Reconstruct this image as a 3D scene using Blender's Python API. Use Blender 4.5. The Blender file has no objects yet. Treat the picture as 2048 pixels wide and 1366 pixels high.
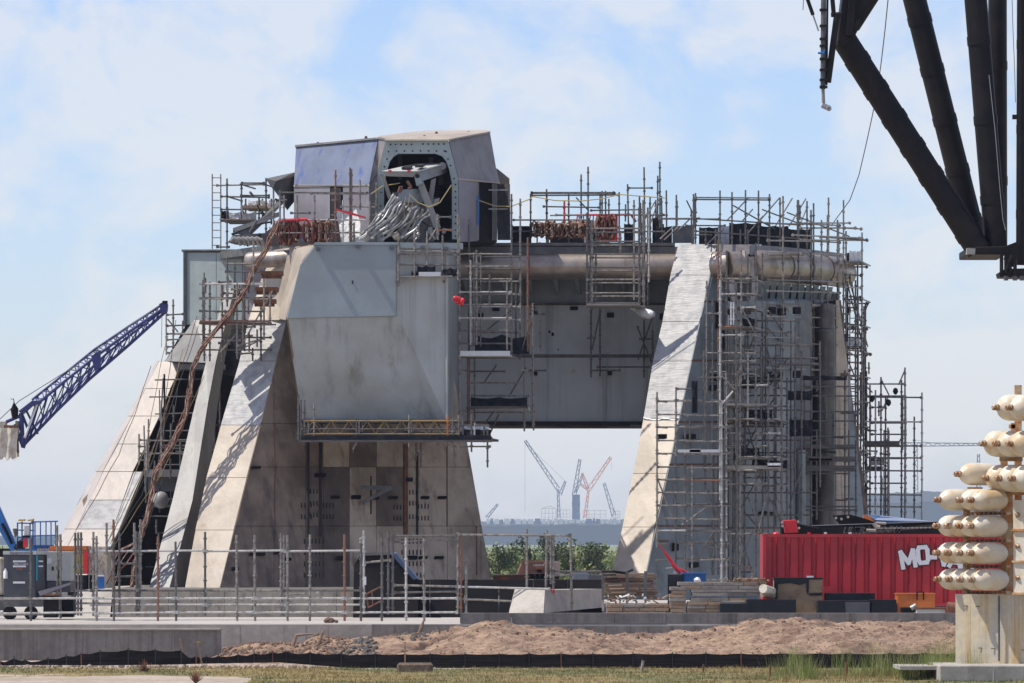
import bpy, bmesh, math, random
import numpy as np
from mathutils import Vector, Matrix, Quaternion, noise as mnoise

random.seed(7); np.random.seed(7)
SC = bpy.context.scene
COL = SC.collection

# ------------------------------------------------------------------ camera
F = 11400.0      # focal length in photo pixels (photo is 2048 wide)
H = 2.8          # eye height above the pad
HY = 1085.0      # photo row of the horizon
cam = bpy.data.cameras.new('camera')
cam.sensor_width = 36.0
cam.lens = F * 36.0 / 2048.0
cam.shift_y = (HY - 683.0) / 2048.0
cam.clip_start = 1.0
cam.clip_end = 20000.0
camo = bpy.data.objects.new('camera', cam)
COL.objects.link(camo)
camo.location = (0, 0, H)
camo.rotation_euler = (math.radians(90), 0, 0)
SC.camera = camo

# ------------------------------------------------------------------ light
SUN = Vector((-0.50, -0.07, 0.86)).normalized()
elev = math.asin(SUN.z)
azim = math.atan2(SUN.x, SUN.y)
world = bpy.data.worlds.new('World')
SC.world = world
world.use_nodes = True
wn, wl = world.node_tree.nodes, world.node_tree.links
wn.clear()
out = wn.new('ShaderNodeOutputWorld')
bg = wn.new('ShaderNodeBackground')
sky = wn.new('ShaderNodeTexSky')
sky.sky_type = 'NISHITA'
sky.sun_disc = False
sky.sun_elevation = elev
sky.sun_rotation = azim
sky.altitude = 0.0
sky.air_density = 1.0
sky.dust_density = 0.3
sky.ozone_density = 2.0
bg.inputs['Strength'].default_value = 0.12
tc = wn.new('ShaderNodeTexCoord')
mp = wn.new('ShaderNodeMapping')
mp.inputs['Scale'].default_value = (1.0, 1.0, 1.35)
mp.inputs['Location'].default_value = (0.43, 0.1, 0.315)
n1 = wn.new('ShaderNodeTexNoise')
n1.inputs['Scale'].default_value = 36.0
n1.inputs['Detail'].default_value = 7.0
n1.inputs['Roughness'].default_value = 0.58
n1.inputs['Distortion'].default_value = 0.35
cr = wn.new('ShaderNodeValToRGB')
cr.color_ramp.elements[0].position = 0.42
cr.color_ramp.elements[0].color = (0, 0, 0, 1)
cr.color_ramp.elements[1].position = 0.60
cr.color_ramp.elements[1].color = (1, 1, 1, 1)
cf = wn.new('ShaderNodeMath'); cf.operation = 'MULTIPLY'; cf.inputs[1].default_value = 0.62
mx = wn.new('ShaderNodeMix'); mx.data_type = 'RGBA'
mx.inputs['B'].default_value = (7.2, 7.15, 7.2, 1)
tint = wn.new('ShaderNodeMix'); tint.data_type = 'RGBA'; tint.blend_type = 'MULTIPLY'
tint.inputs['Factor'].default_value = 1.0
tint.inputs['B'].default_value = (0.98, 1.03, 1.33, 1)
wl.new(tc.outputs['Generated'], mp.inputs['Vector'])
wl.new(mp.outputs['Vector'], n1.inputs['Vector'])
wl.new(n1.outputs['Fac'], cr.inputs['Fac'])
wl.new(cr.outputs['Color'], cf.inputs[0])
wl.new(cf.outputs[0], mx.inputs['Factor'])
wl.new(sky.outputs['Color'], tint.inputs['A'])
wl.new(tint.outputs['Result'], mx.inputs['A'])
wl.new(mx.outputs['Result'], bg.inputs['Color'])
wl.new(bg.outputs['Background'], out.inputs['Surface'])

sl = bpy.data.lights.new('sun', 'SUN')
sl.energy = 5.0
sl.angle = math.radians(0.5)
sl.color = (1.0, 0.94, 0.84)
so = bpy.data.objects.new('sun', sl)
COL.objects.link(so)
so.location = (-60, 150, 90)
so.rotation_euler = (-SUN).to_track_quat('-Z', 'Y').to_euler()

SC.view_settings.view_transform = 'Standard'
SC.view_settings.look = 'None'
SC.view_settings.exposure = 0.0
SC.view_settings.gamma = 1.0
SC.view_settings.use_curve_mapping = False
SC.cycles.max_bounces = 8
SC.cycles.diffuse_bounces = 3
SC.cycles.glossy_bounces = 3
SC.cycles.volume_bounces = 1
SC.cycles.use_denoising = True

# ------------------------------------------------------------------ helpers
V = Vector
def P(px, py, Y):
    "real position, at distance Y from the camera, seen at photo pixel px, py"
    return V(((px - 1024.0) * Y / F, Y, H + (HY - py) * Y / F))
def gy(py, z=0.0):
    "distance at which height z is seen at photo row py"
    return (H - z) * F / (py - HY)

WLOC = {}
def wloc(o):
    return WLOC.get(o.name, V((0, 0, 0))) if o is not None else V((0, 0, 0))

class MB:
    def __init__(s):
        s.v = []; s.f = []
    def add(s, vs, fs):
        b = len(s.v)
        s.v += [tuple(p) for p in vs]
        s.f += [tuple(b + i for i in f) for f in fs]
        return s
    def box(s, c, d, R=None):
        c = V(c); x, y, z = d[0] / 2, d[1] / 2, d[2] / 2
        vs = [V((sx * x, sy * y, sz * z)) for sz in (-1, 1) for sy in (-1, 1) for sx in (-1, 1)]
        if R is not None: vs = [R @ q for q in vs]
        return s.add([c + q for q in vs], [(0, 2, 3, 1), (4, 5, 7, 6), (0, 1, 5, 4), (2, 6, 7, 3), (0, 4, 6, 2), (1, 3, 7, 5)])
    def prism(s, poly, d):
        poly = [V(p) for p in poly]
        q = d if isinstance(d, (list,)) else [p + V(d) for p in poly]
        n = len(poly)
        fs = [tuple(range(n)), tuple(range(2 * n - 1, n - 1, -1))]
        fs += [(i, i + n, (i + 1) % n + n, (i + 1) % n) for i in range(n)]
        return s.add(poly + list(q), fs)
    def tube(s, pts, r, n=8, cap=True):
        pts = [V(p) for p in pts]
        rs = r if isinstance(r, (list, tuple)) else [r] * len(pts)
        m = len(pts); vs = []
        prev = None
        for i, p in enumerate(pts):
            t = (pts[min(i + 1, m - 1)] - pts[max(i - 1, 0)])
            if t.length < 1e-9: t = V((0, 0, 1))
            t.normalize()
            if prev is None:
                a = t.orthogonal().normalized()
            else:
                a = prev - t * prev.dot(t)
                a = a.normalized() if a.length > 1e-6 else t.orthogonal().normalized()
            prev = a
            b = t.cross(a)
            for k in range(n):
                an = 2 * math.pi * k / n
                vs.append(p + (a * math.cos(an) + b * math.sin(an)) * rs[i])
        fs = []
        for i in range(m - 1):
            for k in range(n):
                fs.append((i * n + k, i * n + (k + 1) % n, (i + 1) * n + (k + 1) % n, (i + 1) * n + k))
        if cap:
            fs.append(tuple(range(n - 1, -1, -1)))
            fs.append(tuple((m - 1) * n + k for k in range(n)))
        return s.add(vs, fs)
    def lathe(s, a, axis, prof, n=20):
        "prof: list of (distance along axis, radius)"
        a = V(a); t = V(axis).normalized(); u = t.orthogonal().normalized(); w = t.cross(u)
        vs = []; m = len(prof)
        for d, r in prof:
            for k in range(n):
                an = 2 * math.pi * k / n
                vs.append(a + t * d + (u * math.cos(an) + w * math.sin(an)) * max(r, 1e-4))
        fs = [(i * n + k, i * n + (k + 1) % n, (i + 1) * n + (k + 1) % n, (i + 1) * n + k) for i in range(m - 1) for k in range(n)]
        fs += [tuple(range(n - 1, -1, -1)), tuple((m - 1) * n + k for k in range(n))]
        return s.add(vs, fs)

def tagit(o, label=None, cat=None, group=None, kind=None):
    if label: o['label'] = label
    if cat: o['category'] = cat
    if group: o['group'] = group
    if kind: o['kind'] = kind
    return o

def emit(name, mb, m, parent=None, smooth=False, bevel=0.0, **tags):
    vs = mb.v
    a = np.array(vs, dtype=float)
    lo, hi = a.min(0), a.max(0)
    c = V(((lo[0] + hi[0]) / 2, (lo[1] + hi[1]) / 2, lo[2]))
    me = bpy.data.meshes.new(name)
    me.from_pydata([tuple(q) for q in (a - np.array(c))], [], mb.f)
    if len(mb.f) < 30000:
        bm = bmesh.new(); bm.from_mesh(me)
        bmesh.ops.recalc_face_normals(bm, faces=bm.faces)
        if bevel > 0:
            bmesh.ops.bevel(bm, geom=[e for e in bm.edges if len(e.link_faces) == 2 and e.calc_face_angle(0) > 0.6], offset=bevel, segments=1, affect='EDGES')
        bm.to_mesh(me); bm.free()
    if smooth:
        for p in me.polygons: p.use_smooth = True
        try: me.set_sharp_from_angle(angle=math.radians(40))
        except Exception: pass
    if m is not None: me.materials.append(m)
    o = bpy.data.objects.new(name, me)
    COL.objects.link(o)
    o.location = c - wloc(parent)
    if parent is not None: o.parent = parent
    WLOC[o.name] = c
    tagit(o, **tags)
    return o

def empty(name, loc, label=None, cat=None, group=None, parent=None, kind=None):
    o = bpy.data.objects.new(name, None)
    o.empty_display_size = 0.3
    COL.objects.link(o)
    o.location = V(loc) - wloc(parent)
    if parent is not None: o.parent = parent
    WLOC[o.name] = V(loc)
    return tagit(o, label, cat, group, kind)

_rod = {}
def rod(parent, name, a, b, r, m, n=8, rings=0.0, ends=False, sq=False, **tags):
    "a tube from a to b as its own object, sharing mesh data with others of its length"
    a, b = V(a), V(b); L = (b - a).length
    if L < 1e-4: return None
    k = (round(L / 0.25) * 0.25 or 0.25) if (rings or ends) else 1.0
    key = (k, round(r, 4), m.name, n, rings, ends, sq)
    me = _rod.get(key)
    if me is None:
        mb = MB()
        if sq: mb.box((0, 0, k / 2), (2 * r, 2 * r, k))
        else: mb.tube([(0, 0, 0), (0, 0, k)], r, n)
        if rings:
            q = rings * 0.5
            while q < k - 0.03:
                mb.tube([(0, 0, q - 0.03), (0, 0, q + 0.03)], r * 1.75, 6); q += rings
        if ends:
            for q in (0.05, k - 0.05):
                mb.box((0, 0, q), (r * 3.2, r * 3.2, 0.09))
        me = bpy.data.meshes.new(name)
        me.from_pydata(mb.v, [], mb.f)
        bm = bmesh.new(); bm.from_mesh(me); bmesh.ops.recalc_face_normals(bm, faces=bm.faces); bm.to_mesh(me); bm.free()
        me.materials.append(m)
        _rod[key] = me
    o = bpy.data.objects.new(name, me)
    COL.objects.link(o)
    o.location = a - wloc(parent)
    o.rotation_mode = 'QUATERNION'
    o.rotation_quaternion = V((0, 0, 1)).rotation_difference((b - a).normalized())
    o.scale = (1, 1, L / k)
    if parent is not None: o.parent = parent
    return tagit(o, **tags)

# ------------------------------------------------------------------ materials
def mat(name, col, rough=0.6, metal=0.0, col2=None, scale=1.5, lo=0.4, hi=0.65, streak=None, rust=None, rustlo=0.6,
        bump=0.0, bscale=20.0, stretch=(1, 1, 1), fine=0.12, spec=0.5, bstretch=(1, 1, 1), rustcol=(0.22, 0.075, 0.025), rustw=0.12, rscale=None):
    m = bpy.data.materials.new(name)
    m.use_nodes = True
    n, l = m.node_tree.nodes, m.node_tree.links
    b = n['Principled BSDF']
    b.inputs['Metallic'].default_value = metal
    b.inputs['Roughness'].default_value = rough
    b.inputs['Specular IOR Level'].default_value = spec
    g = n.new('ShaderNodeNewGeometry')
    def noise(sc, st, det=5.0, ro=0.6):
        mpn = n.new('ShaderNodeMapping'); mpn.inputs['Scale'].default_value = st
        nz = n.new('ShaderNodeTexNoise'); nz.inputs['Scale'].default_value = sc
        nz.inputs['Detail'].default_value = det; nz.inputs['Roughness'].default_value = ro
        l.new(g.outputs['Position'], mpn.inputs['Vector']); l.new(mpn.outputs['Vector'], nz.inputs['Vector'])
        return nz.outputs['Fac']
    def ramp(src, a, c):
        r = n.new('ShaderNodeMapRange'); r.inputs['From Min'].default_value = a; r.inputs['From Max'].default_value = c
        r.interpolation_type = 'SMOOTHSTEP'
        l.new(src, r.inputs['Value']); return r.outputs['Result']
    def mix(fac, A, B, bt='MIX'):
        x = n.new('ShaderNodeMix'); x.data_type = 'RGBA'; x.blend_type = bt
        if isinstance(fac, float): x.inputs['Factor'].default_value = fac
        else: l.new(fac, x.inputs['Factor'])
        for nm, val in (('A', A), ('B', B)):
            if isinstance(val, tuple): x.inputs[nm].default_value = (*val, 1)
            else: l.new(val, x.inputs[nm])
        return x.outputs['Result']
    c = tuple(col)
    if col2: c = mix(ramp(noise(scale, stretch), lo, hi), c, tuple(col2))
    if streak:
        c = mix(ramp(noise(streak[1], (1, 1, 0.04), 6.0, 0.65), streak[2], streak[3]), c, tuple(streak[0]))
    if rust:
        rs = rscale or 1.3
        c = mix(ramp(noise(rs, (1, 1, 0.55), 9.0, 0.68), rustlo, rustlo + rustw), c, tuple(rustcol))
    if fine:
        f = noise(bscale * 0.7, (1, 1, 1), 6.0, 0.7)
        r = n.new('ShaderNodeMapRange'); r.inputs['From Min'].default_value = 0.3; r.inputs['From Max'].default_value = 0.7
        r.inputs['To Min'].default_value = 1 - fine * 1.6; r.inputs['To Max'].default_value = 1 + fine * 0.8
        l.new(f, r.inputs['Value'])
        x = n.new('ShaderNodeVectorMath'); x.operation = 'SCALE'
        if isinstance(c, tuple): x.inputs[0].default_value = c
        else: l.new(c, x.inputs[0])
        l.new(r.outputs['Result'], x.inputs['Scale'])
        c = x.outputs['Vector']
    if isinstance(c, tuple): b.inputs['Base Color'].default_value = (*c, 1)
    else: l.new(c, b.inputs['Base Color'])
    if bump:
        bn = n.new('ShaderNodeBump'); bn.inputs['Strength'].default_value = 1.0; bn.inputs['Distance'].default_value = bump
        l.new(noise(bscale, bstretch, 4.0, 0.6), bn.inputs['Height']); l.new(bn.outputs['Normal'], b.inputs['Normal'])
    return m

M = {}
M['plate'] = mat('pale_blue_grey_painted_steel', (0.29, 0.335, 0.36), 0.45, 0.0, (0.25, 0.285, 0.30), 0.35, streak=((0.23, 0.25, 0.25), 1.6, 0.55, 0.8), bump=0.012, bscale=0.9, fine=0.04)
M['plate2'] = mat('grey_painted_wall_steel', (0.245, 0.275, 0.285), 0.5, 0.0, (0.165, 0.185, 0.19), 0.45, streak=((0.10, 0.10, 0.095), 1.8, 0.5, 0.75), bump=0.012, bscale=1.1, fine=0.06, rust=True, rustlo=0.7, rustcol=(0.12, 0.08, 0.055))
M['lower'] = mat('weathered_underside_steel', (0.42, 0.44, 0.425), 0.5, 0.0, (0.36, 0.37, 0.345), 0.4, streak=((0.23, 0.225, 0.2), 1.3, 0.48, 0.76), bump=0.012, bscale=0.9, fine=0.06, rust=True, rustlo=0.63, rustcol=(0.27, 0.25, 0.2), rscale=0.8)
M['beamw'] = mat('pale_grey_beam_wall_steel', (0.48, 0.50, 0.485), 0.5, 0.0, (0.40, 0.415, 0.40), 0.4, streak=((0.2, 0.2, 0.185), 1.6, 0.52, 0.78), bump=0.012, bscale=1.1, fine=0.06)
M['stained'] = mat('scorched_brown_leg_steel', (0.24, 0.18, 0.135), 0.6, 0.0, (0.13, 0.092, 0.066), 0.5, streak=((0.09, 0.065, 0.05), 2.2, 0.46, 0.72), bump=0.01, bscale=2, fine=0.12)
M['stained2'] = mat('scorched_leg_steel_painted_sun', (0.50, 0.41, 0.315), 0.6, 0.0, (0.33, 0.26, 0.19), 0.5, streak=((0.16, 0.11, 0.08), 2.5, 0.5, 0.75), bump=0.01, bscale=2, fine=0.12)  # scorch streaks over a raised base that carries grazing sun on the leg
M['stained3'] = mat('dark_scorched_leg_steel', (0.14, 0.105, 0.08), 0.6, 0.0, (0.08, 0.062, 0.05), 0.5, streak=((0.07, 0.05, 0.04), 2.2, 0.46, 0.72), bump=0.01, bscale=2, fine=0.12)
M['beige'] = mat('sunlit_beige_leg_plate', (0.45, 0.38, 0.30), 0.5, 0.0, (0.35, 0.29, 0.225), 0.6, streak=((0.42, 0.33, 0.25), 2.0, 0.52, 0.8), bump=0.02, bscale=1.6, fine=0.08, rust=True, rustlo=0.62, rustcol=(0.30, 0.19, 0.11))
M['pink'] = mat('pale_pinkish_leg_panel', (0.47, 0.41, 0.36), 0.5, 0.0, (0.39, 0.345, 0.305), 0.5, streak=((0.48, 0.40, 0.34), 2.0, 0.55, 0.8), bump=0.02, bscale=1.8, fine=0.07, rust=True, rustlo=0.7, rustcol=(0.4, 0.26, 0.17))
M['foil'] = mat('crinkled_silver_wrap', (0.43, 0.42, 0.41), 0.5, 0.0, (0.30, 0.30, 0.305), 2.5, spec=0.35, bump=0.03, bscale=3.0, bstretch=(0.6, 0.6, 4.2), fine=0.05, rust=True, rustlo=0.72, rustcol=(0.42, 0.3, 0.2))
M['pipe'] = mat('brushed_stainless_pipe', (0.46, 0.385, 0.32), 0.42, 0.7, (0.29, 0.235, 0.195), 0.6, streak=((0.2, 0.16, 0.13), 1.2, 0.55, 0.8), bump=0.006, bscale=3, fine=0.1)
M['pipe2'] = mat('duller_stainless_band', (0.44, 0.40, 0.36), 0.45, 0.6, (0.3, 0.26, 0.23), 1.2, streak=((0.17, 0.13, 0.11), 2.4, 0.5, 0.75), bump=0.008, bscale=3, fine=0.12)
M['bluefilm'] = mat('blue_film_covered_steel', (0.175, 0.20, 0.27), 0.4, 0.1, (0.14, 0.16, 0.215), 0.8, streak=((0.07, 0.10, 0.27), 2.6, 0.52, 0.72), bump=0.01, bscale=1.3, fine=0.04)
M['hood'] = mat('warm_grey_hood_steel', (0.26, 0.235, 0.225), 0.45, 0.2, (0.2, 0.18, 0.17), 0.9, streak=((0.13, 0.105, 0.095), 2.6, 0.52, 0.75), bump=0.01, bscale=1.5, fine=0.08)
M['hoodlow'] = mat('pale_lilac_grey_steel', (0.29, 0.27, 0.295), 0.45, 0.1, (0.23, 0.21, 0.235), 0.7, streak=((0.27, 0.25, 0.26), 2.0, 0.55, 0.8), bump=0.01, bscale=1.5, fine=0.05)
M['portal'] = mat('pale_green_grey_frame_paint', (0.33, 0.385, 0.375), 0.5, 0.0, (0.28, 0.32, 0.31), 1.0, bump=0.004, bscale=3, fine=0.05)
M['dark'] = mat('dark_steel_and_recess_shade', (0.022, 0.023, 0.027), 0.7, 0.0, (0.04, 0.037, 0.034), 1.5, spec=0.25, streak=((0.06, 0.04, 0.03), 3, 0.6, 0.8), fine=0.2)  # near black base, recess shade put into the colour; plain dark steel too
M['darkgrey'] = mat('dark_grey_steel', (0.10, 0.105, 0.11), 0.55, 0.3, (0.16, 0.15, 0.14), 2.0, fine=0.15)
M['strut'] = mat('grey_strut_steel', (0.29, 0.28, 0.265), 0.5, 0.0, (0.22, 0.21, 0.20), 0.7, streak=((0.18, 0.16, 0.145), 3.0, 0.52, 0.75), fine=0.07)
M['scaf'] = mat('galvanised_scaffold_tube', (0.31, 0.28, 0.245), 0.5, 0.25, (0.155, 0.135, 0.115), 6.0, fine=0.15, rust=True, rustlo=0.64, rscale=5.0, rustcol=(0.2, 0.1, 0.06))
M['scafd'] = mat('dark_weathered_scaffold_tube', (0.16, 0.15, 0.14), 0.5, 0.4, (0.1, 0.09, 0.08), 6.0, fine=0.15)
M['scafr'] = mat('rusty_scaffold_tube', (0.30, 0.12, 0.075), 0.6, 0.2, (0.2, 0.13, 0.1), 6.0, fine=0.15)
M['board'] = mat('weathered_scaffold_board', (0.33, 0.30, 0.27), 0.8, 0.0, (0.22, 0.19, 0.16), 5.0, stretch=(0.3, 1, 3), fine=0.15)
M['boardd'] = mat('dark_scaffold_board', (0.13, 0.115, 0.105), 0.8, 0.0, (0.08, 0.07, 0.065), 5.0, stretch=(0.3, 1, 3), fine=0.15)
M['alu'] = mat('bare_aluminium_deck', (0.62, 0.62, 0.62), 0.4, 0.5, fine=0.08)
M['net'] = mat('dark_debris_netting', (0.018, 0.022, 0.028), 0.9, 0.0, (0.04, 0.04, 0.045), 3.0, fine=0.2, spec=0.1)
M['black'] = mat('black_coated_steel', (0.008, 0.008, 0.010), 0.6, 0.0, (0.016, 0.013, 0.012), 1.0, fine=0.2, spec=0.15)
M['arm'] = mat('black_painted_truss_tube', (0.010, 0.009, 0.010), 0.5, 0.0, (0.018, 0.014, 0.013), 1.2, streak=((0.03, 0.02, 0.016), 3, 0.6, 0.8), fine=0.15, spec=0.2)
M['rust'] = mat('rust_brown_steel', (0.21, 0.085, 0.045), 0.8, 0.0, (0.12, 0.055, 0.035), 4.0, fine=0.2)
M['rustline'] = mat('rusty_weld_seam', (0.20, 0.09, 0.055), 0.8, 0.0, (0.09, 0.06, 0.05), 4.0, fine=0.2)
M['seam'] = mat('dark_joint_steel', (0.10, 0.075, 0.06), 0.8, 0.0, (0.2, 0.13, 0.09), 2.0, fine=0.2)
M['conc'] = mat('grey_cast_concrete', (0.25, 0.23, 0.21), 0.85, 0.0, (0.18, 0.165, 0.15), 0.8, streak=((0.12, 0.11, 0.10), 2.6, 0.46, 0.7), bump=0.006, bscale=8, fine=0.12)
M['concd'] = mat('concrete_painted_shade', (0.17, 0.15, 0.13), 0.85, 0.0, (0.12, 0.108, 0.095), 0.9, streak=((0.08, 0.07, 0.06), 2.8, 0.46, 0.7), fine=0.15)  # darker copy of the cast concrete, with the plinth's shade in its colour
M['scafl'] = mat('galvanised_tube_painted_sun', (0.55, 0.53, 0.49), 0.5, 0.2, (0.38, 0.36, 0.33), 5.0, fine=0.15)  # paler tube colour stands in for sun on the railing ledgers
M['fadeblue'] = mat('faded_blue_sheet', (.10, .15, .27), .5)
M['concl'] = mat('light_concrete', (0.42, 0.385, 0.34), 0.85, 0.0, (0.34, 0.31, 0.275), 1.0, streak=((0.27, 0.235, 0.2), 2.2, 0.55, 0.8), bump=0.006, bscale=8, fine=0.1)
M['slab'] = mat('pale_pad_concrete', (0.45, 0.42, 0.38), 0.9, 0.0, (0.37, 0.33, 0.29), 0.25, fine=0.12, bump=0.004, bscale=6)
M['plinth'] = mat('yellow_stained_concrete', (0.58, 0.50, 0.36), 0.85, 0.0, (0.50, 0.47, 0.40), 1.1, streak=((0.50, 0.33, 0.14), 2.6, 0.47, 0.66), bump=0.006, bscale=8, fine=0.1)
M['dirt'] = mat('dug_pinkish_earth', (0.34, 0.228, 0.150), 0.95, 0.0, (0.19, 0.115, 0.076), 0.9, fine=0.35, bump=0.06, bscale=7)
M['ground'] = mat('sandy_ground', (0.42, 0.34, 0.27), 0.95, 0.0, (0.34, 0.27, 0.20), 0.35, fine=0.2, bump=0.02, bscale=6)
M['dirtd'] = mat('damp_brown_clods', (0.20, 0.125, 0.085), 0.95, 0.0, (0.14, 0.09, 0.065), 3.0, fine=0.3, bump=0.03, bscale=12)
M['rock'] = mat('dark_grey_rubble', (0.085, 0.078, 0.072), 0.85, 0.0, (0.13, 0.11, 0.09), 3.0, fine=0.2, bump=0.02, bscale=12)
M['turf'] = mat('dry_turf', (0.25, 0.185, 0.07), 0.95, 0.0, (0.13, 0.13, 0.045), 0.2, fine=0.25, bump=0.03, bscale=10)
M['field'] = mat('distant_scrub_field', (0.16, 0.20, 0.07), 0.95, 0.0, (0.24, 0.23, 0.11), 0.05, fine=0.2)
M['blade'] = mat('dry_olive_grass', (0.31, 0.235, 0.09), 0.8, 0.0, (0.15, 0.165, 0.05), 0.2, lo=0.45, hi=0.6, fine=0.25)
M['reed'] = mat('fresh_green_grass', (0.20, 0.26, 0.055), 0.7, 0.0, (0.30, 0.29, 0.11), 2.0, fine=0.25)
M['leaf'] = mat('scrub_leaf', (0.13, 0.165, 0.045), 0.7, 0.0, (0.2, 0.215, 0.08), 0.4, fine=0.2)
M['leafd'] = mat('dark_tree_leaf', (0.035, 0.055, 0.02), 0.7, 0.0, (0.06, 0.085, 0.03), 0.8, fine=0.2)
M['bark'] = mat('bark', (0.10, 0.08, 0.06), 0.9, fine=0.2)
M['red'] = mat('red_container_paint', (0.46, 0.022, 0.032), 0.42, 0.0, (0.37, 0.018, 0.026), 1.2, streak=((0.28, 0.03, 0.04), 3, 0.52, 0.75), fine=0.1, rust=True, rustlo=0.68, rustcol=(0.42, 0.13, 0.13))
M['redb'] = mat('bright_red_paint', (0.62, 0.02, 0.03), 0.4, fine=0.08)
M['white'] = mat('white_lettering_paint', (0.72, 0.72, 0.74), 0.5, 0.0, fine=0.08, bscale=30)
M['blackp'] = mat('black_lettering_paint', (0.015, 0.015, 0.015), 0.6, fine=0.0)
M['gen'] = mat('charcoal_cabinet_paint', (0.052, 0.056, 0.068), 0.45, 0.0, (0.07, 0.072, 0.08), 1.5, fine=0.08)
M['gen2'] = mat('pale_cabinet_paint', (0.50, 0.51, 0.48), 0.5, 0.0, (0.44, 0.44, 0.41), 1.5, fine=0.06)
M['teal'] = mat('teal_stripe_paint', (0.01, 0.33, 0.47), 0.4, fine=0.0)
M['blue'] = mat('bright_blue_lift_paint', (0.012, 0.15, 0.46), 0.35, 0.0, (0.015, 0.12, 0.36), 2.0, fine=0.08)
M['cblue'] = mat('deep_blue_crane_paint', (0.026, 0.036, 0.165), 0.4, 0.0, (0.02, 0.027, 0.12), 2.0, fine=0.1)
M['yellow'] = mat('yellow_paint', (0.58, 0.36, 0.03), 0.5, 0.0, (0.45, 0.27, 0.03), 3.0, fine=0.1)
M['yellowd'] = mat('worn_yellow_truss_paint', (0.27, 0.165, 0.05), 0.6, 0.0, (0.15, 0.125, 0.09), 3.0, fine=0.1)
M['orange'] = mat('orange_paint', (0.60, 0.16, 0.025), 0.5, 0.0, (0.5, 0.12, 0.02), 2.0, fine=0.1)
M['brown'] = mat('brown_bin_paint', (0.23, 0.10, 0.065), 0.55, 0.0, (0.18, 0.08, 0.05), 1.5, fine=0.1)
M['tan'] = mat('tan_cardboard_panel', (0.32, 0.22, 0.13), 0.8, 0.0, (0.24, 0.155, 0.09), 2.0, fine=0.1)
M['sheet'] = mat('black_plastic_sheet', (0.010, 0.012, 0.016), 0.35, 0.0, spec=0.25, bump=0.03, bscale=3, fine=0.1)
M['fabric'] = mat('black_silt_fabric', (0.006, 0.006, 0.008), 0.6, 0.0, (0.02, 0.02, 0.025), 4.0, spec=0.2, stretch=(0.15, 1, 5), bump=0.02, bscale=4, fine=0.1)
M['pipev'] = mat('stainless_pipe_painted_shade', (0.17, 0.145, 0.125), 0.5, 0.4, (0.09, 0.075, 0.065), 0.9, streak=((0.05, 0.042, 0.04), 1.6, 0.5, 0.7), fine=0.15)  # darkened base imitates shade from the scaffolds around the pipe
M['tank'] = mat('cream_white_bottle_paint', (0.68, 0.61, 0.49), 0.4, 0.0, (0.56, 0.40, 0.22), 1.3, lo=0.42, hi=0.72, rust=True, rustlo=0.645, rustw=0.05, rscale=2.6, rustcol=(0.40, 0.17, 0.05), fine=0.05)
M['tankend'] = mat('rusty_valve_brass', (0.30, 0.14, 0.06), 0.55, 0.5, (0.5, 0.4, 0.3), 6.0, fine=0.15)
M['rackor'] = mat('orange_rust_frame', (0.50, 0.20, 0.05), 0.75, 0.0, (0.58, 0.44, 0.27), 2.5, fine=0.2, rust=True, rustlo=0.6)
M['rackw'] = mat('cream_rack_panel', (0.66, 0.62, 0.53), 0.6, 0.0, (0.58, 0.5, 0.36), 1.5, rust=True, rustlo=0.7, rustcol=(0.4, 0.18, 0.06), fine=0.08)
M['wood'] = mat('weathered_timber', (0.34, 0.235, 0.155), 0.85, 0.0, (0.22, 0.16, 0.12), 3.5, stretch=(0.4, 1, 2), fine=0.2)
M['wood2'] = mat('grey_weathered_timber', (0.30, 0.27, 0.235), 0.85, 0.0, (0.2, 0.165, 0.14), 3.5, stretch=(0.4, 1, 2), fine=0.2)
M['cloth'] = mat('dirty_cream_tarpaulin', (0.62, 0.57, 0.48), 0.8, 0.0, (0.45, 0.38, 0.28), 3.0, bump=0.06, bscale=3, bstretch=(2, 2, 0.6), fine=0.12)
M['plastic'] = mat('translucent_white_sheeting', (0.72, 0.72, 0.72), 0.35, 0.0, bump=0.08, bscale=3, fine=0.05)
M['hose'] = mat('silver_braided_hose', (0.36, 0.36, 0.355), 0.4, 0.4, fine=0.15)
M['cable'] = mat('brown_cable', (0.17, 0.085, 0.055), 0.65, 0.0, (0.34, 0.24, 0.17), 7.0, fine=0.2)
M['cabler'] = mat('dark_red_cable', (0.20, 0.035, 0.03), 0.6, 0.0, (0.10, 0.04, 0.03), 7.0, fine=0.2)
M['rope'] = mat('yellow_rope', (0.42, 0.33, 0.14), 0.8, fine=0.1)
M['wire'] = mat('thin_dark_wire', (0.10, 0.10, 0.10), 0.6, fine=0)
M['redtape'] = mat('red_warning_ribbon', (0.60, 0.03, 0.04), 0.6, fine=0.05)
M['far'] = mat('far_steel', (0.10, 0.105, 0.13), 0.7, fine=0.1, bscale=1)
M['farb'] = mat('far_blue_cladding', (0.03, 0.07, 0.16), 0.7, fine=0.1, bscale=1)
M['faro'] = mat('far_orange_steel', (0.95, 0.24, 0.02), 0.7, fine=0.1, bscale=1)
M['farw'] = mat('far_white_cladding', (0.65, 0.65, 0.65), 0.7, fine=0.1, bscale=1)
M['fartree'] = mat('far_treeline', (0.022, 0.03, 0.02), 0.9, fine=0.1, bscale=1)
M['chain'] = mat('galvanised_chain', (0.5, 0.47, 0.38), 0.4, 0.5, fine=0.1)
M['hay'] = mat('brown_dried_bale', (0.15, 0.105, 0.075), 0.95, 0.0, (0.22, 0.17, 0.12), 9.0, bump=0.03, bscale=25, fine=0.3)
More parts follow.
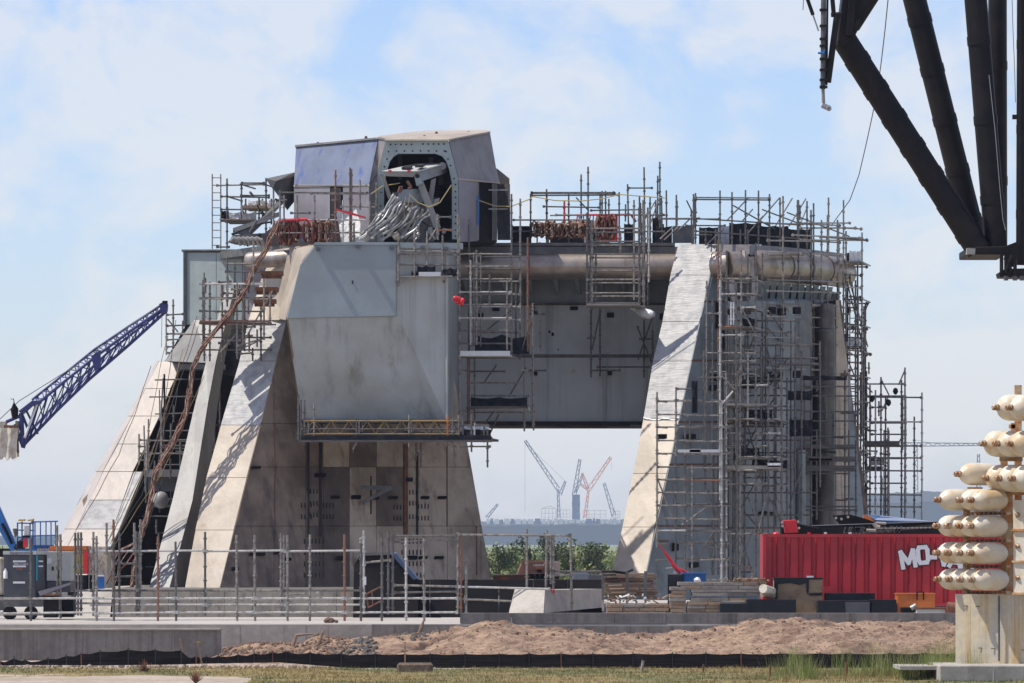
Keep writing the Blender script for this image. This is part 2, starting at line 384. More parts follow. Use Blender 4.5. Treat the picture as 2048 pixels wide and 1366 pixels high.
# ------------------------------------------------------------------ planes seen through the photo
class Plane:
    def __init__(s, a, b, c):
        s.o = V(a); s.n = (V(b) - V(a)).cross(V(c) - V(a)).normalized()
        if s.n.y > 0: s.n = -s.n            # faces the camera side
    def at(s, px, py, off=0.0):
        d = V(((px - 1024) / F, 1.0, (HY - py) / F))
        c = V((0, 0, H))
        t = ((s.o + s.n * off) - c).dot(s.n) / d.dot(s.n)
        return c + d * t

def clip(poly, region):
    "clip a 2D polygon by a convex one"
    area = sum(region[i][0] * region[(i + 1) % len(region)][1] - region[(i + 1) % len(region)][0] * region[i][1] for i in range(len(region)))
    if area < 0: region = region[::-1]
    out = list(poly)
    for i in range(len(region)):
        (ax, ay), (bx, by) = region[i], region[(i + 1) % len(region)]
        src, out = out, []
        if not src: break
        ins = lambda p: (bx - ax) * (p[1] - ay) - (by - ay) * (p[0] - ax) >= -1e-6
        for j in range(len(src)):
            p, q = src[j], src[(j + 1) % len(src)]
            ip, iq = ins(p), ins(q)
            if ip: out.append(p)
            if ip != iq:
                dx, dy = q[0] - p[0], q[1] - p[1]
                den = (bx - ax) * dy - (by - ay) * dx
                t = ((by - ay) * (p[0] - ax) - (bx - ax) * (p[1] - ay)) / den if abs(den) > 1e-9 else 0
                out.append((p[0] + dx * t, p[1] + dy * t))
    return out

def plate(parent, name, pl, poly, m, proud=0.03, thick=0.06, bevel=0.0, **tags):
    "a flat plate whose outline is given in photo pixels, lying on a real plane"
    if len(poly) < 3: return None
    a = [pl.at(x, y, proud) for x, y in poly]
    return emit(name, MB().prism(a, -pl.n * thick), m, parent, bevel=bevel, **tags)

def tile(parent, pl, region, xs, ys, matf, gap=1.0, name='panel', proud=0.03, thick=0.06):
    k = 0
    for j in range(len(ys) - 1):
        for i in range(len(xs) - 1):
            r = [(xs[i] + gap / 2, ys[j] + gap / 2), (xs[i + 1] - gap / 2, ys[j] + gap / 2), (xs[i + 1] - gap / 2, ys[j + 1] - gap / 2), (xs[i] + gap / 2, ys[j + 1] - gap / 2)]
            q = clip(r, region)
            if len(q) < 3: continue
            ar = abs(sum(q[a][0] * q[(a + 1) % len(q)][1] - q[(a + 1) % len(q)][0] * q[a][1] for a in range(len(q)))) / 2
            if ar < 12: continue
            plate(parent, name, pl, q, matf(i, j), proud + random.uniform(-0.006, 0.006), thick); k += 1

def loft(rings):
    mb = MB(); n = len(rings[0]); vs = [p for r in rings for p in r]
    fs = [(i * n + k, i * n + (k + 1) % n, (i + 1) * n + (k + 1) % n, (i + 1) * n + k) for i in range(len(rings) - 1) for k in range(n)]
    fs += [tuple(range(n)), tuple((len(rings) - 1) * n + k for k in range(n - 1, -1, -1))]
    return mb.add(vs, fs)

def lerp(a, b, t): return a + (b - a) * t
def interp(x, xs, ys):
    return float(np.interp(x, xs, ys))

# ================================================================== SETTING
def heightfield(name, x0, x1, y0, y1, nx, ny, fz, m, **tags):
    xs = np.linspace(x0, x1, nx); ys = np.linspace(y0, y1, ny)
    vs = [(x, y, fz(x, y)) for y in ys for x in xs]
    fs = [(j * nx + i, j * nx + i + 1, (j + 1) * nx + i + 1, (j + 1) * nx + i) for j in range(ny - 1) for i in range(nx - 1)]
    mb = MB(); mb.v = vs; mb.f = fs
    return emit(name, mb, m, None, smooth=True, **tags)

GZ = -1.12
# far ground out to the horizon, with the near yard at the same level
mb = MB()
mb.add([(-9000, 198, GZ), (9000, 198, GZ), (9000, 11000, GZ), (-9000, 11000, GZ)], [(0, 1, 2, 3)])
emit('ground', mb, M['field'], None, kind='structure')

def turf_h(x, y):
    h = 0.05 * mnoise.noise(V((x * .5, y * .5, 3))) + 0.03 * mnoise.noise(V((x * 2, y * 2, 1)))
    return GZ - 0.02 + h
heightfield('sandy_ground', -60, 60, 120, 198.5, 240, 220, turf_h, M['ground'], kind='structure')
def turf2(x, y):
    # turf patches lying over the sand
    edge = 176.4 + 0.5 * mnoise.noise(V((x * .25, 0, 8)))
    n = mnoise.noise(V((x * .16, y * .5, 5)))
    h = turf_h(x, y) + 0.05
    if y > edge: h -= (y - edge) * .3
    if n < -0.22: h += (n + 0.22) * 0.35
    if y < 169: h -= min(0.2, (169 - y) * .04) * min(1, max(0, (-7 - x) * .5))
    return h
heightfield('turf', -45, 45, 150, 180.5, 300, 130, turf2, M['turf'], kind='structure')

# pad slab: a big raised concrete deck, front edge at Y 197
PADY = 197.0
pad = MB(); pad.box((0, (PADY + 300) / 2, (GZ - 0.5) / 2), (110, 300 - PADY, -(GZ - 0.5)))
emit('pad_slab', pad, M['slab'], None, kind='structure', bevel=0.03)

def bx(px0, px1, Y, z0, z1, depth):
    "box with its front face at distance Y"
    X0, X1 = (px0 - 1024) * Y / F, (px1 - 1024) * Y / F
    return MB().box(((X0 + X1) / 2, Y + depth / 2, (z0 + z1) / 2), (abs(X1 - X0), depth, z1 - z0))

# retaining walls in front
t = empty('retaining_wall', P(220, 1320, 190), 'weathered grey concrete retaining wall on the left with formwork joints', 'wall')
for i in range(12):
    a, b = -110 + i * 46, -110 + (i + 1) * 46 - .35
    if b > 440: b = 441
    emit('wall_section', bx(a, b, 190.0 + random.uniform(-.012, .012), GZ - .3, -0.12, 0.5), M['conc'], t)
emit('coping', bx(-110, 441, 189.9, -0.119, -0.06, 0.62), M['concl'], t)
t = empty('pad_edge_wall', P(680, 1290, 196), 'pale concrete edge wall running under the long scaffold railing', 'wall')
for i in range(11):
    a, b = 436 + i * 44, 436 + (i + 1) * 44 - .3
    emit('wall_section', bx(a, b, 196.2 + random.uniform(-.01, .01), GZ - .1, -0.02, 0.6), M['conc' if i > 6 else 'concl'], t)
emit('wall_section', bx(-110, 436, 196.2, GZ - .1, -0.02, 0.6), M['concl'], t)
t = empty('lower_kerb_wall', P(1200, 1275, 195), 'lower grey concrete kerb wall half buried by the earth bank', 'wall')
for i in range(9):
    a, b = 924 + i * 62, 924 + (i + 1) * 62 - .3
    emit('wall_section', bx(a, b, 195.4 + random.uniform(-.01, .01), -0.75, -0.06, 0.5), M['conc'], t)
t = empty('upper_kerb_beam', P(1400, 1245, 197), 'long grey concrete kerb beam in front of the timber stacks and red container', 'kerb')
for i in range(10):
    a, b = 920 + i * 103, 920 + (i + 1) * 103 - .35
    emit('kerb_section', bx(a, b, 197.0 + random.uniform(-.01, .01), 0.01, 0.36, 0.55), M['conc'], t)
for i, x in enumerate((1822, 1858, 1884, 1898)):
    o = empty('kerb_post', P(x, 1310, 196.6), ['ringed dark steel post, leftmost under the kerb beam end', 'plain dark steel post second from the left under the kerb beam',
             'ringed dark steel post third from the left under the kerb beam', 'slim dark steel post nearest the stained plinth'][i], 'post', 'steel posts under the kerb beam')
    a, b = P(x, 1312, 196.6), P(x, 1247, 196.6)
    rod(o, 'shaft', a, b, 0.06 if i % 2 == 0 else 0.045, M['black'], 8)
    if i % 2 == 0:
        for k in range(10):
            c = a.lerp(b, (k + .5) / 10); rod(o, 'band', c - V((0, 0, .012)), c + V((0, 0, .012)), 0.075, M['darkgrey'], 8)

# ================================================================== LAUNCH MOUNT
LM = empty('launch_mount', (0, 236, 1.06), 'huge grey and beige steel launch mount on splayed legs with hooded tower on top', 'launch mount')

# ---- front left leg
yA = [520, 640, 722, 850, 955, 1060, 1176]
LA = [540, 497, 479, 442, 413, 391, 370]
RA = [581, 574, 558, 520, 493, 467, 440]
YA = lambda y: lerp(228.0, 221.0, (y - 520) / 656)
legA = empty('front_leg', P(420, 1176, 222), parent=LM)
faceA = Plane(P(574, 640, YA(640)), P(440, 1176, YA(1176)), P(985, 1176, 228.5))
rings = []
for y, l, r in zip(yA, LA, RA):
    Lp = P(l, y, YA(y) + 1.0); Rp = P(r, y, YA(y))
    Sp = faceA.at(861 + (y - 520) * .194, y)
    off = V((0.05, 0.07, -0.02))
    Bp = Lp + V((3.2, 7, 0))
    rings.append([Lp + V((.03, .09, 0)), Rp + V((-.02, .09, 0)) - faceA.n * .03, Sp - faceA.n * .05, Bp])
emit('leg_core', loft(rings), M['seam'], legA)
for i in range(len(yA) - 1):
    y0, y1 = yA[i], yA[i + 1]
    g = .5
    a, b = P(LA[i], y0 + g, YA(y0) + 1.0), P(RA[i], y0 + g, YA(y0))
    c, d = P(RA[i + 1], y1 - g, YA(y1)), P(LA[i + 1], y1 - g, YA(y1) + 1.0)
    n = (b - a).cross(d - a).normalized()
    if n.y > 0: n = -n
    m = M['beige'] if i == 0 else M['foil'] if i in (1, 2) else M['beige']
    # split the wrapped plates into a few rows
    o = emit('panel', MB().prism([a, b, c, d], -n * .06), m, legA)
    if m is M['foil']: o['label'] = 'crinkled silver wrapped panel'
reg = [(574, 640), (440, 1176), (985, 1176), (926, 838), (880, 640)]
def mA(i, j):
    if i in (3, 5) and j == 1: return M['stained2']
    if i == 4 and j >= 2: return M['stained2']
    if i == 3 or (i == 2 and j == 3): return M['stained3']
    if i >= 6 or (i == 5 and j == 3): return M['stained2']  # right hand columns painted paler for sun grazing the face
    return M['stained']
tile(legA, faceA, reg, [430, 548, 611, 646, 699, 753, 807, 835, 895, 962, 990], [640, 847, 934, 1052, 1176], mA, gap=0.9)
# louvred slot plates
slots = []
for cx, rows in ((612, (1010, 1033)), (630, (982, 1006, 1029)), (656, (1010, 1033)), (797, (1014, 1036)), (822, (984, 1006, 1033)), (846, (1012, 1036))):
    for ry in rows:
        for k in range(4):
            slots.append((cx - 10 + k * 6.5, ry))
for ry in (1082, 1104, 1127, 1150):
    for k in range(6):
        slots.append((608 + k * 7.5, ry)); slots.append((803 + k * 7.5, ry))
mb = MB()
for (x, y) in slots:
    o = [faceA.at(x + 2.0, y - 5, .045), faceA.at(x + 2.6, y + 5, .045), faceA.at(x, y + 5, .045), faceA.at(x, y - 4, .045)]
    mb.prism(o, -faceA.n * .04)
emit('louvre_slot', mb, M['dark'], legA, kind='stuff')
for (x0, x1, y0, y1) in ((503, 522, 932, 936), (500, 531, 1105, 1110), (549, 570, 1103, 1107), (568, 583, 1115, 1120), (664, 680, 991, 996), (705, 722, 990, 997), (780, 796, 992, 997), (844, 859, 992, 997), (878, 894, 992, 997),
                         (812, 835, 1111, 1118), (840, 855, 1112, 1117), (871, 888, 1112, 1117), (672, 690, 1112, 1119), (632, 652, 946, 953), (465, 478, 1134, 1140), (742, 758, 992, 998), (813, 826, 955, 962)):
    plate(legA, 'bracket', faceA, [(x0, y0), (x1, y0), (x1, y1), (x0, y1)], M['black'], proud=.14, thick=.12)
for x, y0, y1, w in ((615, 880, 1072, 4), (640, 880, 1072, 4), (809, 888, 1068, 7), (834, 905, 1072, 3)):
    plate(legA, 'channel', faceA, [(x, y0), (x + w, y0), (x + w, y1), (x, y1)], M['dark'] if w != 7 else M['rust'], proud=.10, thick=.09)
for x, y0, y1 in ((893, 890, 1052), (952, 1052, 1150), (548, 847, 1052)):
    plate(legA, 'seam_strip', faceA, [(x, y0), (x + 2.2, y0), (x + 2.6, y1), (x, y1)], M['rustline'], proud=.045, thick=.04)
# bracket frame standing off the face
def pf(x, y, o=0.3): return faceA.at(x, y, o)
rod(legA, 'bracket_beam', pf(722, 975, .35), pf(785, 976, 1.1), 0.085, M['darkgrey'], sq=True)
rod(legA, 'bracket_beam', pf(724, 1006, .2), pf(778, 977, 1.05), 0.075, M['darkgrey'], sq=True)
rod(legA, 'bracket_rod', pf(742, 952, .5), pf(742, 1028, .5), 0.03, M['black'])
# rusty step brackets on the upper flange of the leg
plU = Plane(P(520, 562, 227.4), P(475, 740, 226), P(574, 640, 226.6))
for (x0, x1, y) in ((523, 566, 548), (512, 556, 580), (508, 552, 604)):
    a, b = P(x0, y, 226.4), P(x1, y - 2, 226.0)
    emit('step_bracket', MB().box((a + b) / 2, ((b - a).x, 0.9, 0.16)).box((a + b) / 2 + V((0, -.4, -.14)), ((b - a).x * .9, .08, .16)), M['rust'], legA)

# ---- bevelled flange between leg and body
fl = [P(593, 496, 224.5), P(630, 489, 222.3), P(604, 522, 222.4), P(571, 640, 222.5), P(555, 636, 224.5)]
emit('flange_plate', MB().prism(fl, V((0.3, 0.5, 0))), M['beige'], LM)
# rounded cap steel above leg (between leg top and deck)
emit('leg_cap', MB().prism([P(548, 500, 229), P(600, 492, 226), P(592, 530, 226), P(575, 640, 226.4), P(497, 640, 228), P(522, 560, 228.6)], V((0.5, 1.5, 0))), M['beige'], LM)
emit('leg_pipe', MB().tube([P(500, 521, 228), P(530, 519, 227.4), P(580, 516, 227.2)], .34, 16), M['pipe2'], LM, smooth=True)
emit('dark_recess', MB().prism([P(590, 496, 225.4), P(622, 488, 223.6), P(617, 502, 223.7), P(594, 506, 225.5)], V((0, .1, 0))), M['rust'], LM)

# ---- central body overhanging the leg
B = empty('front_body', P(740, 838, 222.3), parent=LM)
bodyY = 222.3
zt = P(0, 487, bodyY).z; zb = P(0, 839, bodyY).z
A1, A2 = P(573, 636, bodyY), P(798, 635, bodyY)
C1, D1 = P(862, 839, bodyY + 1.0), P(604, 839, bodyY + 1.5)
E1 = P(893, 839, bodyY + .3); E0 = P(893, 487, bodyY + .1)
G1 = P(919, 839, 236.2); G0 = P(926, 489, 236.2)
T0 = P(632, 486, bodyY)
T1 = P(600, 530, bodyY)
bk = V((1.0, 9, 0))
mb = MB()
vs = [T0, T1, A1, D1, C1, E1, E0, A2, G0, G1, T0 + V((.2, 10, 0)), T1 + V((.6, 10, 0)), A1 + V((1, 10, 0)), D1 + V((1, 6, 0)), P(798, 486.6, bodyY)]
mb.add(vs, [(0, 1, 2, 7, 14), (2, 3, 4, 7), (7, 4, 5), (14, 7, 5, 6), (6, 5, 9, 8), (3, 13, 9, 5, 4), (0, 14, 6, 8, 10), (0, 10, 11, 1), (1, 11, 12, 2), (2, 12, 13, 3), (10, 8, 9, 13, 12, 11)])
me_o = emit('body_shell', mb, M['lower'], B)
plB = Plane(P(600, 600, bodyY), P(800, 600, bodyY), P(700, 500, bodyY))
emit('front_plate', MB().prism([P(632.5, 487.5, bodyY - .1), P(600, 529, bodyY - .1), P(573, 637, bodyY - .1), P(792, 632, bodyY - .1), P(793, 487.5, bodyY - .1)], V((0, .095, 0))), M['plate'], B, bevel=.02, label='smooth blue grey front plate with cut off upper left corner')
emit('top_lip', MB().prism([P(630, 484.5, bodyY - .18), P(798, 484.5, bodyY - .18), P(798, 489.5, bodyY - .18), P(626, 489.5, bodyY - .18)], V((0, .4, 0))), M['plate'], B)
emit('top_lip', MB().prism([P(799, 485, bodyY - .1), P(926, 486, bodyY - .1), P(926, 498, bodyY - .1), P(799, 496, bodyY - .1)], V((0, .4, 0))), M['plate'], B)
for x, y in ((636, 498), (716, 493), (783, 496), (845, 495), (893, 497)):
    emit('lifting_lug', MB().box(P(x, y, bodyY - .26), (.16, .24, .12)), M['darkgrey'], B)
emit('scuff_mark', MB().prism([P(704, 561, bodyY - .13), P(707, 561, bodyY - .13), P(706, 569, bodyY - .13), P(704, 567, bodyY - .13)], V((0, .02, 0))), M['dark'], B)
# weld seams on the underside plates
for (x0, y0, x1, y1) in ((606, 836, 905, 836),):
    emit('bottom_flange', MB().prism([P(x0, y0 + 2, 223.7), P(x1, y1 + 2, bodyY + .1), P(x1, y1 + 6, bodyY + .1), P(x0, y0 + 6, 223.7)], V((0, .4, 0))), M['darkgrey'], B)
emit('corner_bead', MB().tube([P(893.5, 498, bodyY + .06), P(893.5, 838, bodyY + .26)], .05, 8), M['lower'], B, smooth=True)
rod(B, 'hanging_rod', P(724, 778, 223.2), P(723, 838, 223.9), .035, M['darkgrey'])
rod(B, 'hanging_rod', P(628, 806, 225.0), P(629, 862, 225.0), .035, M['scaf'])

# ---- recessed beam wall
Wl = empty('beam_wall', P(1120, 845, 236), parent=LM)
YW = 236.0
wz0, wz1 = P(0, 845, YW).z, P(0, 493, YW).z
X0, X1 = P(915, 0, YW).x, P(1345, 0, YW).x
emit('wall_core', MB().box(((X0 + X1) / 2, YW + 4.2, (wz0 + wz1) / 2), (X1 - X0, 8.3, wz1 - wz0)), M['seam'], Wl)
plW = Plane(P(900, 700, YW), P(1300, 700, YW), P(1000, 500, YW))
tile(Wl, plW, [(916, 610), (1344, 610), (1344, 843), (916, 843)], [916, 1049, 1212, 1344], [610, 715, 843], lambda i, j: M['beamw'], gap=.8, proud=.05)
tile(Wl, plW, [(916, 556), (1344, 556), (1344, 606), (916, 606)], [916, 1049, 1182, 1344], [556, 606], lambda i, j: M['plate2'], gap=.8, proud=.05)
plate(Wl, 'seam_ledge', plW, [(918, 605.5), (1340, 605.5), (1340, 609), (918, 609)], M['seam'], proud=.25, thick=.24)
emit('bottom_flange', MB().box(((P(975, 0, YW).x + X1) / 2, YW + 3.6, wz0 - .05), (X1 - P(975, 0, YW).x, 8.2, .1)), M['dark'], Wl)
for x0, x1, dy in ((985, 1120, 3), (1120, 1215, 5), (1215, 1260, 3)):
    emit('bottom_stiffener', MB().box(((P(x0, 0, YW).x + P(x1, 0, YW).x) / 2, YW + .5, wz0 - .1 - dy * .012), (P(x1, 0, YW).x - P(x0, 0, YW).x, 1.2, dy * .02)), M['seam'], Wl)
for (x, y, w, h) in ((957, 626, 10, 10), (985, 614, 14, 8), (1062, 613, 8, 7), (1066, 622, 8, 6), (1140, 613, 16, 7), (1214, 625, 14, 10), (1319, 627, 12, 12), (1064, 743, 11, 8), (1215, 742, 9, 8), (1097, 661, 4, 5), (1103, 665, 5, 7), (1115, 698, 3, 3)):
    plate(Wl, 'bracket' if w > 5 else 'scuff_mark', plW, [(x, y), (x + w, y), (x + w, y + h), (x, y + h)], M['black'], proud=.18 if w > 5 else .06, thick=.12)
plate(Wl, 'tape_patch', plW, [(1200, 645), (1246, 643), (1247, 704), (1201, 706)], M['lower'], proud=.06, thick=.01, label='faint rectangular film patch')
plate(Wl, 'paint_patch', plW, [(1143, 738), (1151, 738), (1151, 746), (1143, 746)], M['beige'], proud=.06, thick=.01)
# gussets
for x in (928, 962, 1006, 1056, 1109, 1152, 1198, 1242, 1286):
    a = P(x, 558, YW - 1.8); b = P(x + 3, 558, YW); c = P(x + 6, 594, YW - .05)
    emit('gusset', MB().prism([P(x - 4, 557, YW - 1.75), P(x + 5, 557, YW - 1.7), P(x + 9, 590, YW - .08), P(x + 6, 590, YW - .1)], V((.05, .3, 0))), M['plate'], Wl)
# strutted shelf above
shelf = MB().prism([P(905, 491, 233.2), P(1350, 491, 233.2), P(1350, 512, 233.0), P(905, 512, 233.0)], V((0, 3.0, 0)))
emit('deck_edge_plate', shelf, M['pipe2'], LM)
emit('deck_edge_rim', MB().box(((P(905, 0, 233).x + P(1350, 0, 233).x) / 2, 233.1, P(0, 488.5, 233).z), (P(1350, 0, 233).x - P(905, 0, 233).x, .25, .12)), M['darkgrey'], LM)

# ---- ring pipe
R1 = empty('ring_pipe', P(1150, 560, 233), parent=LM)
x = [915, 985, 1058, 1112, 1249, 1352]
for i in range(len(x) - 1):
    r = .54 if i % 2 == 0 else .53
    emit('pipe_section', MB().tube([P(x[i] + .4, 533, 233.2), P(x[i + 1] - .4, 533, 233.2)], r, 32), M['pipe'], R1, smooth=True)
    emit('pipe_band', MB().tube([P(x[i + 1] - 1.2, 533, 233.2), P(x[i + 1] + 1.2, 533, 233.2)], .555, 32), M['seam' if i == 1 else 'pipe2'], R1, smooth=True)
# right of the leg
emit('pipe_section', MB().tube([P(1428, 529, 230.8), P(1450, 529, 230.6), P(1452.6, 529, 230.6)], .52, 32), M['pipe'], R1, smooth=True)
emit('pipe_section', MB().tube([P(1453, 530, 230.6), P(1486, 531, 231)], .56, 32), M['pipe'], R1, smooth=True)
emit('pipe_band', MB().tube([P(1484, 530, 231.0), P(1489, 530, 231)], .6, 32), M['pipe2'], R1, smooth=True)
emit('junction_box', MB().prism([P(1489, 514, 230.8), P(1507, 513, 230.8), P(1508, 552, 230.8), P(1490, 553, 230.8)], V((.3, 1.2, 0))), M['pipe2'], R1)
pts = [(1506, 530, 231.2, .46), (1516, 531, 231.5, .62), (1560, 533, 233.5, .63)]
emit('pipe_section', MB().tube([P(a, b, c) for a, b, c, d in pts], [d for a, b, c, d in pts], 32), M['pipe'], R1, smooth=True)
emit('pipe_section', MB().tube([P(1561, 533, 233.6), P(1600, 536, 236)], .63, 32), M['pipe'], R1, smooth=True)
emit('pipe_section', MB().tube([P(1601, 536, 236.1), P(1640, 540, 239)], .63, 32), M['pipe'], R1, smooth=True)
emit('pipe_section', MB().tube([P(1641, 540, 239.1), P(1668, 543, 241), P(1684, 546, 243.2)], .63, 32), M['pipe'], R1, smooth=True)
for a, b, c in ((1560, 533, 233.5), (1600, 536, 236), (1640, 540, 239)):
    emit('pipe_band', MB().tube([P(a - 1, b, c - .05), P(a + 1.5, b, c + .1)], .65, 32), M['seam'], R1, smooth=True)
emit('pipe_end', MB().tube([P(1683, 546, 243), P(1688, 547, 243.4)], [.63, .45], 32), M['pipe2'], R1, smooth=True)
# down pipes
emit('down_pipe', MB().tube([P(1462, 552, 230.8), P(1463, 580, 230.7), P(1468, 600, 230.6), P(1478, 612, 230.6)], .16, 16), M['pipe'], R1, smooth=True)
emit('down_pipe', MB().tube([P(1508, 552, 231), P(1508, 585, 231), P(1503, 604, 231)], .16, 16), M['pipe2'], R1, smooth=True)
emit('down_pipe', MB().tube([P(1648, 610, 236.2), P(1648, 660, 236.1)], .46, 28), M['pipev'], R1, smooth=True)
for y0, y1 in ((661, 770), (771, 900), (901, 1100)):
    emit('down_pipe', MB().tube([P(1648, y0, 236.1), P(1648, y1, 236)], .48, 28), M['pipev'], R1, smooth=True)
for y in (661, 770, 900):
    emit('pipe_band', MB().tube([P(1648, y - 1.5, 236.1), P(1648, y + 1.5, 236.1)], .50, 28), M['darkgrey'], R1, smooth=True)
emit('down_pipe', MB().tube([P(1602, 900, 233), P(1602, 1100, 233)], .2, 16), M['plate2'], R1, smooth=True)
emit('elbow_pipe', MB().tube([P(1574, 836, 233), P(1580, 833, 232.8), P(1590, 836, 232.8), P(1596, 846, 232.8), P(1597, 870, 232.9)], .12, 12), M['darkgrey'], R1, smooth=True)

# ---- right leg
yF = [488, 550, 643, 722, 837, 947, 1054, 1148, 1172]
LF = [1357, 1341, 1325, 1306, 1287, 1266, 1245, 1223, 1218]
RF = [1434, 1425, 1405, 1385, 1362, 1333, 1309, 1293, 1289]
YF = lambda y: lerp(231.6, 224.0, (y - 488) / 684)
legF = empty('right_leg', P(1260, 1172, 224), parent=LM)
faceF = Plane(P(1434, 488, YF(488)), P(1293, 1148, YF(1148)), P(1452, 1148, 228))
rings = []
for y, l, r in zip(yF, LF, RF):
    Lp = P(l, y, YF(y) + .8); Rp = P(r, y, YF(y))
    Sp = faceF.at(1456, y)
    rings.append([Lp + V((.03, .09, 0)), Rp + V((-.02, .09, 0)) - faceF.n * .03, Sp - faceF.n * .05, V((Sp.x - 1, Sp.y + 5, Sp.z)), Lp + V((1.5, 6, 0))])
emit('leg_core', loft(rings), M['seam'], legF)
for i in range(len(yF) - 1):
    y0, y1 = yF[i], yF[i + 1]
    g = .5
    a, b = P(LF[i], y0 + g, YF(y0) + .8), P(RF[i], y0 + g, YF(y0))
    c, d = P(RF[i + 1], y1 - g, YF(y1)), P(LF[i + 1], y1 - g, YF(y1) + .8)
    n = (b - a).cross(d - a).normalized()
    if n.y > 0: n = -n
    m = M['foil'] if i < 4 else M['beige']
    o = emit('panel', MB().prism([a, b, c, d], -n * .06), m, legF)
    if i < 4: o['label'] = 'crinkled silver wrapped panel'
emit('torn_wrap_edge', MB().tube([P(lerp(1287, 1362, k / 12), 838 + random.uniform(-3, 3), YF(838) + .8 - .8 * k / 12 - .03) for k in range(13)], .035, 5), M['plastic'], legF)
regF = [(1434, 488), (1293, 1148), (1289, 1200), (1456, 1200), (1456, 488)]
tile(legF, faceF, regF, [1280, 1380, 1456], [488, 602, 720, 843, 928, 1052, 1200], lambda i, j: M['plate2'], gap=.6)
for y in (601, 719, 842, 927, 1050, 1080):
    q = clip([(1270, y), (1456, y), (1456, y + 3.4), (1270, y + 3.4)] if y != 1080 else [(1316, y), (1337, y), (1337, y + 4), (1316, y + 4)], regF)
    plate(legF, 'weld_seam', faceF, q, M['rustline'], proud=.05, thick=.04)
for (x, y, w, h) in ((1318, 868, 16, 9), (1372, 868, 20, 9), (1424, 770, 14, 10), (1350, 1085, 8, 16), (1384, 1124, 14, 10)):
    plate(legF, 'bracket', faceF, [(x, y), (x + w, y), (x + w, y + h), (x, y + h)], M['black'], proud=.22, thick=.15)

# ---- right wall behind scaffolds
wR = empty('right_wall', P(1560, 1172, 232), parent=LM)
plR = Plane(P(1456, 1150, 229.5), P(1600, 1150, 232.2), P(1456, 600, 229.5))
tile(wR, plR, [(1457, 602), (1561, 602), (1561, 1200), (1457, 1200)], [1457, 1512, 1561], [602, 722, 846, 930, 1056, 1200], lambda i, j: M['plate2'], gap=.7, proud=.03)
plR2 = Plane(P(1561, 1150, 231.5), P(1625, 1150, 234.5), P(1561, 600, 231.5))
tile(wR, plR2, [(1562, 602), (1622, 602), (1622, 1200), (1562, 1200)], [1562, 1590, 1622], [602, 846, 930, 1056, 1200], lambda i, j: M['plate2'] if i == 0 else M['darkgrey'], gap=.7, proud=.03)
for y in (845, 930, 1054):
    plate(wR, 'weld_seam', plR, [(1458, y), (1560, y), (1560, y + 3.4), (1458, y + 3.4)], M['rustline'], proud=.06, thick=.04)
plate(wR, 'shelf_edge', plR, [(1490, 842), (1560, 844), (1575, 850), (1500, 848)], M['dark'], proud=.3, thick=.25)
emit('wall_core', MB().prism([P(1450, 565, 234), P(1625, 575, 240), P(1676, 585, 244), P(1676, 1200, 244), P(1625, 1200, 240), P(1450, 1200, 234)], V((0, 3, 0))), M['dark'], wR)  # near black core, darkness of the recess painted in
plD = Plane(P(1672, 1150, 237), P(1740, 1150, 238), P(1672, 640, 237.8))
regD = [(1672, 600), (1682, 600), (1697, 740), (1716, 880), (1738, 1040), (1745, 1200), (1672, 1200)]
tile(wR, plD, regD, [1672, 1697, 1750], [600, 748, 858, 990, 1200], lambda i, j: M['stained2'] if i == 0 else M['plate2'], gap=.6)
emit('outer_leg_core', MB().prism([plD.at(a, b, -.04) for a, b in regD], V((-1, 4, 0))), M['seam'], wR)
plate(wR, 'weld_seam', plD, [(1682, 746), (1697, 746), (1698, 752), (1682, 752)], M['rustline'], proud=.05, thick=.04)
for (x, y, w, h) in ((1522, 1024, 34, 6), (1528, 1022, 6, 10), (1425, 748, 18, 14), (1480, 738, 16, 20), (1535, 744, 18, 12), (1555, 744, 10, 12), (1590, 742, 12, 14), (1460, 618, 10, 12), (1490, 616, 12, 12), (1540, 614, 12, 14), (1560, 616, 12, 14), (1590, 614, 12, 14)):
    plate(wR, 'bracket', plR, [(x, y), (x + w, y), (x + w, y + h), (x, y + h)], M['black'], proud=.2, thick=.14)
# slanting gusset fins under the ring
for k in range(11):
    x = 1514 + k * 14
    Yk = 231.6 + k * .75
    yk = 562 + k * 1.2
    emit('gusset', MB().prism([P(x, yk, Yk - .4), P(x + 11, yk, Yk), P(x + 4, yk + 42 - k, Yk + 1.2), P(x - 3, yk + 44 - k, Yk + 1.0)], V((.04, .25, 0))), M['plate'], wR)
emit('haunch_plate', MB().prism([P(1470, 560, 231.5), P(1512, 562, 231.4), P(1500, 604, 232.2), P(1468, 604, 232.4)], V((0, .3, 0))), M['plate2'], wR)
emit('haunch_plate', MB().prism([P(1506, 606, 231.9), P(1668, 622, 240), P(1668, 600, 240), P(1506, 596, 232.2)], V((0, .3, 0))), M['plate2'], wR)

# ---- top deck
zd = P(0, 490, 231.6).z
pts = [P(575, 0, 229).x, 229], [P(925, 0, 229).x, 229], [P(925, 0, 233).x, 233], [P(1350, 0, 233).x, 233], [P(1436, 0, 231.4).x, 231.4], [P(1500, 0, 231.6).x, 231.6], [P(1690, 0, 243).x, 243], [P(1690, 0, 243).x, 262], [P(440, 0, 262).x, 262], [P(440, 0, 237).x, 237]
emit('deck', MB().prism([V((a, b, zd - .3)) for a, b in pts], V((0, 0, .3))), M['darkgrey'], LM)
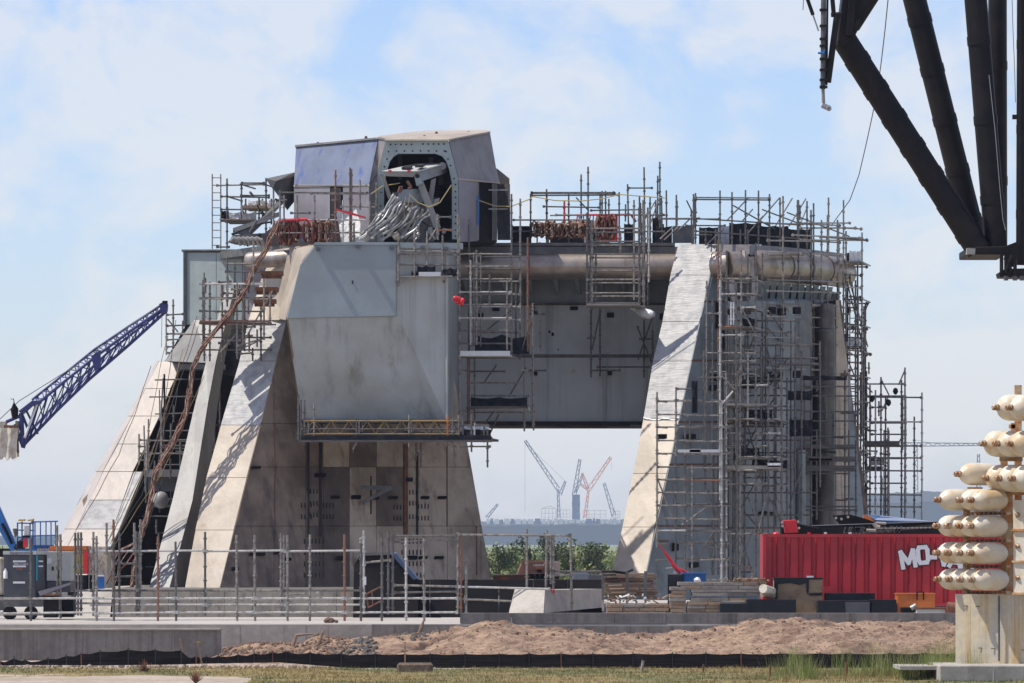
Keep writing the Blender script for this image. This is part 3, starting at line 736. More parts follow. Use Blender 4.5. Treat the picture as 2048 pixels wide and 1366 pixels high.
# sloped brownish cover panels above the right ring pipe
cp = [(1436, 489, 231.0), (1500, 489, 231.2), (1560, 493, 234.5), (1620, 499, 238.4), (1688, 507, 242.6)]
for i in range(4):
    a, b = cp[i], cp[i + 1]
    emit('cover_panel', MB().prism([P(a[0] + .6, a[1], a[2]), P(b[0] - .6, b[1], b[2]), P(b[0] - .6, b[1] + 19 - i, b[2] - .3), P(a[0] + .6, a[1] + 22 - i, a[2] - .4)], V((0, .4, -.05))), M['hood'], LM)

# ---- strut between the legs
ys = [576, 721, 805, 1000, 1178]
L_ = [451, 413, 391, 345, 298]; R_ = [469, 432, 416, 385, 338]
YS = lambda y: lerp(230, 222.6, (y - 576) / 602)
emit('inclined_strut', loft([[P(l, y, YS(y) + .3), P(r, y, YS(y)), P(r + lerp(12, 34, (y - 576) / 602), y, YS(y) + 1.5), P(l + lerp(12, 34, (y - 576) / 602), y, YS(y) + 2)] for l, r, y in zip(L_, R_, ys)]), M['strut'], LM)

# ---- rear left leg
yC = [722, 777, 832, 888, 943, 1000, 1058, 1110, 1169]
LC = [312, 283, 254, 226, 190, 156, 128, 95, 62]
DC = [318, 290, 264, 236, 206, 179, 153, 126, 96]
RC = [367, 341, 319, 293, 266, 246, 226, 204, 178]
YC = lambda y: lerp(240, 233, (y - 722) / 447)
legC = empty('rear_leg', P(120, 1169, 235), parent=LM)
rings = []
for y, l, d, r in zip(yC, LC, DC, RC):
    rings.append([P(l, y, YC(y) + 1.5) + V((.05, .1, 0)), P(d, y, YC(y) + .3) + V((0, .1, 0)), P(r, y, YC(y)) + V((-.03, .1, 0)), P(r + 2, y, YC(y) + 7), P(l + 30, y, YC(y) + 8)])
emit('leg_core', loft(rings), M['seam'], legC)
for i in range(len(yC) - 1):
    for (E, G, ya, yb) in ((LC, DC, 1.5, .3), (DC, RC, .3, 0.0)):
        y0, y1 = yC[i], yC[i + 1]
        if E is LC and i % 2 == 0 and i < 6:
            i2 = i + 2
        elif E is LC and i % 2: continue
        else: i2 = i + 1
        y1 = yC[i2]
        a, b = P(E[i] + .7, y0 + .6, YC(y0) + ya), P(G[i] - .5, y0 + .6, YC(y0) + yb)
        c, d = P(G[i2] - .5, y1 - .6, YC(y1) + yb), P(E[i2] + .7, y1 - .6, YC(y1) + ya)
        n = (b - a).cross(d - a).normalized()
        if n.y > 0: n = -n
        emit('panel', MB().prism([a, b, c, d], -n * .06), M['foil'] if (E is DC and i in (5, )) else M['pink'], legC)
# second strip on the right, lower down
yC2 = [943, 1000, 1058, 1110]
LC2 = [268, 247, 227, 205]; RC2 = [286, 262, 238, 213]
for i in range(3):
    a, b = P(LC2[i], yC2[i] + .5, YC(yC2[i]) - .1), P(RC2[i], yC2[i] + .5, YC(yC2[i]) - .2)
    c, d = P(RC2[i + 1], yC2[i + 1] - .5, YC(yC2[i + 1]) - .2), P(LC2[i + 1], yC2[i + 1] - .5, YC(yC2[i + 1]) - .1)
    emit('panel', MB().prism([a, b, c, d], V((.05, .4, 0))), M['foil'], legC)
# rear box face above it
rb = empty('rear_box', P(440, 650, 238), parent=LM)
plX = Plane(P(370, 500, 238), P(505, 500, 236.6), P(370, 650, 238))
plate(rb, 'box_plate', plX, [(372, 505), (432, 505), (432, 640), (372, 650)], M['portal'], proud=.02)
plate(rb, 'box_plate', plX, [(433, 505), (484, 505), (484, 640), (433, 640)], M['portal'], proud=.02)
plate(rb, 'box_plate', plX, [(485, 505), (530, 505), (530, 640), (485, 640)], M['hoodlow'], proud=.02)
emit('box_core', MB().prism([plX.at(a, b, -.06) for a, b in ((368, 500), (560, 499), (560, 640), (500, 760), (330, 722), (369, 655))], V((1, 8, 0))), M['dark'], rb)
emit('top_flange', MB().prism([P(363, 499, 237.9), P(505, 498.5, 236.4), P(505, 502, 236.4), P(363, 502.5, 237.9)], V((0, 1, 0))), M['darkgrey'], rb)
emit('sloping_plate', MB().prism([P(388, 640, 237.5), P(440, 640, 237), P(420, 726, 236), P(330, 722, 237.5)], V((0, .1, 0))), M['strut'], rb)
rod(rb, 'corner_post', P(369, 503, 237.9), P(369, 652, 237.9), .05, M['darkgrey'], sq=True)

# ---- dark interior behind the legs, with floors and vessel
it = empty('leg_interior', P(330, 1176, 240), parent=LM)
emit('back_wall', MB().prism([P(330, 720, 242), P(640, 640, 242), P(640, 1176, 242), P(170, 1176, 242)], V((0, .3, 0))), M['dark'], it)  # wall coloured near black for the shade inside the leg
emit('floor_beam', MB().box(P(405, 735, 236.5), (2.0, 2.0, .2)), M['darkgrey'], it)
emit('floor_beam', MB().box(P(362, 947, 234), (2.7, 2.6, .3)), M['strut'], it)
emit('floor_beam', MB().box(P(362, 968, 233.6), (2.7, .2, .6)), M['darkgrey'], it)
emit('pressure_vessel', MB().lathe(P(322, 1000, 232), (0, 0, -1), [(-.35, .02), (-.32, .15), (-.22, .26), (0, .34), (.22, .26), (.32, .15), (.35, .02)], 20), M['strut'], it, smooth=True)
emit('shelf', MB().box(P(325, 1012, 232.2), (1.3, .5, .1)), M['darkgrey'], it)
rr = random.Random(3)
for k in range(16):
    xx = rr.uniform(285, 430); y0 = rr.uniform(740, 1000)
    rod(it, 'service_pipe', P(xx, y0, 233 + rr.random() * 3), P(xx - rr.uniform(-4, 4), y0 + rr.uniform(60, 180), 233 + rr.random() * 3), rr.uniform(.02, .05), M[rr.choice(['darkgrey', 'darkgrey', 'strut', 'dark'])])
for k in range(12):
    y0 = 760 + k * 34
    rod(it, 'service_pipe', P(rr.uniform(280, 330), y0, 236), P(rr.uniform(380, 440), y0 + rr.uniform(-3, 3), 236), .03, M['darkgrey'])

# ---- hooded tower on top
hd = empty('hooded_tower', P(800, 485, 230), parent=LM)
YL, YP, YR = 232.3, 228.0, 230.5
zc = lambda y, Y: y
# left hood
emit('hood_panel', MB().prism([P(592, 293.5, YL), P(756, 278, YP + .4), P(738, 369.5, YP - .6), P(588, 370, YL - 1)], V((0, .1, 0))), M['bluefilm'], hd, label='large blue film covered hood panel with darker blue runs')
emit('hood_core', MB().prism([P(593, 295, YL + .12), P(772, 281, YP + .5), P(757, 346, YP + .5), P(756, 484, YP + .5), P(589, 484, YL - .7), P(589, 369, YL - .7)], V((0, 8, .2))), M['hoodlow'], hd)
for i, (a, b) in enumerate(((588, 660), (661, 685), (686, 738))):
    f = lambda x: lerp(YL - 1, YP - .6, (x - 588) / 150)
    if i == 1:
        emit('doorway_shade_plate', MB().prism([P(662, 375, f(662)), P(682, 375, f(682)), P(682, 482, f(682)), P(662, 482, f(662))], V((0, .1, 0))), M['dark'], hd)  # solid dark plate painting the shade of the doorway
        for y in (400, 430, 460): emit('door_rung', MB().box(P(672, y, f(672) - .05), (.4, .06, .05)), M['strut'], hd)
    else:
        emit('wall_panel', MB().prism([P(a, 372, f(a)), P(b, 372, f(b)), P(b, 485, f(b)), P(a, 485, f(a))], V((0, .1, 0))), M['hoodlow'], hd)
emit('fold_strip', MB().prism([P(587, 370, YL - 1.05), P(739, 369, YP - .65), P(739, 372.5, YP - .65), P(587, 373.5, YL - 1.05)], V((0, .1, 0))), M['beige'], hd)
emit('hood_panel', MB().prism([P(757, 277.5, YP + .3), P(772, 280, YP - .1), P(755, 347, YP - .2), P(739, 369, YP - .6)], V((0, .1, 0))), M['hood'], hd)
emit('wall_panel', MB().prism([P(739, 371, YP - .6), P(755, 349, YP - .2), P(755, 485, YP - .2), P(739, 485, YP - .6)], V((0, .1, 0))), M['hoodlow'], hd)
emit('roof_edge', MB().prism([P(590, 290, YL - .1), P(757, 274.5, YP + .2), P(773, 277.5, YP - .2), P(773, 280.5, YP - .2), P(757, 278, YP + .2), P(590, 294, YL - .1)], V((0, 1.5, .03))), M['hood'], hd)
# portal frame
out_ = [(772, 281), (897, 281), (916, 356), (917, 478), (904, 478), (904, 366), (898, 338), (892, 322), (884, 312), (871, 307), (797, 307), (787, 313), (780, 322), (775, 337), (768, 368), (768, 484), (755, 484), (755, 348)]
pp = [P(x, y, YP - .2) for x, y in out_]
# build as strips so faces stay planar and simple
def portal_mb():
    mb = MB()
    strips = [[0, 1, 9, 10], [1, 8, 9], [1, 2, 6, 7, 8], [2, 3, 4, 5, 6], [0, 10, 11], [0, 11, 12, 13, 17], [17, 13, 14, 15, 16]]
    for s_ in strips: mb.prism([pp[i] for i in s_], V((0, .35, 0)))
    return mb
emit('portal_frame', portal_mb(), M['portal'], hd)
bm_ = MB()
for x, y in [(781 + k * 10.5, 289) for k in range(5)] + [(846 + k * 10.5, 288) for k in range(5)] + [(777 + k * 16, 302 if 0 < k < 8 else 303) for k in range(8)] + [(774, 318), (769, 333), (763, 350), (762, 385), (761, 412), (761, 438), (762, 462),
              (892, 303), (896, 318), (901, 331), (908, 357), (911, 369), (911, 383), (911, 395), (911, 408), (911, 421), (911, 434), (911, 447), (911, 460), (911, 472)]:
    bm_.tube([P(x, y, YP - .215), P(x, y, YP - .19)], .035, 8)
emit('bolt_hole', bm_, M['dark'], hd, kind='stuff')
# interior of the portal
emit('interior_wall', MB().prism([P(760, 300, YP + 6), P(905, 300, YP + 6), P(905, 484, YP + 6), P(760, 484, YP + 6)], V((0, .1, 0))), M['dark'], hd)  # portal shade painted into the wall colour
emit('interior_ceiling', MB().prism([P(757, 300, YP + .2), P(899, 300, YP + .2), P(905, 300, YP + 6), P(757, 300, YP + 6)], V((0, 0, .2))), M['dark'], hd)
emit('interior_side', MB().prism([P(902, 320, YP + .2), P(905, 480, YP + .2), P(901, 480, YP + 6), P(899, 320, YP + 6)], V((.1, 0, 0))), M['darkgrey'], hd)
for i, (x, y, w, h) in enumerate(((882, 345, 10, 50), (800, 330, 8, 60), (870, 400, 18, 12), (862, 330, 8, 30))):
    emit('interior_bracket', MB().box(P(x, y, YP + 4 - i * .4), (w / 50, .3, h / 50)), M['darkgrey'], hd)
# right hood
emit('hood_panel', MB().prism([P(898, 280, YP), P(980, 265, YR), P(992, 335, YR - .1), P(1000, 366, YR - .2), P(917, 358, YP - .1)], V((0, .1, 0))), M['hood'], hd)
emit('hood_core', MB().prism([P(899, 282, YP + .15), P(979, 267, YR + .1), P(992, 335, YR), P(998, 368, YR), P(994, 484, YR), P(905, 484, YP + .5)], V((-.5, 6, 0))), M['dark'], hd)
emit('wall_panel', MB().prism([P(917, 360, YP - .1), P(955, 363, YP + 1.1), P(955, 482, YP + 1.1), P(917, 484, YP - .1)], V((0, .1, 0))), M['hoodlow'], hd)
emit('fold_strip', MB().prism([P(916, 356.5, YP - .15), P(1000, 364.5, YR - .25), P(1000, 367.5, YR - .25), P(916, 359.5, YP - .15)], V((0, .08, 0))), M['beige'], hd)
emit('door_leaf', MB().prism([P(995, 368, YR - .4), P(1020, 368, YR - 1.4), P(1021, 480, YR - 1.4), P(995, 480, YR - .4)], V((0, .08, 0))), M['darkgrey'], hd)
emit('door_jamb', MB().prism([P(955, 364, YP + 1.1), P(958, 364, YP + 1.1), P(958, 480, YP + 1.1), P(955, 480, YP + 1.1)], V((0, .2, 0))), M['hood'], hd)
emit('door_jamb', MB().prism([P(984, 367, YR - .5), P(994, 368, YR - .3), P(994, 480, YR - .3), P(984, 480, YR - .5)], V((0, .2, 0))), M['strut'], hd)
emit('blue_sheet', MB().box(P(957, 420, YP + 1.0), (.06, .05, 1.2)), M['blue'], hd)
for y in (380, 418): emit('door_rail', MB().box(P(997, y, YR - 1.2), (.8, .05, .06)), M['strut'], hd)
emit('rear_hood', MB().prism([P(993, 336, YR + 3), P(1019, 357, YR + 3), P(1019, 360, YR + 3), P(1003, 360, YR + 3), P(1002, 372, YR + 3), P(996, 372, YR + 3)], V((0, 3, 0))), M['hood'], hd)
# roof over portal, sloping towards the front
roof = [P(771, 281, YP - .35), P(898, 281, YP - .35), P(981, 265.5, YR - .1), P(972, 262.5, YR + 2.2), P(850, 264, YR + 3.2), P(757, 274.5, YP + 1.6)]
emit('roof_plate', MB().prism(roof, V((0, .02, .06))), M['beige'], hd)
for x, y, Y in ((732, 274, YP + 2), (849, 272, YP + 1), (873, 265, YP + 2.5), (937, 264, YR + .6), (636, 286, YL)):
    emit('lifting_lug', MB().prism([P(x - 3.5, y + 3, Y), P(x - 2, y - 2, Y), P(x + 2, y - 2, Y), P(x + 3.5, y + 3, Y)], V((0, .08, 0))), M['rust'], hd)

# ---- hose arm inside the portal: a separate swinging mechanism
ha = empty('umbilical_arm', P(830, 484, 226.5), 'folded grey quick disconnect arm with silver hoses inside the arched portal', 'service arm')
emit('top_plate', MB().prism([P(764, 345, 225.6), P(833, 345, 225.6), P(895, 328, 228.5), P(830, 330, 228.9)], V((0, 0, .06))), M['gen2'], ha, label='pale sunlit top plate with dark cutouts')  # pale colour carries the white of sun on the plate
emit('plate_front', MB().prism([P(763, 343, 225.55), P(834, 343, 225.55), P(826, 354, 225.6), P(774, 352, 225.6)], V((0, .15, 0))), M['strut'], ha)
for (x0, y0, x1, y1) in ((803, 335, 820, 339), (830, 332, 845, 335)):
    emit('plate_cutout', MB().prism([P(x0, y1, 226.0), P(x1, y1, 226.0), P(x1 + 5, y0, 226.9), P(x0 + 7, y0, 226.9)], V((0, 0, .09))), M['dark'], ha)
for x in (780, 818): emit('red_lug', MB().box(P(x, 342, 225.5), (.13, .1, .08)), M['redb'], ha)
emit('side_link', MB().prism([P(833, 346, 225.7), P(895, 329, 228.5), P(895, 345, 228.5), P(845, 362, 225.8)], V((-.15, .05, 0))), M['strut'], ha)
emit('side_link', MB().prism([P(762, 349, 225.7), P(768, 349, 225.7), P(783, 392, 226.2), P(776, 398, 226.2)], V((0, .2, 0))), M['strut'], ha)
emit('inclined_ram', MB().prism([P(832, 362, 225.9), P(845, 358, 225.9), P(882, 455, 225.9), P(868, 455, 225.9)], V((0, .3, 0))), M['strut'], ha)
emit('pivot_plate', MB().prism([P(827, 348, 225.7), P(838, 346, 225.7), P(845, 366, 225.7), P(833, 372, 225.7)], V((0, .12, 0))), M['portal'], ha)
emit('pivot_boss', MB().tube([P(835, 352, 225.65), P(835, 352, 225.9)], .09, 14), M['dark'], ha)
emit('pivot_boss', MB().tube([P(885, 332, 227.9), P(885, 332, 228.2)], .15, 14), M['strut'], ha)
emit('connector_box', MB().prism([P(797, 380, 225.8), P(819, 378, 225.8), P(820, 405, 225.8), P(796, 404, 225.8)], V((.5, .5, .03))), M['plate'], ha)
emit('mast', MB().prism([P(784, 384, 226.6), P(858, 384, 226.6), P(862, 484, 226.6), P(800, 484, 226.6)], V((0, .4, 0))), M['darkgrey'], ha)
emit('mast_side', MB().prism([P(826, 396, 226.4), P(838, 398, 226.4), P(840, 478, 226.4), P(790, 478, 226.2), P(812, 430, 226.3)], V((0, .3, 0))), M['strut'], ha)
emit('mast_rib', MB().prism([P(862, 360, 226.8), P(872, 356, 226.8), P(866, 400, 226.8), P(868, 482, 226.8), P(856, 482, 226.8), P(856, 400, 226.8)], V((0, .2, 0))), M['strut'], ha)
for (x, y) in ((810, 446), (822, 446)):
    emit('mast_cutout', MB().prism([P(x - 5, y - 8, 226.1), P(x + 5, y - 8, 226.1), P(x + 5, y + 8, 226.1), P(x - 5, y + 8, 226.1)], V((0, .05, 0))), M['dark'], ha)
hs = [((790, 396), (780, 410), (772, 424), (760, 430), (750, 440), (742, 452)), ((795, 398), (786, 412), (778, 424), (770, 430), (758, 436), (746, 450)), ((806, 416), (800, 424), (792, 436), (784, 444), (776, 452)),
      ((812, 416), (806, 428), (798, 438), (790, 448), (782, 452)), ((818, 420), (810, 432), (802, 444), (794, 452)), ((786, 392), (776, 408), (768, 424)), ((800, 404), (790, 414), (782, 426), (775, 432)),
      ((792, 446), (780, 450), (770, 456), (760, 462), (748, 470)), ((744, 452), (738, 462), (730, 470), (722, 476)), ((786, 468), (776, 472), (766, 478))]
for k, h in enumerate(hs):
    emit('hose', MB().tube([P(x, y, 225.3 - .1 * (k % 3)) for x, y in h], .05, 10), M['hose'], ha, smooth=True)
    for q in (0, -1):
        c = P(*h[q], 225.3 - .1 * (k % 3)); emit('hose_fitting', MB().tube([c - V((.05, 0, .06)), c + V((.05, 0, .06))], .07, 8), M['hose'], ha)
emit('catcher', MB().lathe(P(735, 476, 225.2), (-.7, -.6, .6), [(0, .2), (.25, .2), (.26, .15), (.05, .14)], 16), M['strut'], ha, smooth=True)
emit('catcher', MB().lathe(P(790, 474, 225.2), (.7, -.5, .5), [(0, .17), (.25, .16), (.26, .12), (.05, .12)], 16), M['pipe'], ha, smooth=True)
for k in range(26):
    a = P(rr.uniform(742, 860), rr.uniform(440, 480), 225.5 + rr.random())
    rod(ha, 'linkage', a, a + V((rr.uniform(-.5, .5), rr.uniform(-.2, .2), rr.uniform(-.5, .5))), rr.uniform(.02, .06), M[rr.choice(['strut', 'darkgrey', 'hose', 'dark'])])
rz = random.Random(8)
for k in range(15):
    f = k / 14
    x0, y0 = lerp(786, 858, f) + rz.uniform(-2, 2), lerp(398, 424, f) + rz.uniform(-4, 4)
    x1, y1 = lerp(724, 812, f) + rz.uniform(-3, 3), lerp(470, 478, f) + rz.uniform(-8, 0)
    pts = []
    for q in range(13):
        t = q / 12; w = math.sin(t * 9 + k) * 2.2
        pts.append(P(lerp(x0, x1, t) + w + 6 * math.sin(math.pi * t), lerp(y0, y1, t) + w * .6 - 5 * math.sin(math.pi * t), 225.0 + .35 * math.sin(t * 4 + k)))
    emit('hose', MB().tube(pts, rz.uniform(.028, .05), 8), M[rz.choice(['hose', 'strut', 'hose', 'darkgrey'])], ha, smooth=True)
for k in range(10):
    x, y = rz.uniform(775, 900), rz.uniform(360, 470)
    emit('bracket', MB().prism([P(x, y, 226.3), P(x + rz.uniform(4, 12), y + rz.uniform(-3, 3), 226.3), P(x + rz.uniform(3, 9), y + rz.uniform(8, 20), 226.3), P(x - 2, y + rz.uniform(6, 16), 226.3)], V((0, .1, 0))), M[rz.choice(['strut', 'darkgrey', 'portal'])], ha)
for k in range(6):
    x, y = rz.uniform(790, 850), rz.uniform(380, 400)
    emit('hanging_line', MB().tube([P(x, y, 224.9), P(x - 4, y + 22, 224.8), P(x + rz.uniform(-14, 10), y + rz.uniform(40, 70), 224.8)], .014, 4), M[rz.choice(['rope', 'wire', 'cable'])], ha)
emit('red_hook', MB().tube([P(797, 384, 225.4), P(800, 374, 225.4), P(804, 372, 225.4), P(803, 380, 225.4), P(798, 386, 225.4)], .05, 8), M['rust'], ha)
emit('red_hook', MB().tube([P(814, 362, 225.4), P(818, 368, 225.4), P(822, 374, 225.4), P(817, 378, 225.4)], .06, 8), M['rust'], ha)

# second arm at the left rear
ha2 = empty('umbilical_arm', P(540, 490, 232), 'grey quick disconnect arm reaching out left of the blue hood', 'service arm')
emit('hood_side', MB().prism([P(531, 358, 231), P(590, 346, 232.5), P(590, 400, 232.5), P(574, 420, 232), P(560, 396, 231.6)], V((0, .3, 0))), M['darkgrey'], ha2)
emit('hood_rim', MB().prism([P(531, 357, 230.9), P(590, 344.5, 232.4), P(590, 352, 232.4), P(552, 362, 231.2), P(545, 378, 231.2)], V((0, .3, 0))), M['strut'], ha2)
emit('arm_beam', MB().prism([P(556, 400, 230.6), P(574, 398, 230.6), P(500, 470, 230), P(466, 466, 230), P(466, 456, 230), P(520, 440, 230.2)], V((0, .5, 0))), M['darkgrey'], ha2)
emit('arm_beam', MB().prism([P(466, 456, 229.9), P(560, 424, 230.2), P(560, 432, 230.2), P(470, 464, 229.9)], V((0, .2, 0))), M['strut'], ha2)
emit('arm_nose', MB().prism([P(456, 484, 229.8), P(466, 470, 229.8), P(530, 466, 229.8), P(560, 440, 230), P(580, 440, 230), P(580, 492, 230), P(470, 488, 229.8)], V((0, .6, 0))), M['darkgrey'], ha2)
for k in range(6):
    emit('hose', MB().tube([P(462 + k * 9, 482, 229.4), P(468 + k * 9, 476, 229.3), P(478 + k * 9, 480, 229.3), P(482 + k * 9, 490, 229.4)], .08, 8), M['strut'], ha2, smooth=True)
for k in range(18):
    a = P(rr.uniform(470, 580), rr.uniform(390, 485), 229.6 + rr.random())
    rod(ha2, 'linkage', a, a + V((rr.uniform(-.6, .6), rr.uniform(-.2, .2), rr.uniform(-.6, .6))), rr.uniform(.02, .06), M[rr.choice(['strut', 'darkgrey', 'dark'])])

# ---- concrete foundation
fd = empty('foundation_plinth', P(450, 1235, 214), 'long shaded concrete plinth under the left legs with sunlit sloping end', 'plinth')
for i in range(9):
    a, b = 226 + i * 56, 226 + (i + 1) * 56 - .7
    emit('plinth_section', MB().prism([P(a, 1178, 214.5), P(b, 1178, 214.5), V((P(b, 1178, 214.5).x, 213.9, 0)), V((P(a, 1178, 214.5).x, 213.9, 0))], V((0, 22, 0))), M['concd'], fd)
emit('plinth_end', MB().prism([P(160, 1180, 215.6), P(225, 1178, 214.45), V((P(220, 1234, 213.9).x, 213.9, 0)), V((P(146, 1232, 215).x, 215, 0))], V((0, 20, 0))), M['concl'], fd)  # lighter concrete here, sunlight on the slope put into the colour
fd2 = empty('foundation_block', P(1105, 1222, 208), 'pale tapered concrete block with rust runs below the black trench wall', 'concrete block')
emit('block_face', MB().prism([P(1030, 1179, 207.5), P(1090, 1180, 206.5), P(1087, 1226, 205.5), P(1018, 1226, 206.6)], V((0, 5, 0))), M['concl'], fd2)
emit('block_side', MB().prism([P(1090.5, 1180, 206.5), P(1205, 1178, 213), P(1205, 1215, 213), P(1087.5, 1226, 205.5)], V((0, 3, 0))), M['concl'], fd2)
# black trench wall and ramp plate
tw = empty('trench_wall', P(1010, 1222, 214), 'low black steel trench wall between the two leg groups', 'trench wall')
for i in range(7):
    a, b = 722 + i * 69, 722 + (i + 1) * 69 - .7
    emit('wall_panel', MB().prism([P(a, 1159, 213.4), P(b, 1159.5, 213.4), P(b, 1236, 213), P(a, 1236, 213)], V((0, .4, 0))), M['black'], tw)
rp = empty('ramp_shield', P(770, 1222, 212.5), 'black angular steel deflector with a bluish sloping edge under the mount', 'deflector')
emit('shield_plate', MB().prism([P(722, 1108, 213), P(790, 1107, 212.8), P(836, 1160, 212.6), P(836, 1236, 212.4), P(706, 1236, 212.4), P(708, 1130, 213)], V((0, 3, 0))), M['black'], rp)
emit('sloping_edge', MB().prism([P(780, 1106, 212.3), P(792, 1107, 211.6), P(836, 1158, 211.6), P(826, 1159, 212.3)], V((0, 1.2, .04))), M['fadeblue'], rp)
emit('shield_rim', MB().prism([P(708, 1106, 212.9), P(790, 1104, 212.7), P(790, 1109, 212.7), P(708, 1112, 212.9)], V((0, .3, 0))), M['darkgrey'], rp)
gt = empty('rusty_gate_frame', P(750, 1215, 210), 'small rusty tube gate frame leaning before the black deflector', 'gate frame')
q = [P(733, 1188, 210.5), P(764, 1172, 210), P(766, 1200, 210), P(737, 1215, 210.5)]
for i in range(4): rod(gt, 'frame_tube', q[i], q[(i + 1) % 4], .03, M['rust'])
rod(gt, 'frame_tube', P(744, 1183, 210.3), P(746, 1211, 210.3), .025, M['rust'])
# weld seams, stains and drips that break up the big faces of the body
rs_ = random.Random(21)
plL = Plane(A1, A2, D1)
for (x0, y0, x1, y1) in ((664, 640, 668, 836), (742, 640, 748, 836)):
    plate(B, 'weld_seam', plL, [(x0, y0), (x0 + 1.1, y0), (x1 + 1.1, y1), (x1, y1)], M['plate'], proud=.012, thick=.02)
plate(B, 'weld_seam', plL, [(586, 726), (826, 728), (826, 729.2), (586, 727.2)], M['plate'], proud=.012, thick=.02)
for (pts, m) in (([(574, 640), (590, 640), (584, 660), (592, 690), (586, 720), (592, 780), (600, 820), (604, 836), (601, 836)], 'stained'), ([(590, 650), (606, 676), (614, 686), (600, 682), (588, 664)], 'stained3'), ([(598, 694), (626, 706), (612, 705)], 'stained'),):
    plate(B, 'soot_stain', plL, pts, M[m], proud=.006, thick=.01)
# ================================================================== SCAFFOLDS
class Scaf:
    def __init__(s, Y, depth, label, base, group='tube scaffolds around the launch mount', name='scaffold', dx=0.3, r=0.036, m='scaf', slope=0.0, px0=None):
        s.Y, s.d, s.dx, s.r, s.m = Y, depth, dx, r, M[m]
        s.slope = slope; s.px0 = px0 or base[0]
        s.root = empty(name, s.p(*base), label, 'scaffold', group)
        s.rng = random.Random(int(base[0] * 7 + base[1]))
    def p(s, x, y, l=0.0):
        Y = s.Y + s.slope * (x - s.px0)
        return P(x, y, Y) + V((s.dx * l, s.d * l, 0))
    def v(s, x, y0, y1, l=0, m=None, x1=None):
        if m is None and s.m is M['scaf']: m = s.pick()
        rod(s.root, 'standard', s.p(x1 if x1 is not None else x, y1, l), s.p(x, y0, l), s.r, M[m] if m else s.m, 8, rings=0.5)
    def pick(s):
        q = s.rng.random()
        return 'scafr' if q < .035 else 'scafd' if q < .32 else 'scafl' if q < .42 else None
    def h(s, x0, x1, y, l=0, y1=None, m=None):
        if m is None and s.m is M['scaf']: m = s.pick()
        rod(s.root, 'ledger', s.p(x0, y, l), s.p(x1, y if y1 is None else y1, l), s.r * .9, M[m] if m else s.m, 8, ends=True)
    def t(s, x, y, m=None):
        rod(s.root, 'transom', s.p(x, y, -.1), s.p(x, y, 1.1), s.r * .9, M[m] if m else s.m, 8)
    def b(s, x0, y0, x1, y1, l=0, m=None, l1=None):
        rod(s.root, 'brace', s.p(x0, y0, l), s.p(x1, y1, l if l1 is None else l1), s.r * .85, M[m] if m else s.m, 8)
    def deck(s, x0, x1, y, m='board', n=3, th=0.05):
        for k in range(n):
            a = s.p(x0, y, (k + .08) / n); b = s.p(x1, y, (k + .08) / n)
            w = s.d / n * .86
            emit('deck_board', MB().prism([a, b, b + V((0, w, 0)), a + V((0, w, 0))], V((0, 0, th))), M[m], s.root)
    def toe(s, x0, x1, y, hgt=8, m='board', l=-.04):
        emit('toe_board', MB().prism([s.p(x0, y - hgt, l), s.p(x1, y - hgt, l), s.p(x1, y, l), s.p(x0, y, l)], V((0, .03, 0))), M[m], s.root)
    def net(s, x0, x1, y0, y1, m='net', l=.02, sag=2.0):
        n = 10; mb = MB(); vs = []
        for j in range(4):
            for i in range(n + 1):
                f = i / n
                yy = lerp(y0, y1, j / 3) + (sag * math.sin(math.pi * ((f * 2) % 1)) * (1 - j / 3)) + s.rng.uniform(-.5, .5)
                vs.append(s.p(lerp(x0, x1, f), yy, l) + V((0, s.rng.uniform(-.05, .05), 0)))
        fs = [(j * (n + 1) + i, j * (n + 1) + i + 1, (j + 1) * (n + 1) + i + 1, (j + 1) * (n + 1) + i) for j in range(3) for i in range(n)]
        k = len(vs); vs += [q + V((0, .015, 0)) for q in vs]; fs += [tuple(a + k for a in f[::-1]) for f in fs]
        mb.add(vs, fs); emit('net_sheet', mb, M[m], s.root)
    def grid(s, xs, rows, top, bot, back=True, jit=3, miss=0.1, braces=0, transoms=True, bm=None):
        R = s.rng
        for l in ((0, 1) if back else (0,)):
            for x in xs:
                s.v(x + R.uniform(-.8, .8), top + R.uniform(-jit * 3, jit), bot + R.uniform(-1, jit), l, bm if l and bm else None)
            for y in rows:
                for i in range(len(xs) - 1):
                    if R.random() < miss: continue
                    s.h(xs[i], xs[i + 1], y + R.uniform(-.6, .6) + l * R.uniform(-3, 3), l, m=bm if l and bm else None)
        if back and transoms:
            for x in xs:
                for y in rows:
                    if R.random() < .6: s.t(x, y + 2)
        for k in range(braces):
            i = R.randrange(len(xs) - 1); j = R.randrange(max(1, len(rows) - 2))
            y0, y1 = rows[j], rows[min(j + 2, len(rows) - 1)]
            a, b = (xs[i], xs[i + 1]) if R.random() < .5 else (xs[i + 1], xs[i])
            s.b(a, y0, b, y1, R.choice((0, 1)))
    def ladder(s, x, y0, y1, w=10, l=.3, m=None):
        mm = M[m] if m else s.m
        mb = MB()
        A, Bm = s.p(x - w / 2, y1, l), s.p(x - w / 2, y0, l)
        C_, D = s.p(x + w / 2, y1, l), s.p(x + w / 2, y0, l)
        mb.tube([A, Bm], s.r * .75, 6); mb.tube([C_, D], s.r * .75, 6)
        o = emit('ladder', mb, mm, s.root)
        n = max(2, int((Bm - A).length / 0.3))
        for k in range(n):
            f = (k + .5) / n
            a, b = A.lerp(Bm, f), C_.lerp(D, f)
            rod(o, 'rung', a, b, s.r * .55, mm, 6)
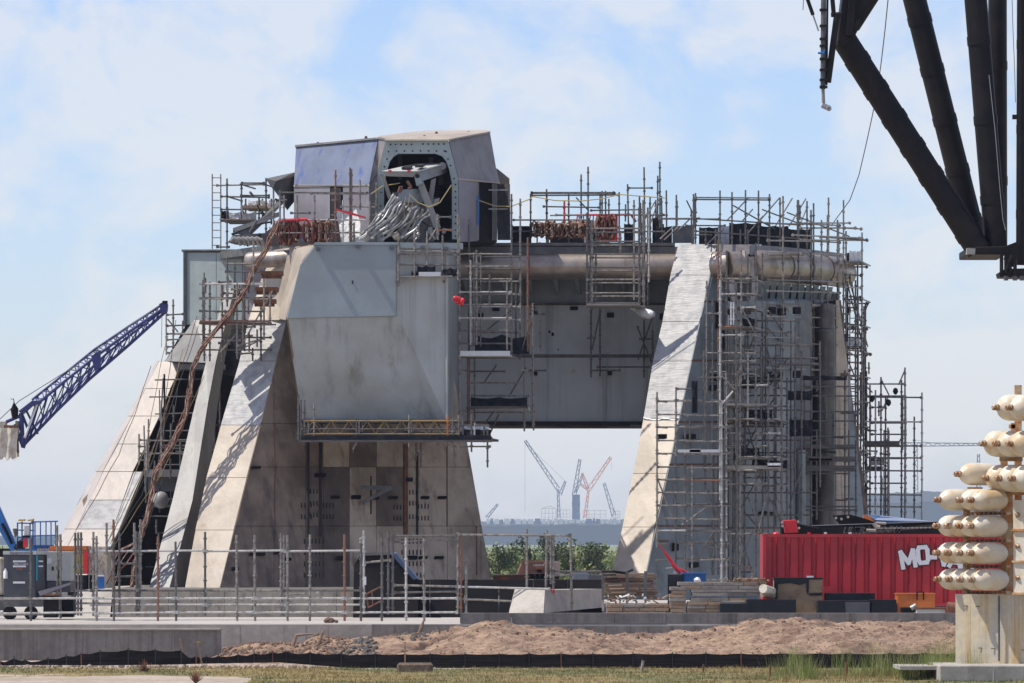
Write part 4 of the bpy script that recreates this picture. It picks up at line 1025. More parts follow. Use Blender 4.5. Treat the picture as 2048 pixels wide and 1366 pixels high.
    def clutter(s, x0, x1, y0, y1, n, L=30, l=1):
        R = s.rng
        for k in range(n):
            x, y = R.uniform(x0, x1), R.uniform(y0, y1)
            if R.random() < .5: s.v(x, y - R.uniform(.4, 1) * L, y + R.uniform(.4, 1) * L, R.random() * l, R.choice([None, 'scafd']))
            else: s.h(x - R.uniform(.3, 1) * L, x + R.uniform(.3, 1) * L, y, R.random() * l, y1=y + R.uniform(-2, 2), m=R.choice([None, 'scafd']))

G = 'tube scaffolds around the launch mount'
# --- A: tall tower in front of the recess, beside the body
s = Scaf(224.5, 3.0, 'tall galvanised scaffold tower in the recess right of the smooth front body', (975, 880), dx=.35)
for l, dxx in ((0, 0), (1, 0)):
    for x, a, b in ((919, 430, 862), (1023, 318 + 70, 715), (1014, 560, 700)):
        s.v(x, a, b, l)
s.v(941, 520, 690); s.v(953, 500, 690); s.v(930, 700, 880, .3, 'scafr'); s.v(938, 700, 860, .6)
s.ladder(945, 500, 690, 14, .5)
for y in (508, 533, 558, 584, 609, 636, 661, 687, 712): s.h(917, 1024, y); s.h(919, 1024, y - 2, 1)
s.v(979, 548, 610); s.v(1045, 470, 700, .6); s.v(1050, 600, 850, .9)
s.toe(921, 1021, 712, 7, 'alu'); s.toe(921, 1021, 705, 3, 'alu'); s.deck(920, 1022, 713)
s.net(935, 1045, 664, 704, l=.8, sag=8); s.net(932, 1046, 792, 812, l=.5, sag=3)
s.b(955, 655, 1010, 610, 1, 'scafd'); s.b(1030, 700, 1052, 620, .9, 'scafd'); s.b(950, 760, 975, 725, 1, 'scafd'); s.b(1000, 790, 1035, 730, 1, 'scafd'); s.b(1046, 640, 1030, 695, .8, 'scafd')
s.h(925, 1000, 740, .6); s.h(930, 1035, 763, .6); s.h(930, 1048, 789, .6); s.h(930, 1050, 815, .6); s.h(932, 1035, 822, .8)
s.toe(938, 1050, 813, 5, 'board', .7); s.deck(932, 1050, 815, 'boardd')
s.v(1033, 745, 860, .9); s.v(1051, 745, 858, .95)
for y in (740, 822): s.t(925, y); s.t(1045, y)
s.b(940, 868, 975, 820, .7, 'scafd'); s.b(965, 870, 985, 826, .7, 'scafd')
s.v(1064, 610, 700, .95, 'scafd')
# thin horizontal runners on the beam wall
s = Scaf(234.6, .5, 'thin dark runner tubes clamped across the recessed grey beam wall', (1180, 750), dx=.05, m='scafd')
s.h(1020, 1305, 710); s.h(1020, 1305, 712, 1); s.h(1193, 1300, 734); s.h(1190, 1240, 740, 1)
for x, a, b in ((1182, 612, 755), (1200, 612, 753), (1288, 640, 755), (1305, 660, 730)): s.v(x, a, b)
s.b(1201, 620, 1184, 700, 0); s.b(1274, 652, 1304, 728, 0); s.b(1306, 630, 1276, 720, 0); s.h(1278, 1305, 678); s.h(1174, 1192, 676); s.h(1058, 1090, 628); s.h(1060, 1092, 741); s.h(1180, 1230, 741)
for x, y in ((1182, 696), (1275, 653), (1303, 676), (1058, 741)): s.t(x, y)
# --- B: hanging frame below the pipe, middle
s = Scaf(229.5, 2.4, 'hung scaffold frame crossing the stainless ring pipe at mid span', (1230, 615), dx=.25)
for l in (0, 1):
    for x, a, b in ((1174, 425, 616), (1181, 440, 606), (1279, 392, 608), (1286, 400, 605), (1268, 400, 600)): s.v(x, a + l * 8, b, l)
    for y in (457, 483, 508, 534, 559, 586, 606): s.h(1172, 1281, y + l * 1.5, l)
s.deck(1172, 1282, 612); s.toe(1174, 1280, 611, 4); s.b(1100, 431, 1176, 430, 0)
s.v(1236, 462, 506, .5); s.v(1290, 420, 560, .8)
s.h(1110, 1175, 430); s.b(1280, 455, 1312, 400, 0)
s.net(1238, 1258, 440, 480, l=1, sag=2)
# --- C: railing scaffolds on top, centre
s = Scaf(235, 5, 'scaffold frames rising above the deck between the hood and the ring', (1150, 487), dx=1.1, r=.034, m='scafd')
s.h(1061, 1232, 387, m='scaf'); s.h(1061, 1238, 391, y1=390); s.h(1085, 1200, 413, y1=415); s.h(1061, 1230, 385)
for x, a, b in ((1061, 387, 487), (1084, 385, 487), (1093, 378, 487), (1117, 400, 450), (1126, 382, 487), (1160, 348, 470), (1166, 330, 470), (1185, 376, 487), (1190, 382, 487), (1199, 378, 487), (1208, 395, 487), (1231, 382, 487)): s.v(x, a, b, s.rng.random() * .4)
s.b(1152, 395, 1178, 422, 0); s.h(1025, 1180, 440); s.h(1025, 1330, 463); s.h(1025, 1240, 474, 1)
for x in (1022, 1045, 1070, 1100): s.v(x, 436, 487, 1)
s.h(1180, 1290, 421, y1=419); s.v(1129, 402, 440, 0, 'redtape')
s = Scaf(236, 6, 'tall crossed scaffold poles standing highest above the deck', (1290, 487), dx=1.3, r=.034, m='scafd')
for x, a, b in ((1254, 368, 487), (1278, 331, 487), (1297, 345, 487), (1304, 318, 487), (1312, 374, 487), (1273, 386, 487), (1284, 392, 487), (1269, 402, 487), (1289, 402, 487), (1240, 405, 440), (1248, 412, 440), (1262, 414, 440), (1318, 390, 487), (1341, 386, 470), (1365, 398, 450), (1375, 396, 450), (1361, 412, 487), (1350, 400, 450)): s.v(x, a, b, s.rng.random() * .5, x1=x + s.rng.uniform(-1, 3))
s.h(1255, 1306, 376); s.h(1230, 1330, 430); s.h(1318, 1400, 437); s.h(1316, 1400, 435, 1); s.h(1318, 1398, 462, .5)
s.b(1298, 455, 1318, 398, 0, 'scaf'); s.b(1355, 462, 1394, 424, 0, 'scaf'); s.b(1320, 478, 1348, 452, 0, 'scaf'); s.b(1328, 480, 1356, 454, 0, 'scaf'); s.b(1346, 392, 1368, 436, .5)
s.net(1288, 1308, 430, 482, l=.3, sag=1); s.net(1238, 1262, 428, 482, l=1.2, sag=1); s.net(1350, 1390, 440, 482, 'net', l=.9, sag=1)
# --- D: right top rail with nets
s = Scaf(233.5, 4, 'long raised scaffold railing with dark nets on the right deck rim', (1500, 490), dx=.9, r=.034, m='scafd', slope=.03)
for x, a, b in ((1387, 388, 488), (1391, 386, 488), (1440, 381, 488), (1464, 384, 488), (1491, 380, 488), (1517, 381, 490), (1539, 388, 492), (1560, 395, 492), (1566, 392, 494), (1595, 400, 498), (1600, 410, 440), (1614, 402, 500)): s.v(x, a, b)
s.h(1390, 1540, 395, y1=396, m='scaf'); s.h(1390, 1540, 399, y1=400)
for x0, y0, x1, y1 in ((1450, 438, 1492, 393), (1457, 408, 1540, 455), (1480, 440, 1500, 417), (1510, 445, 1554, 394), (1518, 417, 1600, 448), (1543, 450, 1577, 394), (1565, 422, 1690, 470), (1574, 450, 1607, 396), (1406, 487, 1440, 455), (1590, 448, 1606, 410), (1490, 465, 1520, 430)): s.b(x0, y0, x1, y1, s.rng.random() * .3)
s.h(1390, 1600, 437, y1=450); s.h(1390, 1610, 462, y1=478); s.h(1318, 1440, 438)
s.net(1440, 1505, 440, 484, l=.5); s.net(1505, 1560, 446, 490, l=.5); s.net(1560, 1608, 452, 494, l=.5)
s.net(1391, 1440, 438, 482, 'plastic', l=1.2)
for x in (1400, 1420, 1470, 1485, 1525): s.v(x, 455, 488, .3)
# --- E: big right tower complex
s = Scaf(226.6, 2.4, 'dense scaffold bay hugging the right wall below the ring pipe', (1500, 1160), dx=.35)
s.grid([1441, 1483, 1512], [557, 588, 615, 654, 670, 700, 722, 748], 500, 760, miss=.15, braces=2, bm='scafd', jit=6)
s.deck(1441, 1512, 657, 'board'); s.deck(1456, 1512, 616, 'boardd')
s.net(1482, 1512, 634, 658, l=.2, sag=3); s.net(1428, 1436, 603, 657, l=.1, sag=0); s.net(1442, 1448, 660, 700, l=.1, sag=0)
for x in (1462, 1467): s.v(x, 604, 650, 0, 'alu')
for x, a, b in ((1410, 560, 790), (1425, 600, 1150), (1434, 480, 820), (1457, 660, 790), (1474, 640, 800), (1495, 700, 850), (1521, 690, 850)): s.v(x, a, b, s.rng.random() * .5)
s.h(1410, 1440, 627); s.h(1408, 1512, 706); s.h(1405, 1520, 740, 1)
s = Scaf(222.4, 1.6, 'tall scaffold between the silver wrapped leg and the grey wall', (1400, 1160), dx=.4)
for x, a, b in ((1314, 784, 1095), (1352, 774, 912), (1370, 805, 1160), (1407, 700, 880), (1384, 930, 1160), (1440, 560, 1000), (1443, 800, 1170)): s.v(x, a, b)
for x, a, b in ((1333, 850, 1150), (1362, 840, 900), (1419, 700, 1150), (1432, 760, 1150), (1393, 760, 980), (1410, 900, 1150), (1455, 560, 1170)): s.v(x, a, b, 1, 'scafd')
for y in (802, 829, 854, 881, 907, 934, 959, 985, 1011, 1037, 1061): s.h(1314, 1372, y); s.h(1372, 1442, y + 1, y1=y + 2); 
for y in (802, 854, 907, 959, 1011, 1062, 1088, 1120): s.h(1335, 1450, y - 3, 1, m='scafd'); s.t(1314, y); s.t(1372, y); s.t(1440, y)
s.h(1352, 1408, 778); s.h(1395, 1442, 755)
s.toe(1356, 1440, 905, 6, 'alu'); s.deck(1356, 1440, 908); s.toe(1380, 1402, 906, 8, 'plastic')
s.b(1316, 960, 1345, 1035, 0); s.b(1408, 980, 1445, 1095, .5, 'scafd'); s.b(1390, 1110, 1420, 1060, .5, 'scafd'); s.b(1442, 750, 1470, 780, 0); s.b(1440, 812, 1466, 782, 0, 'alu'); s.b(1345, 1050, 1400, 1010, 1)
s.net(1384, 1396, 762, 826, l=-.05, sag=0)
s.b(1390, 1120, 1444, 1118, .5)
for y0 in (1095, 1160): s.h(1395, 1445, y0, .5)
s = Scaf(225.6, 3.0, 'lower crossed scaffold bay in front of the grey wall left of the red container', (1500, 1165), dx=.4)
s.grid([1452, 1475, 1512, 1536, 1562], [770, 812, 838, 866, 892, 914, 940, 968], 745, 1165, miss=.25, braces=0, bm='scafd', jit=8)
s.grid([1452, 1480, 1512, 1564], [1068], 760, 1166, miss=.1, back=False)
for x0, y0, x1, y1 in ((1455, 925, 1480, 840), (1480, 840, 1510, 960), (1512, 860, 1535, 940), (1455, 1040, 1512, 935), (1512, 935, 1563, 1050), (1480, 985, 1512, 1075), (1512, 1075, 1535, 985), (1520, 1140, 1562, 1040), (1478, 1140, 1505, 1060), (1480, 1070, 1505, 1145), (1540, 990, 1563, 1040), (1452, 780, 1500, 745)): s.b(x0, y0, x1, y1, s.rng.choice((0, 1)), s.rng.choice((None, 'scafd')))
s.deck(1452, 1563, 940, 'board'); s.toe(1455, 1563, 938, 7); s.toe(1536, 1562, 934, 8, 'plastic'); s.deck(1452, 1512, 812, 'board'); s.toe(1453, 1534, 811, 4)
s.deck(1452, 1512, 838); s.net(1484, 1534, 816, 836, l=.8); s.net(1475, 1508, 755, 775, l=.6); s.net(1510, 1562, 918, 935, l=.9); s.net(1455, 1508, 893, 918, l=.8)
s.deck(1480, 1535, 918, 'board'); s.clutter(1455, 1530, 1120, 1160, 8, 14)
# right tower over the ring
s = Scaf(231.3, 1.5, 'tall scaffold crossing the far right end of the ring pipe', (1600, 790), dx=.35, slope=.06, px0=1566)
for x, a, b in ((1566, 392, 760), (1597, 400, 755), (1622, 420, 1080), (1643, 440, 770), (1657, 395, 520), (1677, 452, 700), (1655, 560, 620)): s.v(x, a, b)
for x, a, b in ((1614, 402, 760), (1665, 470, 700), (1585, 600, 750), (1520, 600, 750), (1545, 600, 760)): s.v(x, a, b, 1, 'scafd')
for y in (447, 481, 506, 560, 582, 608, 633, 686, 725, 737): s.h(1535, 1622, y, y1=y + 1.5); s.h(1622, 1680, y + 1.5, y1=y + 4)
for y in (560, 608, 686, 735): s.h(1540, 1650, y - 2, 1, m='scafd')
s.h(1400 + 200, 1700, 446); s.h(1585, 1720, 470, y1=476); s.h(1600, 1735, 480, y1=481); s.h(1535, 1600, 507)
s.deck(1562, 1680, 612, 'board'); s.toe(1566, 1620, 611, 4); s.h(1622, 1680, 655); s.deck(1530, 1600, 508)
for x0, y0, x1, y1 in ((1520, 650, 1600, 735), (1530, 620, 1590, 700), (1515, 735, 1590, 670), (1540, 748, 1620, 680), (1640, 720, 1680, 670), (1565, 610, 1600, 660), (1690, 560, 1720, 680), (1550, 735, 1500, 690), (1655, 690, 1690, 760)): s.b(x0, y0, x1, y1, s.rng.random(), s.rng.choice((None, 'scafd')))
s.h(1510, 1690, 683, y1=691); s.h(1500, 1690, 735, y1=742)
s.toe(1640, 1690, 702 - 20, 16, 'net', .5); s.net(1600, 1625, 655, 690, l=1); s.h(1530, 1600, 675)
s = Scaf(240, 3.0, 'outermost right scaffold tower with long ladder beside the ring', (1705, 1035), dx=.5, slope=.02)
for x, a, b in ((1675, 440, 800), (1687, 400, 1035), (1692, 462, 900), (1711, 560, 1030), (1724, 465, 870), (1728, 612, 860), (1727, 700, 1035), (1655, 430, 560)): s.v(x, a, b, 0, 'scafd' if a > 600 else None)
for x, a, b in ((1680, 500, 1030), (1700, 520, 1030), (1716, 600, 1030), (1706, 740, 1000)): s.v(x, a, b, 1, 'scafd')
for y in (456, 476, 524, 549, 574, 598, 648, 674, 700, 724, 750, 776, 802, 826, 852, 878, 905, 935, 962, 988, 1012): s.h(1687, 1724, y, y1=y + 2); 
for y in (524, 598, 650, 702, 752, 802, 852, 905, 960, 1010): s.h(1678, 1720, y + 3, 1, m='scafd'); s.t(1687, y); s.t(1724, y)
s.ladder(1709, 600, 1010, 17, -.05); s.h(1600, 1712, 456); s.h(1640, 1735, 474, y1=480)
s.deck(1692, 1724, 524); s.net(1697, 1722, 500, 522, 'plastic', l=.1); s.net(1690, 1724, 672, 690, 'plastic', l=.3); s.deck(1680, 1724, 694, 'boardd')
for x0, y0, x1, y1 in ((1688, 560, 1724, 690), (1724, 600, 1690, 660), (1690, 720, 1720, 790), (1724, 800, 1690, 860), (1695, 560, 1705, 640), (1700, 640, 1724, 700)): s.b(x0, y0, x1, y1, s.rng.random(), s.rng.choice((None, 'scafd')))
s.clutter(1682, 1728, 540, 1010, 22, 14); s.net(1682, 1692, 500, 520, l=.6); s.net(1694, 1702, 615, 626, l=0)
# grey staging across the vertical stainless pipe
s = Scaf(233, 1.8, 'dark boarded staging around the wide vertical pipe behind the red container', (1660, 1035), dx=.3, m='scafd')
for x, a, b in ((1622, 820, 1085), (1609, 760, 1050), (1633, 860, 1040), (1698, 860, 1035), (1712, 880, 1035), (1690, 740, 1035)): s.v(x, a, b)
for y in (773, 792, 823, 842, 873, 1013, 1020): s.h(1605, 1715, y); 
for y0, y1 in ((889, 897), (913, 922), (931, 942)): s.toe(1608, 1710, y1, y1 - y0, 'boardd'); s.deck(1608, 1710, y1, 'boardd', 2)
s.toe(1617, 1665, 921, 4, 'alu'); s.h(1608, 1700, 947); s.b(1585, 900, 1603, 832, 0, 'scaf'); s.h(1570, 1602, 963); s.h(1570, 1602, 1021)
s.clutter(1575, 1710, 760, 1010, 22, 22)
# far right open scaffold
s = Scaf(243, 3.0, 'open scaffold tower standing apart at the far right with hanging dark bulbs', (1790, 1040), dx=.5)
for x, a, b in ((1733, 742, 1035), (1751, 780, 1035), (1762, 754, 1035), (1776, 855, 1035), (1803, 760, 1035), (1810, 735, 1040), (1844, 785, 1040), (1740, 770, 1035)): s.v(x, a, b)
for x, a, b in ((1757, 790, 1035), (1797, 800, 1035), (1815, 830, 1035)): s.v(x, a, b, 1, 'scafd')
for y in (794, 843, 891, 915, 941, 989, 1013): s.h(1730, 1844, y, y1=y + 1)
for y in (768, 792): s.h(1725, 1810, y)
for y in (866, 843, 915, 965): s.h(1727, 1800, y, 1, m='scafd')
s.ladder(1773, 860, 1032, 10, 0, 'scafd'); s.ladder(1806, 790, 900, 6, .2)
s.b(1762, 758, 1778, 790, 0); s.b(1797, 770, 1810, 740, 0); s.b(1778, 790, 1764, 822, 0); s.b(1720, 760, 1745, 785, 0); s.b(1790, 885, 1800, 868, .5)
s.toe(1727, 1800, 891, 9, 'boardd'); s.deck(1727, 1800, 892, 'boardd', 2); s.toe(1727, 1763, 940, 8, 'boardd', .2); s.net(1732, 1762, 916, 930, 'plastic', l=.4)
s.clutter(1727, 1765, 800, 1020, 10, 20)
for x, y in ((1744, 798), (1777, 806), (1791, 783)):
    emit('hanging_bulb', MB().lathe(s.p(x, y, 0), (0, 0, -1), [(-.16, .02), (-.12, .09), (0, .12), (.09, .08), (.14, .02)], 12), M['net'], s.root, smooth=True)
# --- F: left scaffolds
s = Scaf(233, 2.5, 'high scaffold platform with ladder left of the hooded tower', (440, 498), dx=.4, m='scafd')
s.ladder(433, 348, 498, 17, 0, 'scaf'); s.v(454, 357, 498); s.v(483, 364, 440); s.v(532, 356, 470); s.v(547, 375, 440); s.v(518, 395, 450)
s.h(432, 530, 371, y1=369, m='scaf'); s.h(482, 530, 366); s.h(440, 540, 393, y1=395); s.h(480, 540, 391); s.h(440, 500, 419); s.h(480, 535, 420, 1); s.h(432, 460, 494)
s.deck(440, 506, 442, 'boardd'); s.deck(480, 534, 416, 'wood'); s.toe(484, 532, 417, 6, 'wood'); s.toe(440, 506, 441, 3, 'wood')
s.net(443, 503, 419, 440, 'plastic', l=.4, sag=5); s.net(484, 530, 396, 416, 'plastic', l=.5, sag=3); s.net(440, 455, 420, 437, l=.1)
for x in (466, 500, 518): s.v(x, 390, 442, 1)
s.t(454, 393); s.t(483, 369); s.t(530, 369)
s = Scaf(226.5, 2.2, 'waist high scaffold railing with cable coils at the foot of the hooded tower', (640, 487), dx=.4)
s.h(555, 737, 385, y1=386); s.h(620, 733, 387, y1=388); s.h(560, 735, 440, y1=440); s.h(560, 760, 466, y1=465); s.h(580, 622, 426); s.h(680, 752, 413, y1=414, m='scaf'); s.h(672, 720, 398, 1)
for x, a, b, m in ((547, 378, 470, None), (568, 390, 450, None), (594, 390, 445, None), (629, 390, 460, None), (671, 340, 486, 'scafr'), (700, 335, 486, None), (703, 338, 486, None), (686, 400, 486, None), (720, 360, 420, None), (740, 388, 478, None), (753, 365, 440, None), (708, 445, 486, None), (560, 380, 450, None)): s.v(x, a, b, 0, m)
s.h(590, 735, 371, y1=372, m='board'); s.h(722, 740, 475)
s.ladder(742, 395, 440, 12, .2)
s = Scaf(222.0, 1.2, 'small scaffold hung on the top edge of the smooth front body', (850, 545), dx=.25)
for x, a, b in ((797, 466, 572), (829, 460, 557), (854, 462, 530), (885, 470, 540), (916, 428, 560)): s.v(x, a, b)
for x in (805, 862): s.v(x, 490, 545, 1)
for y in (502, 508, 529): s.h(797, 918, y, y1=y + 1)
s.h(820, 918, 508, y1=510, m='scaf'); s.deck(797, 905, 553); s.toe(838, 882, 552, 8, 'alu'); s.toe(800, 905, 554, 2)
s.net(834, 870, 531, 546, l=.05, sag=3); s.net(882, 914, 534, 552, l=.2, sag=4); s.net(822, 838, 542, 552, l=.05, sag=1)
s.b(797, 566, 830, 552, 0); s.b(850, 568, 880, 556, .4, 'scafd'); s.h(845, 885, 562, .4, m='scafd'); s.v(853, 556, 572, .4, 'scafd'); s.h(790, 800, 564)
for x, y in ((875, 412, ), ): s.v(x, 428, 478); 
s.v(876, 430, 480); s.h(875, 905, 434); s.h(875, 905, 460); s.b(858, 480, 876, 452, 0)
# red bundle
rbun = MB()
for k in range(9):
    a = P(912 + random.uniform(-10, 14), 601 + random.uniform(-5, 5), 221.6 + random.uniform(-.1, .2))
    rbun.lathe(a, (random.uniform(-1, 1), random.uniform(-1, 1), random.uniform(-.4, .4)), [(-.1, .02), (-.07, .07), (0, .105), (.07, .07), (.1, .02)], 9)
emit('red_bundle', rbun, M['redb'], None, smooth=True, label='crumpled red bag hung on the scaffold beside the grey body corner', category='bag') if False else None
o = emit('red_bag', rbun, M['redb'], None, smooth=True); tagit(o, 'crumpled red bag hung on the scaffold beside the smooth body corner', 'bag')
# left cluster over the rear box and interior
s = Scaf(224.6, 1.6, 'dense left scaffold of grey tubes over the step brackets of the leg', (480, 715), dx=.4)
for x, a, b in ((406, 560, 700), (408, 545, 640), (474, 566, 718), (486, 575, 700), (528, 556, 680), (540, 583, 650), (455, 545, 600), (507, 485, 590)): s.v(x, a, b)
for x, a, b in ((384, 565, 720), (395, 560, 720), (430, 510, 600), (445, 520, 600), (430, 540, 610), (465, 535, 700), (420, 600, 720), (498, 590, 720)): s.v(x, a, b, 1, 'scafd')
for y in (568, 597, 622, 646): s.h(398, 530, y, y1=y + 1)
for y in (525, 541, 565): s.h(435, 510, y, .6)
for y in (595, 647, 675, 700): s.h(380, 520, y - 3, 1, m='scafd')
s.h(400, 540, 643, m='scafr'); s.toe(400, 535, 645, 4, 'scafr'); s.deck(400, 535, 648, 'board'); s.h(345, 420, 668, y1=669)
s.b(478, 700, 545, 582, 0); s.b(440, 705, 475, 665, 0); s.b(478, 700, 525, 678, 0); s.h(474, 530, 692, y1=676)
s.b(425, 640, 455, 600, 1, 'scafd'); s.clutter(385, 500, 560, 715, 24, 22)
s = Scaf(238, 1.8, 'narrow scaffold at the left edge beside the crane tip', (345, 718), dx=.3)
for x, a, b in ((332, 612, 710), (343, 598, 722), (358, 640, 722), (368, 640, 722)): s.v(x, a, b, s.rng.random() * .4)
for y, x1 in ((630, 368), (652, 372), (668, 390), (680, 365), (694, 372), (706, 372)): s.h(332, x1, y, y1=y - 2)
s.b(335, 638, 356, 664, 0); s.ladder(388, 560, 720, 9, 1)
s = Scaf(230.5, 1.6, 'small scaffold with rails on the mid ledge of the open left leg', (300, 942), dx=.3)
for x, a, b in ((278, 868, 930), (297, 838, 945), (293, 880, 940)): s.v(x, a, b)
for y in (880, 893, 907, 920): s.h(278, 300, y)
s.h(297, 375, 881, y1=882, m='scaf'); s.h(300, 368, 907); s.h(303, 372, 890, 1, m='scafd')
# --- G: underslung platform with yellow truss
s = Scaf(221.6, 4.0, 'underslung platform with yellow lattice girders below the smooth body', (780, 884), dx=.3)
for l in (0.0, .35):
    yy = 1.5 * l
    for (x0, x1, m) in ((608, 716, 'yellowd'), (717, 820, 'yellowd'), (821, 915, 'yellowd')):
        for y in (842, 868):
            rod(s.root, 'girder_chord', s.p(x0, y + yy, l), s.p(x1, y + yy, l), .04, M[m if l == 0 else 'scafd'])
        n = 6
        for k in range(n):
            a, b = x0 + (x1 - x0) * k / n, x0 + (x1 - x0) * (k + 1) / n
            ya, yb = (868, 842) if k % 2 == 0 else (842, 868)
            rod(s.root, 'girder_lacing', s.p(a, ya + yy, l), s.p(b, yb + yy, l), .026, M[m if l == 0 else 'scafd'])
        rod(s.root, 'girder_post', s.p(x0 + 1, 842 + yy, l), s.p(x0 + 1, 868 + yy, l), .03, M['scaf'])
s.deck(600, 985, 880, 'boardd', 4, .08); s.toe(602, 985, 884, 5, 'boardd'); s.net(700, 925, 862, 880, l=.15, sag=2); s.toe(606, 925, 878, 6, 'net', .1); s.toe(604, 984, 880, 9, 'net', -.1); s.toe(600, 986, 885, 4, 'boardd', -.14); s.net(925, 980, 858, 880, l=.1, sag=1)
s.net(602, 715, 872, 882, l=.5, sag=1)
for x, a, b, m in ((609, 800, 890, 'scafd'), (602, 800, 885, 'scafd'), (628, 806, 884, None), (597, 790, 880, 'scafd'), (818, 828, 895, None), (713, 840, 890, None), (895, 830, 885, 'orange'), (905, 835, 905, None), (917, 830, 905, None), (943, 828, 904, 'scafd'), (975, 858, 935, 'scafd'), (968, 850, 885, 'scafd'), (949, 846, 870, None), (926, 835, 870, None)): s.v(x, a, b, 0, m)
s.h(910, 978, 851); s.h(905, 985, 876, m='scafd'); s.h(905, 982, 893, m='scafd'); s.h(602, 920, 858, m='scafd'); s.b(893, 885, 905, 900, 0); s.b(706, 900, 722, 868, 0, 'scafd')
s.toe(930, 975, 873, 14, 'net', .2); s.net(918, 970, 846, 866, 'plastic', l=.5, sag=4)
s.h(600, 612, 852, m='scafd'); s.v(700, 884, 905, .3, 'scafd'); s.v(836, 884, 935, .3, 'scafd'); s.v(826, 884, 920, .3, 'scafd'); s.h(824, 840, 908, .3, m='scafd')
# scaffold inside between strut and front leg
s = Scaf(229, 2.0, 'dim scaffold tubes inside the open left leg behind the strut', (420, 1170), dx=.3, m='scafd')
for x, a, b in ((432, 780, 1000), (425, 830, 1100), (410, 900, 1170), (395, 1000, 1170), (380, 1040, 1170)): s.v(x, a, b, s.rng.random())
for y in (800, 850, 900, 960, 1010, 1060, 1110): s.h(390, 440, y)
s.clutter(300, 425, 780, 1160, 26, 24)
# --- H: foreground railing scaffold
s = Scaf(203.0, 4.6, 'long foreground scaffold railing along the pad edge with many ringed poles', (470, 1247), group=None, dx=.25, r=.042)
fr = [(62, 1075, 1247), (193, 1072, 1247), (227, 1078, 1245), (316, 1073, 1246), (351, 1083, 1244), (473, 1070, 1245), (509, 1070, 1246), (575, 1070, 1246), (620, 1069, 1246), (689, 1069, 1247), (722, 1075, 1247), (764, 1075, 1247), (812, 1075, 1247), (848, 1077, 1246)]
for i, (x, a, b) in enumerate(fr): s.v(x, a, b, 0, 'scafr' if x in (316, ) else 'scafd' if x == 227 else None, x1=x + s.rng.uniform(-.5, 2))
rb_ = [(83, 1050, 1232), (90, 1068, 1240), (120, 1065, 1233), (126, 1064, 1234), (132, 1064, 1234), (157, 1063, 1235), (198, 1038, 1180), (210, 1065, 1233), (245, 1062, 1234), (250, 1064, 1232), (253, 1038, 1180), (385, 1063, 1234), (540, 1066, 1233), (545, 1068, 1236), (709, 1060, 1231), (759, 1062, 1232), (768, 1068, 1232), (901, 1064, 1230), (907, 1066, 1232), (918, 1122, 1242)]
for x, a, b in rb_: 
    s.v(x, a, b, .9)
s.h(0, 62, 1197, y1=1196, m='scaf')
for (a, b) in ((0, 193), (193, 351), (351, 509), (509, 689), (689, 848), (848, 916)):
    s.h(a, b, 1197, y1=1196.5, m='scafl'); s.h(a, b, 1225 + (2 if a < 300 else 0), y1=1224.5, m='scafl')
for (a, b) in ((150, 385), (385, 545), (545, 709)): s.h(a, b, 1103, .9, y1=1101.5, m='scafl'); s.h(a, b, 1183, .9); s.h(a, b, 1212, .9, m='scafl')
s.h(120, 250, 1183, .9); s.h(120, 200, 1209, .9); s.h(-40, 62, 1232, .9); s.h(200, 255, 1128, .9); s.h(205, 250, 1154, .9)
s.h(768, 901, 1072, .9, y1=1071); s.h(768, 901, 1084, .9, y1=1079); s.h(709, 765, 1126, .9, y1=1121); s.h(901, 1130, 1069, .9, y1=1071)
s.h(768, 901, 1172, .9, y1=1175); s.h(768, 901, 1187, .9, y1=1185); s.h(901, 1090, 1175, .9, y1=1180); s.h(901, 1085, 1200, .9, y1=1208); s.h(555, 605, 1191, .4, y1=1188)
for x, a, b in ((1041, 1058, 1224), (1082, 1060, 1224), (1090, 1070, 1170), (1095, 1068, 1180), (1130, 1066, 1223)): s.v(x, a, b, .95, x1=x + (-3 if x == 1082 else 3 if x == 1130 else 0))
s.b(1090, 1182, 1097, 1224, .95); s.h(1080, 1130, 1153, .95, y1=1151); s.h(1090, 1215, 1144, .95)
s.b(1096, 1180, 1092, 1222, .95)
def loose_ball(x, y, m='white', r=.06):
    return MB().lathe(s.p(x, y, 0) - V((0, .06, 0)), (.3, .2, 1), [(-r, r * .3), (-r * .6, r * .9), (r * .4, r), (r, r * .3)], 7)
for x, y in ((722, 1078), (636, 1186), (722, 1084)): emit('clamp', loose_ball(x, y), M['hose'], s.root)
emit('white_tag', MB().box(s.p(712, 1163, .85), (.1, .02, .3)), M['white'], s.root)
emit('red_ribbon', MB().tube([s.p(1088, 1178, .9), s.p(1092, 1183, .9), s.p(1096, 1181, .9), s.p(1097, 1188, .9)], .04, 6), M['redtape'], s.root)
# left extra upright cluster
for x in (197, 253): s.v(x, 1045, 1110, .5)

# ================================================================== CABLES
def wiggle(pts, n, amp, Y, seed):
    R = random.Random(seed); out_ = []
    m = len(pts) - 1
    ph = [R.uniform(0, 6.28) for _ in range(4)]
    for k in range(n + 1):
        f = k / n * m; i = min(int(f), m - 1); t = f - i
        x, y = lerp(pts[i][0], pts[i + 1][0], t), lerp(pts[i][1], pts[i + 1][1], t)
        x += amp * (math.sin(f * 5 + ph[0]) + .5 * math.sin(f * 13 + ph[1])); y += amp * .4 * math.sin(f * 7 + ph[2])
        out_.append(P(x, y, (Y(y) if callable(Y) else Y) + .05 * math.sin(f * 6 + ph[3])))
    return out_
cb = empty('cable_bundle', P(262, 1176, 222), 'thick brown bundle of draped cables running down the open left leg', 'cables')
path = [(556, 442), (532, 500), (505, 545), (484, 590), (455, 630), (425, 668), (398, 705), (384, 745), (380, 790), (368, 840), (345, 885), (325, 920), (308, 950), (302, 1000), (292, 1040), (280, 1080), (268, 1130), (262, 1174)]
YcB = lambda y: 225.2 - (y - 440) * .0035
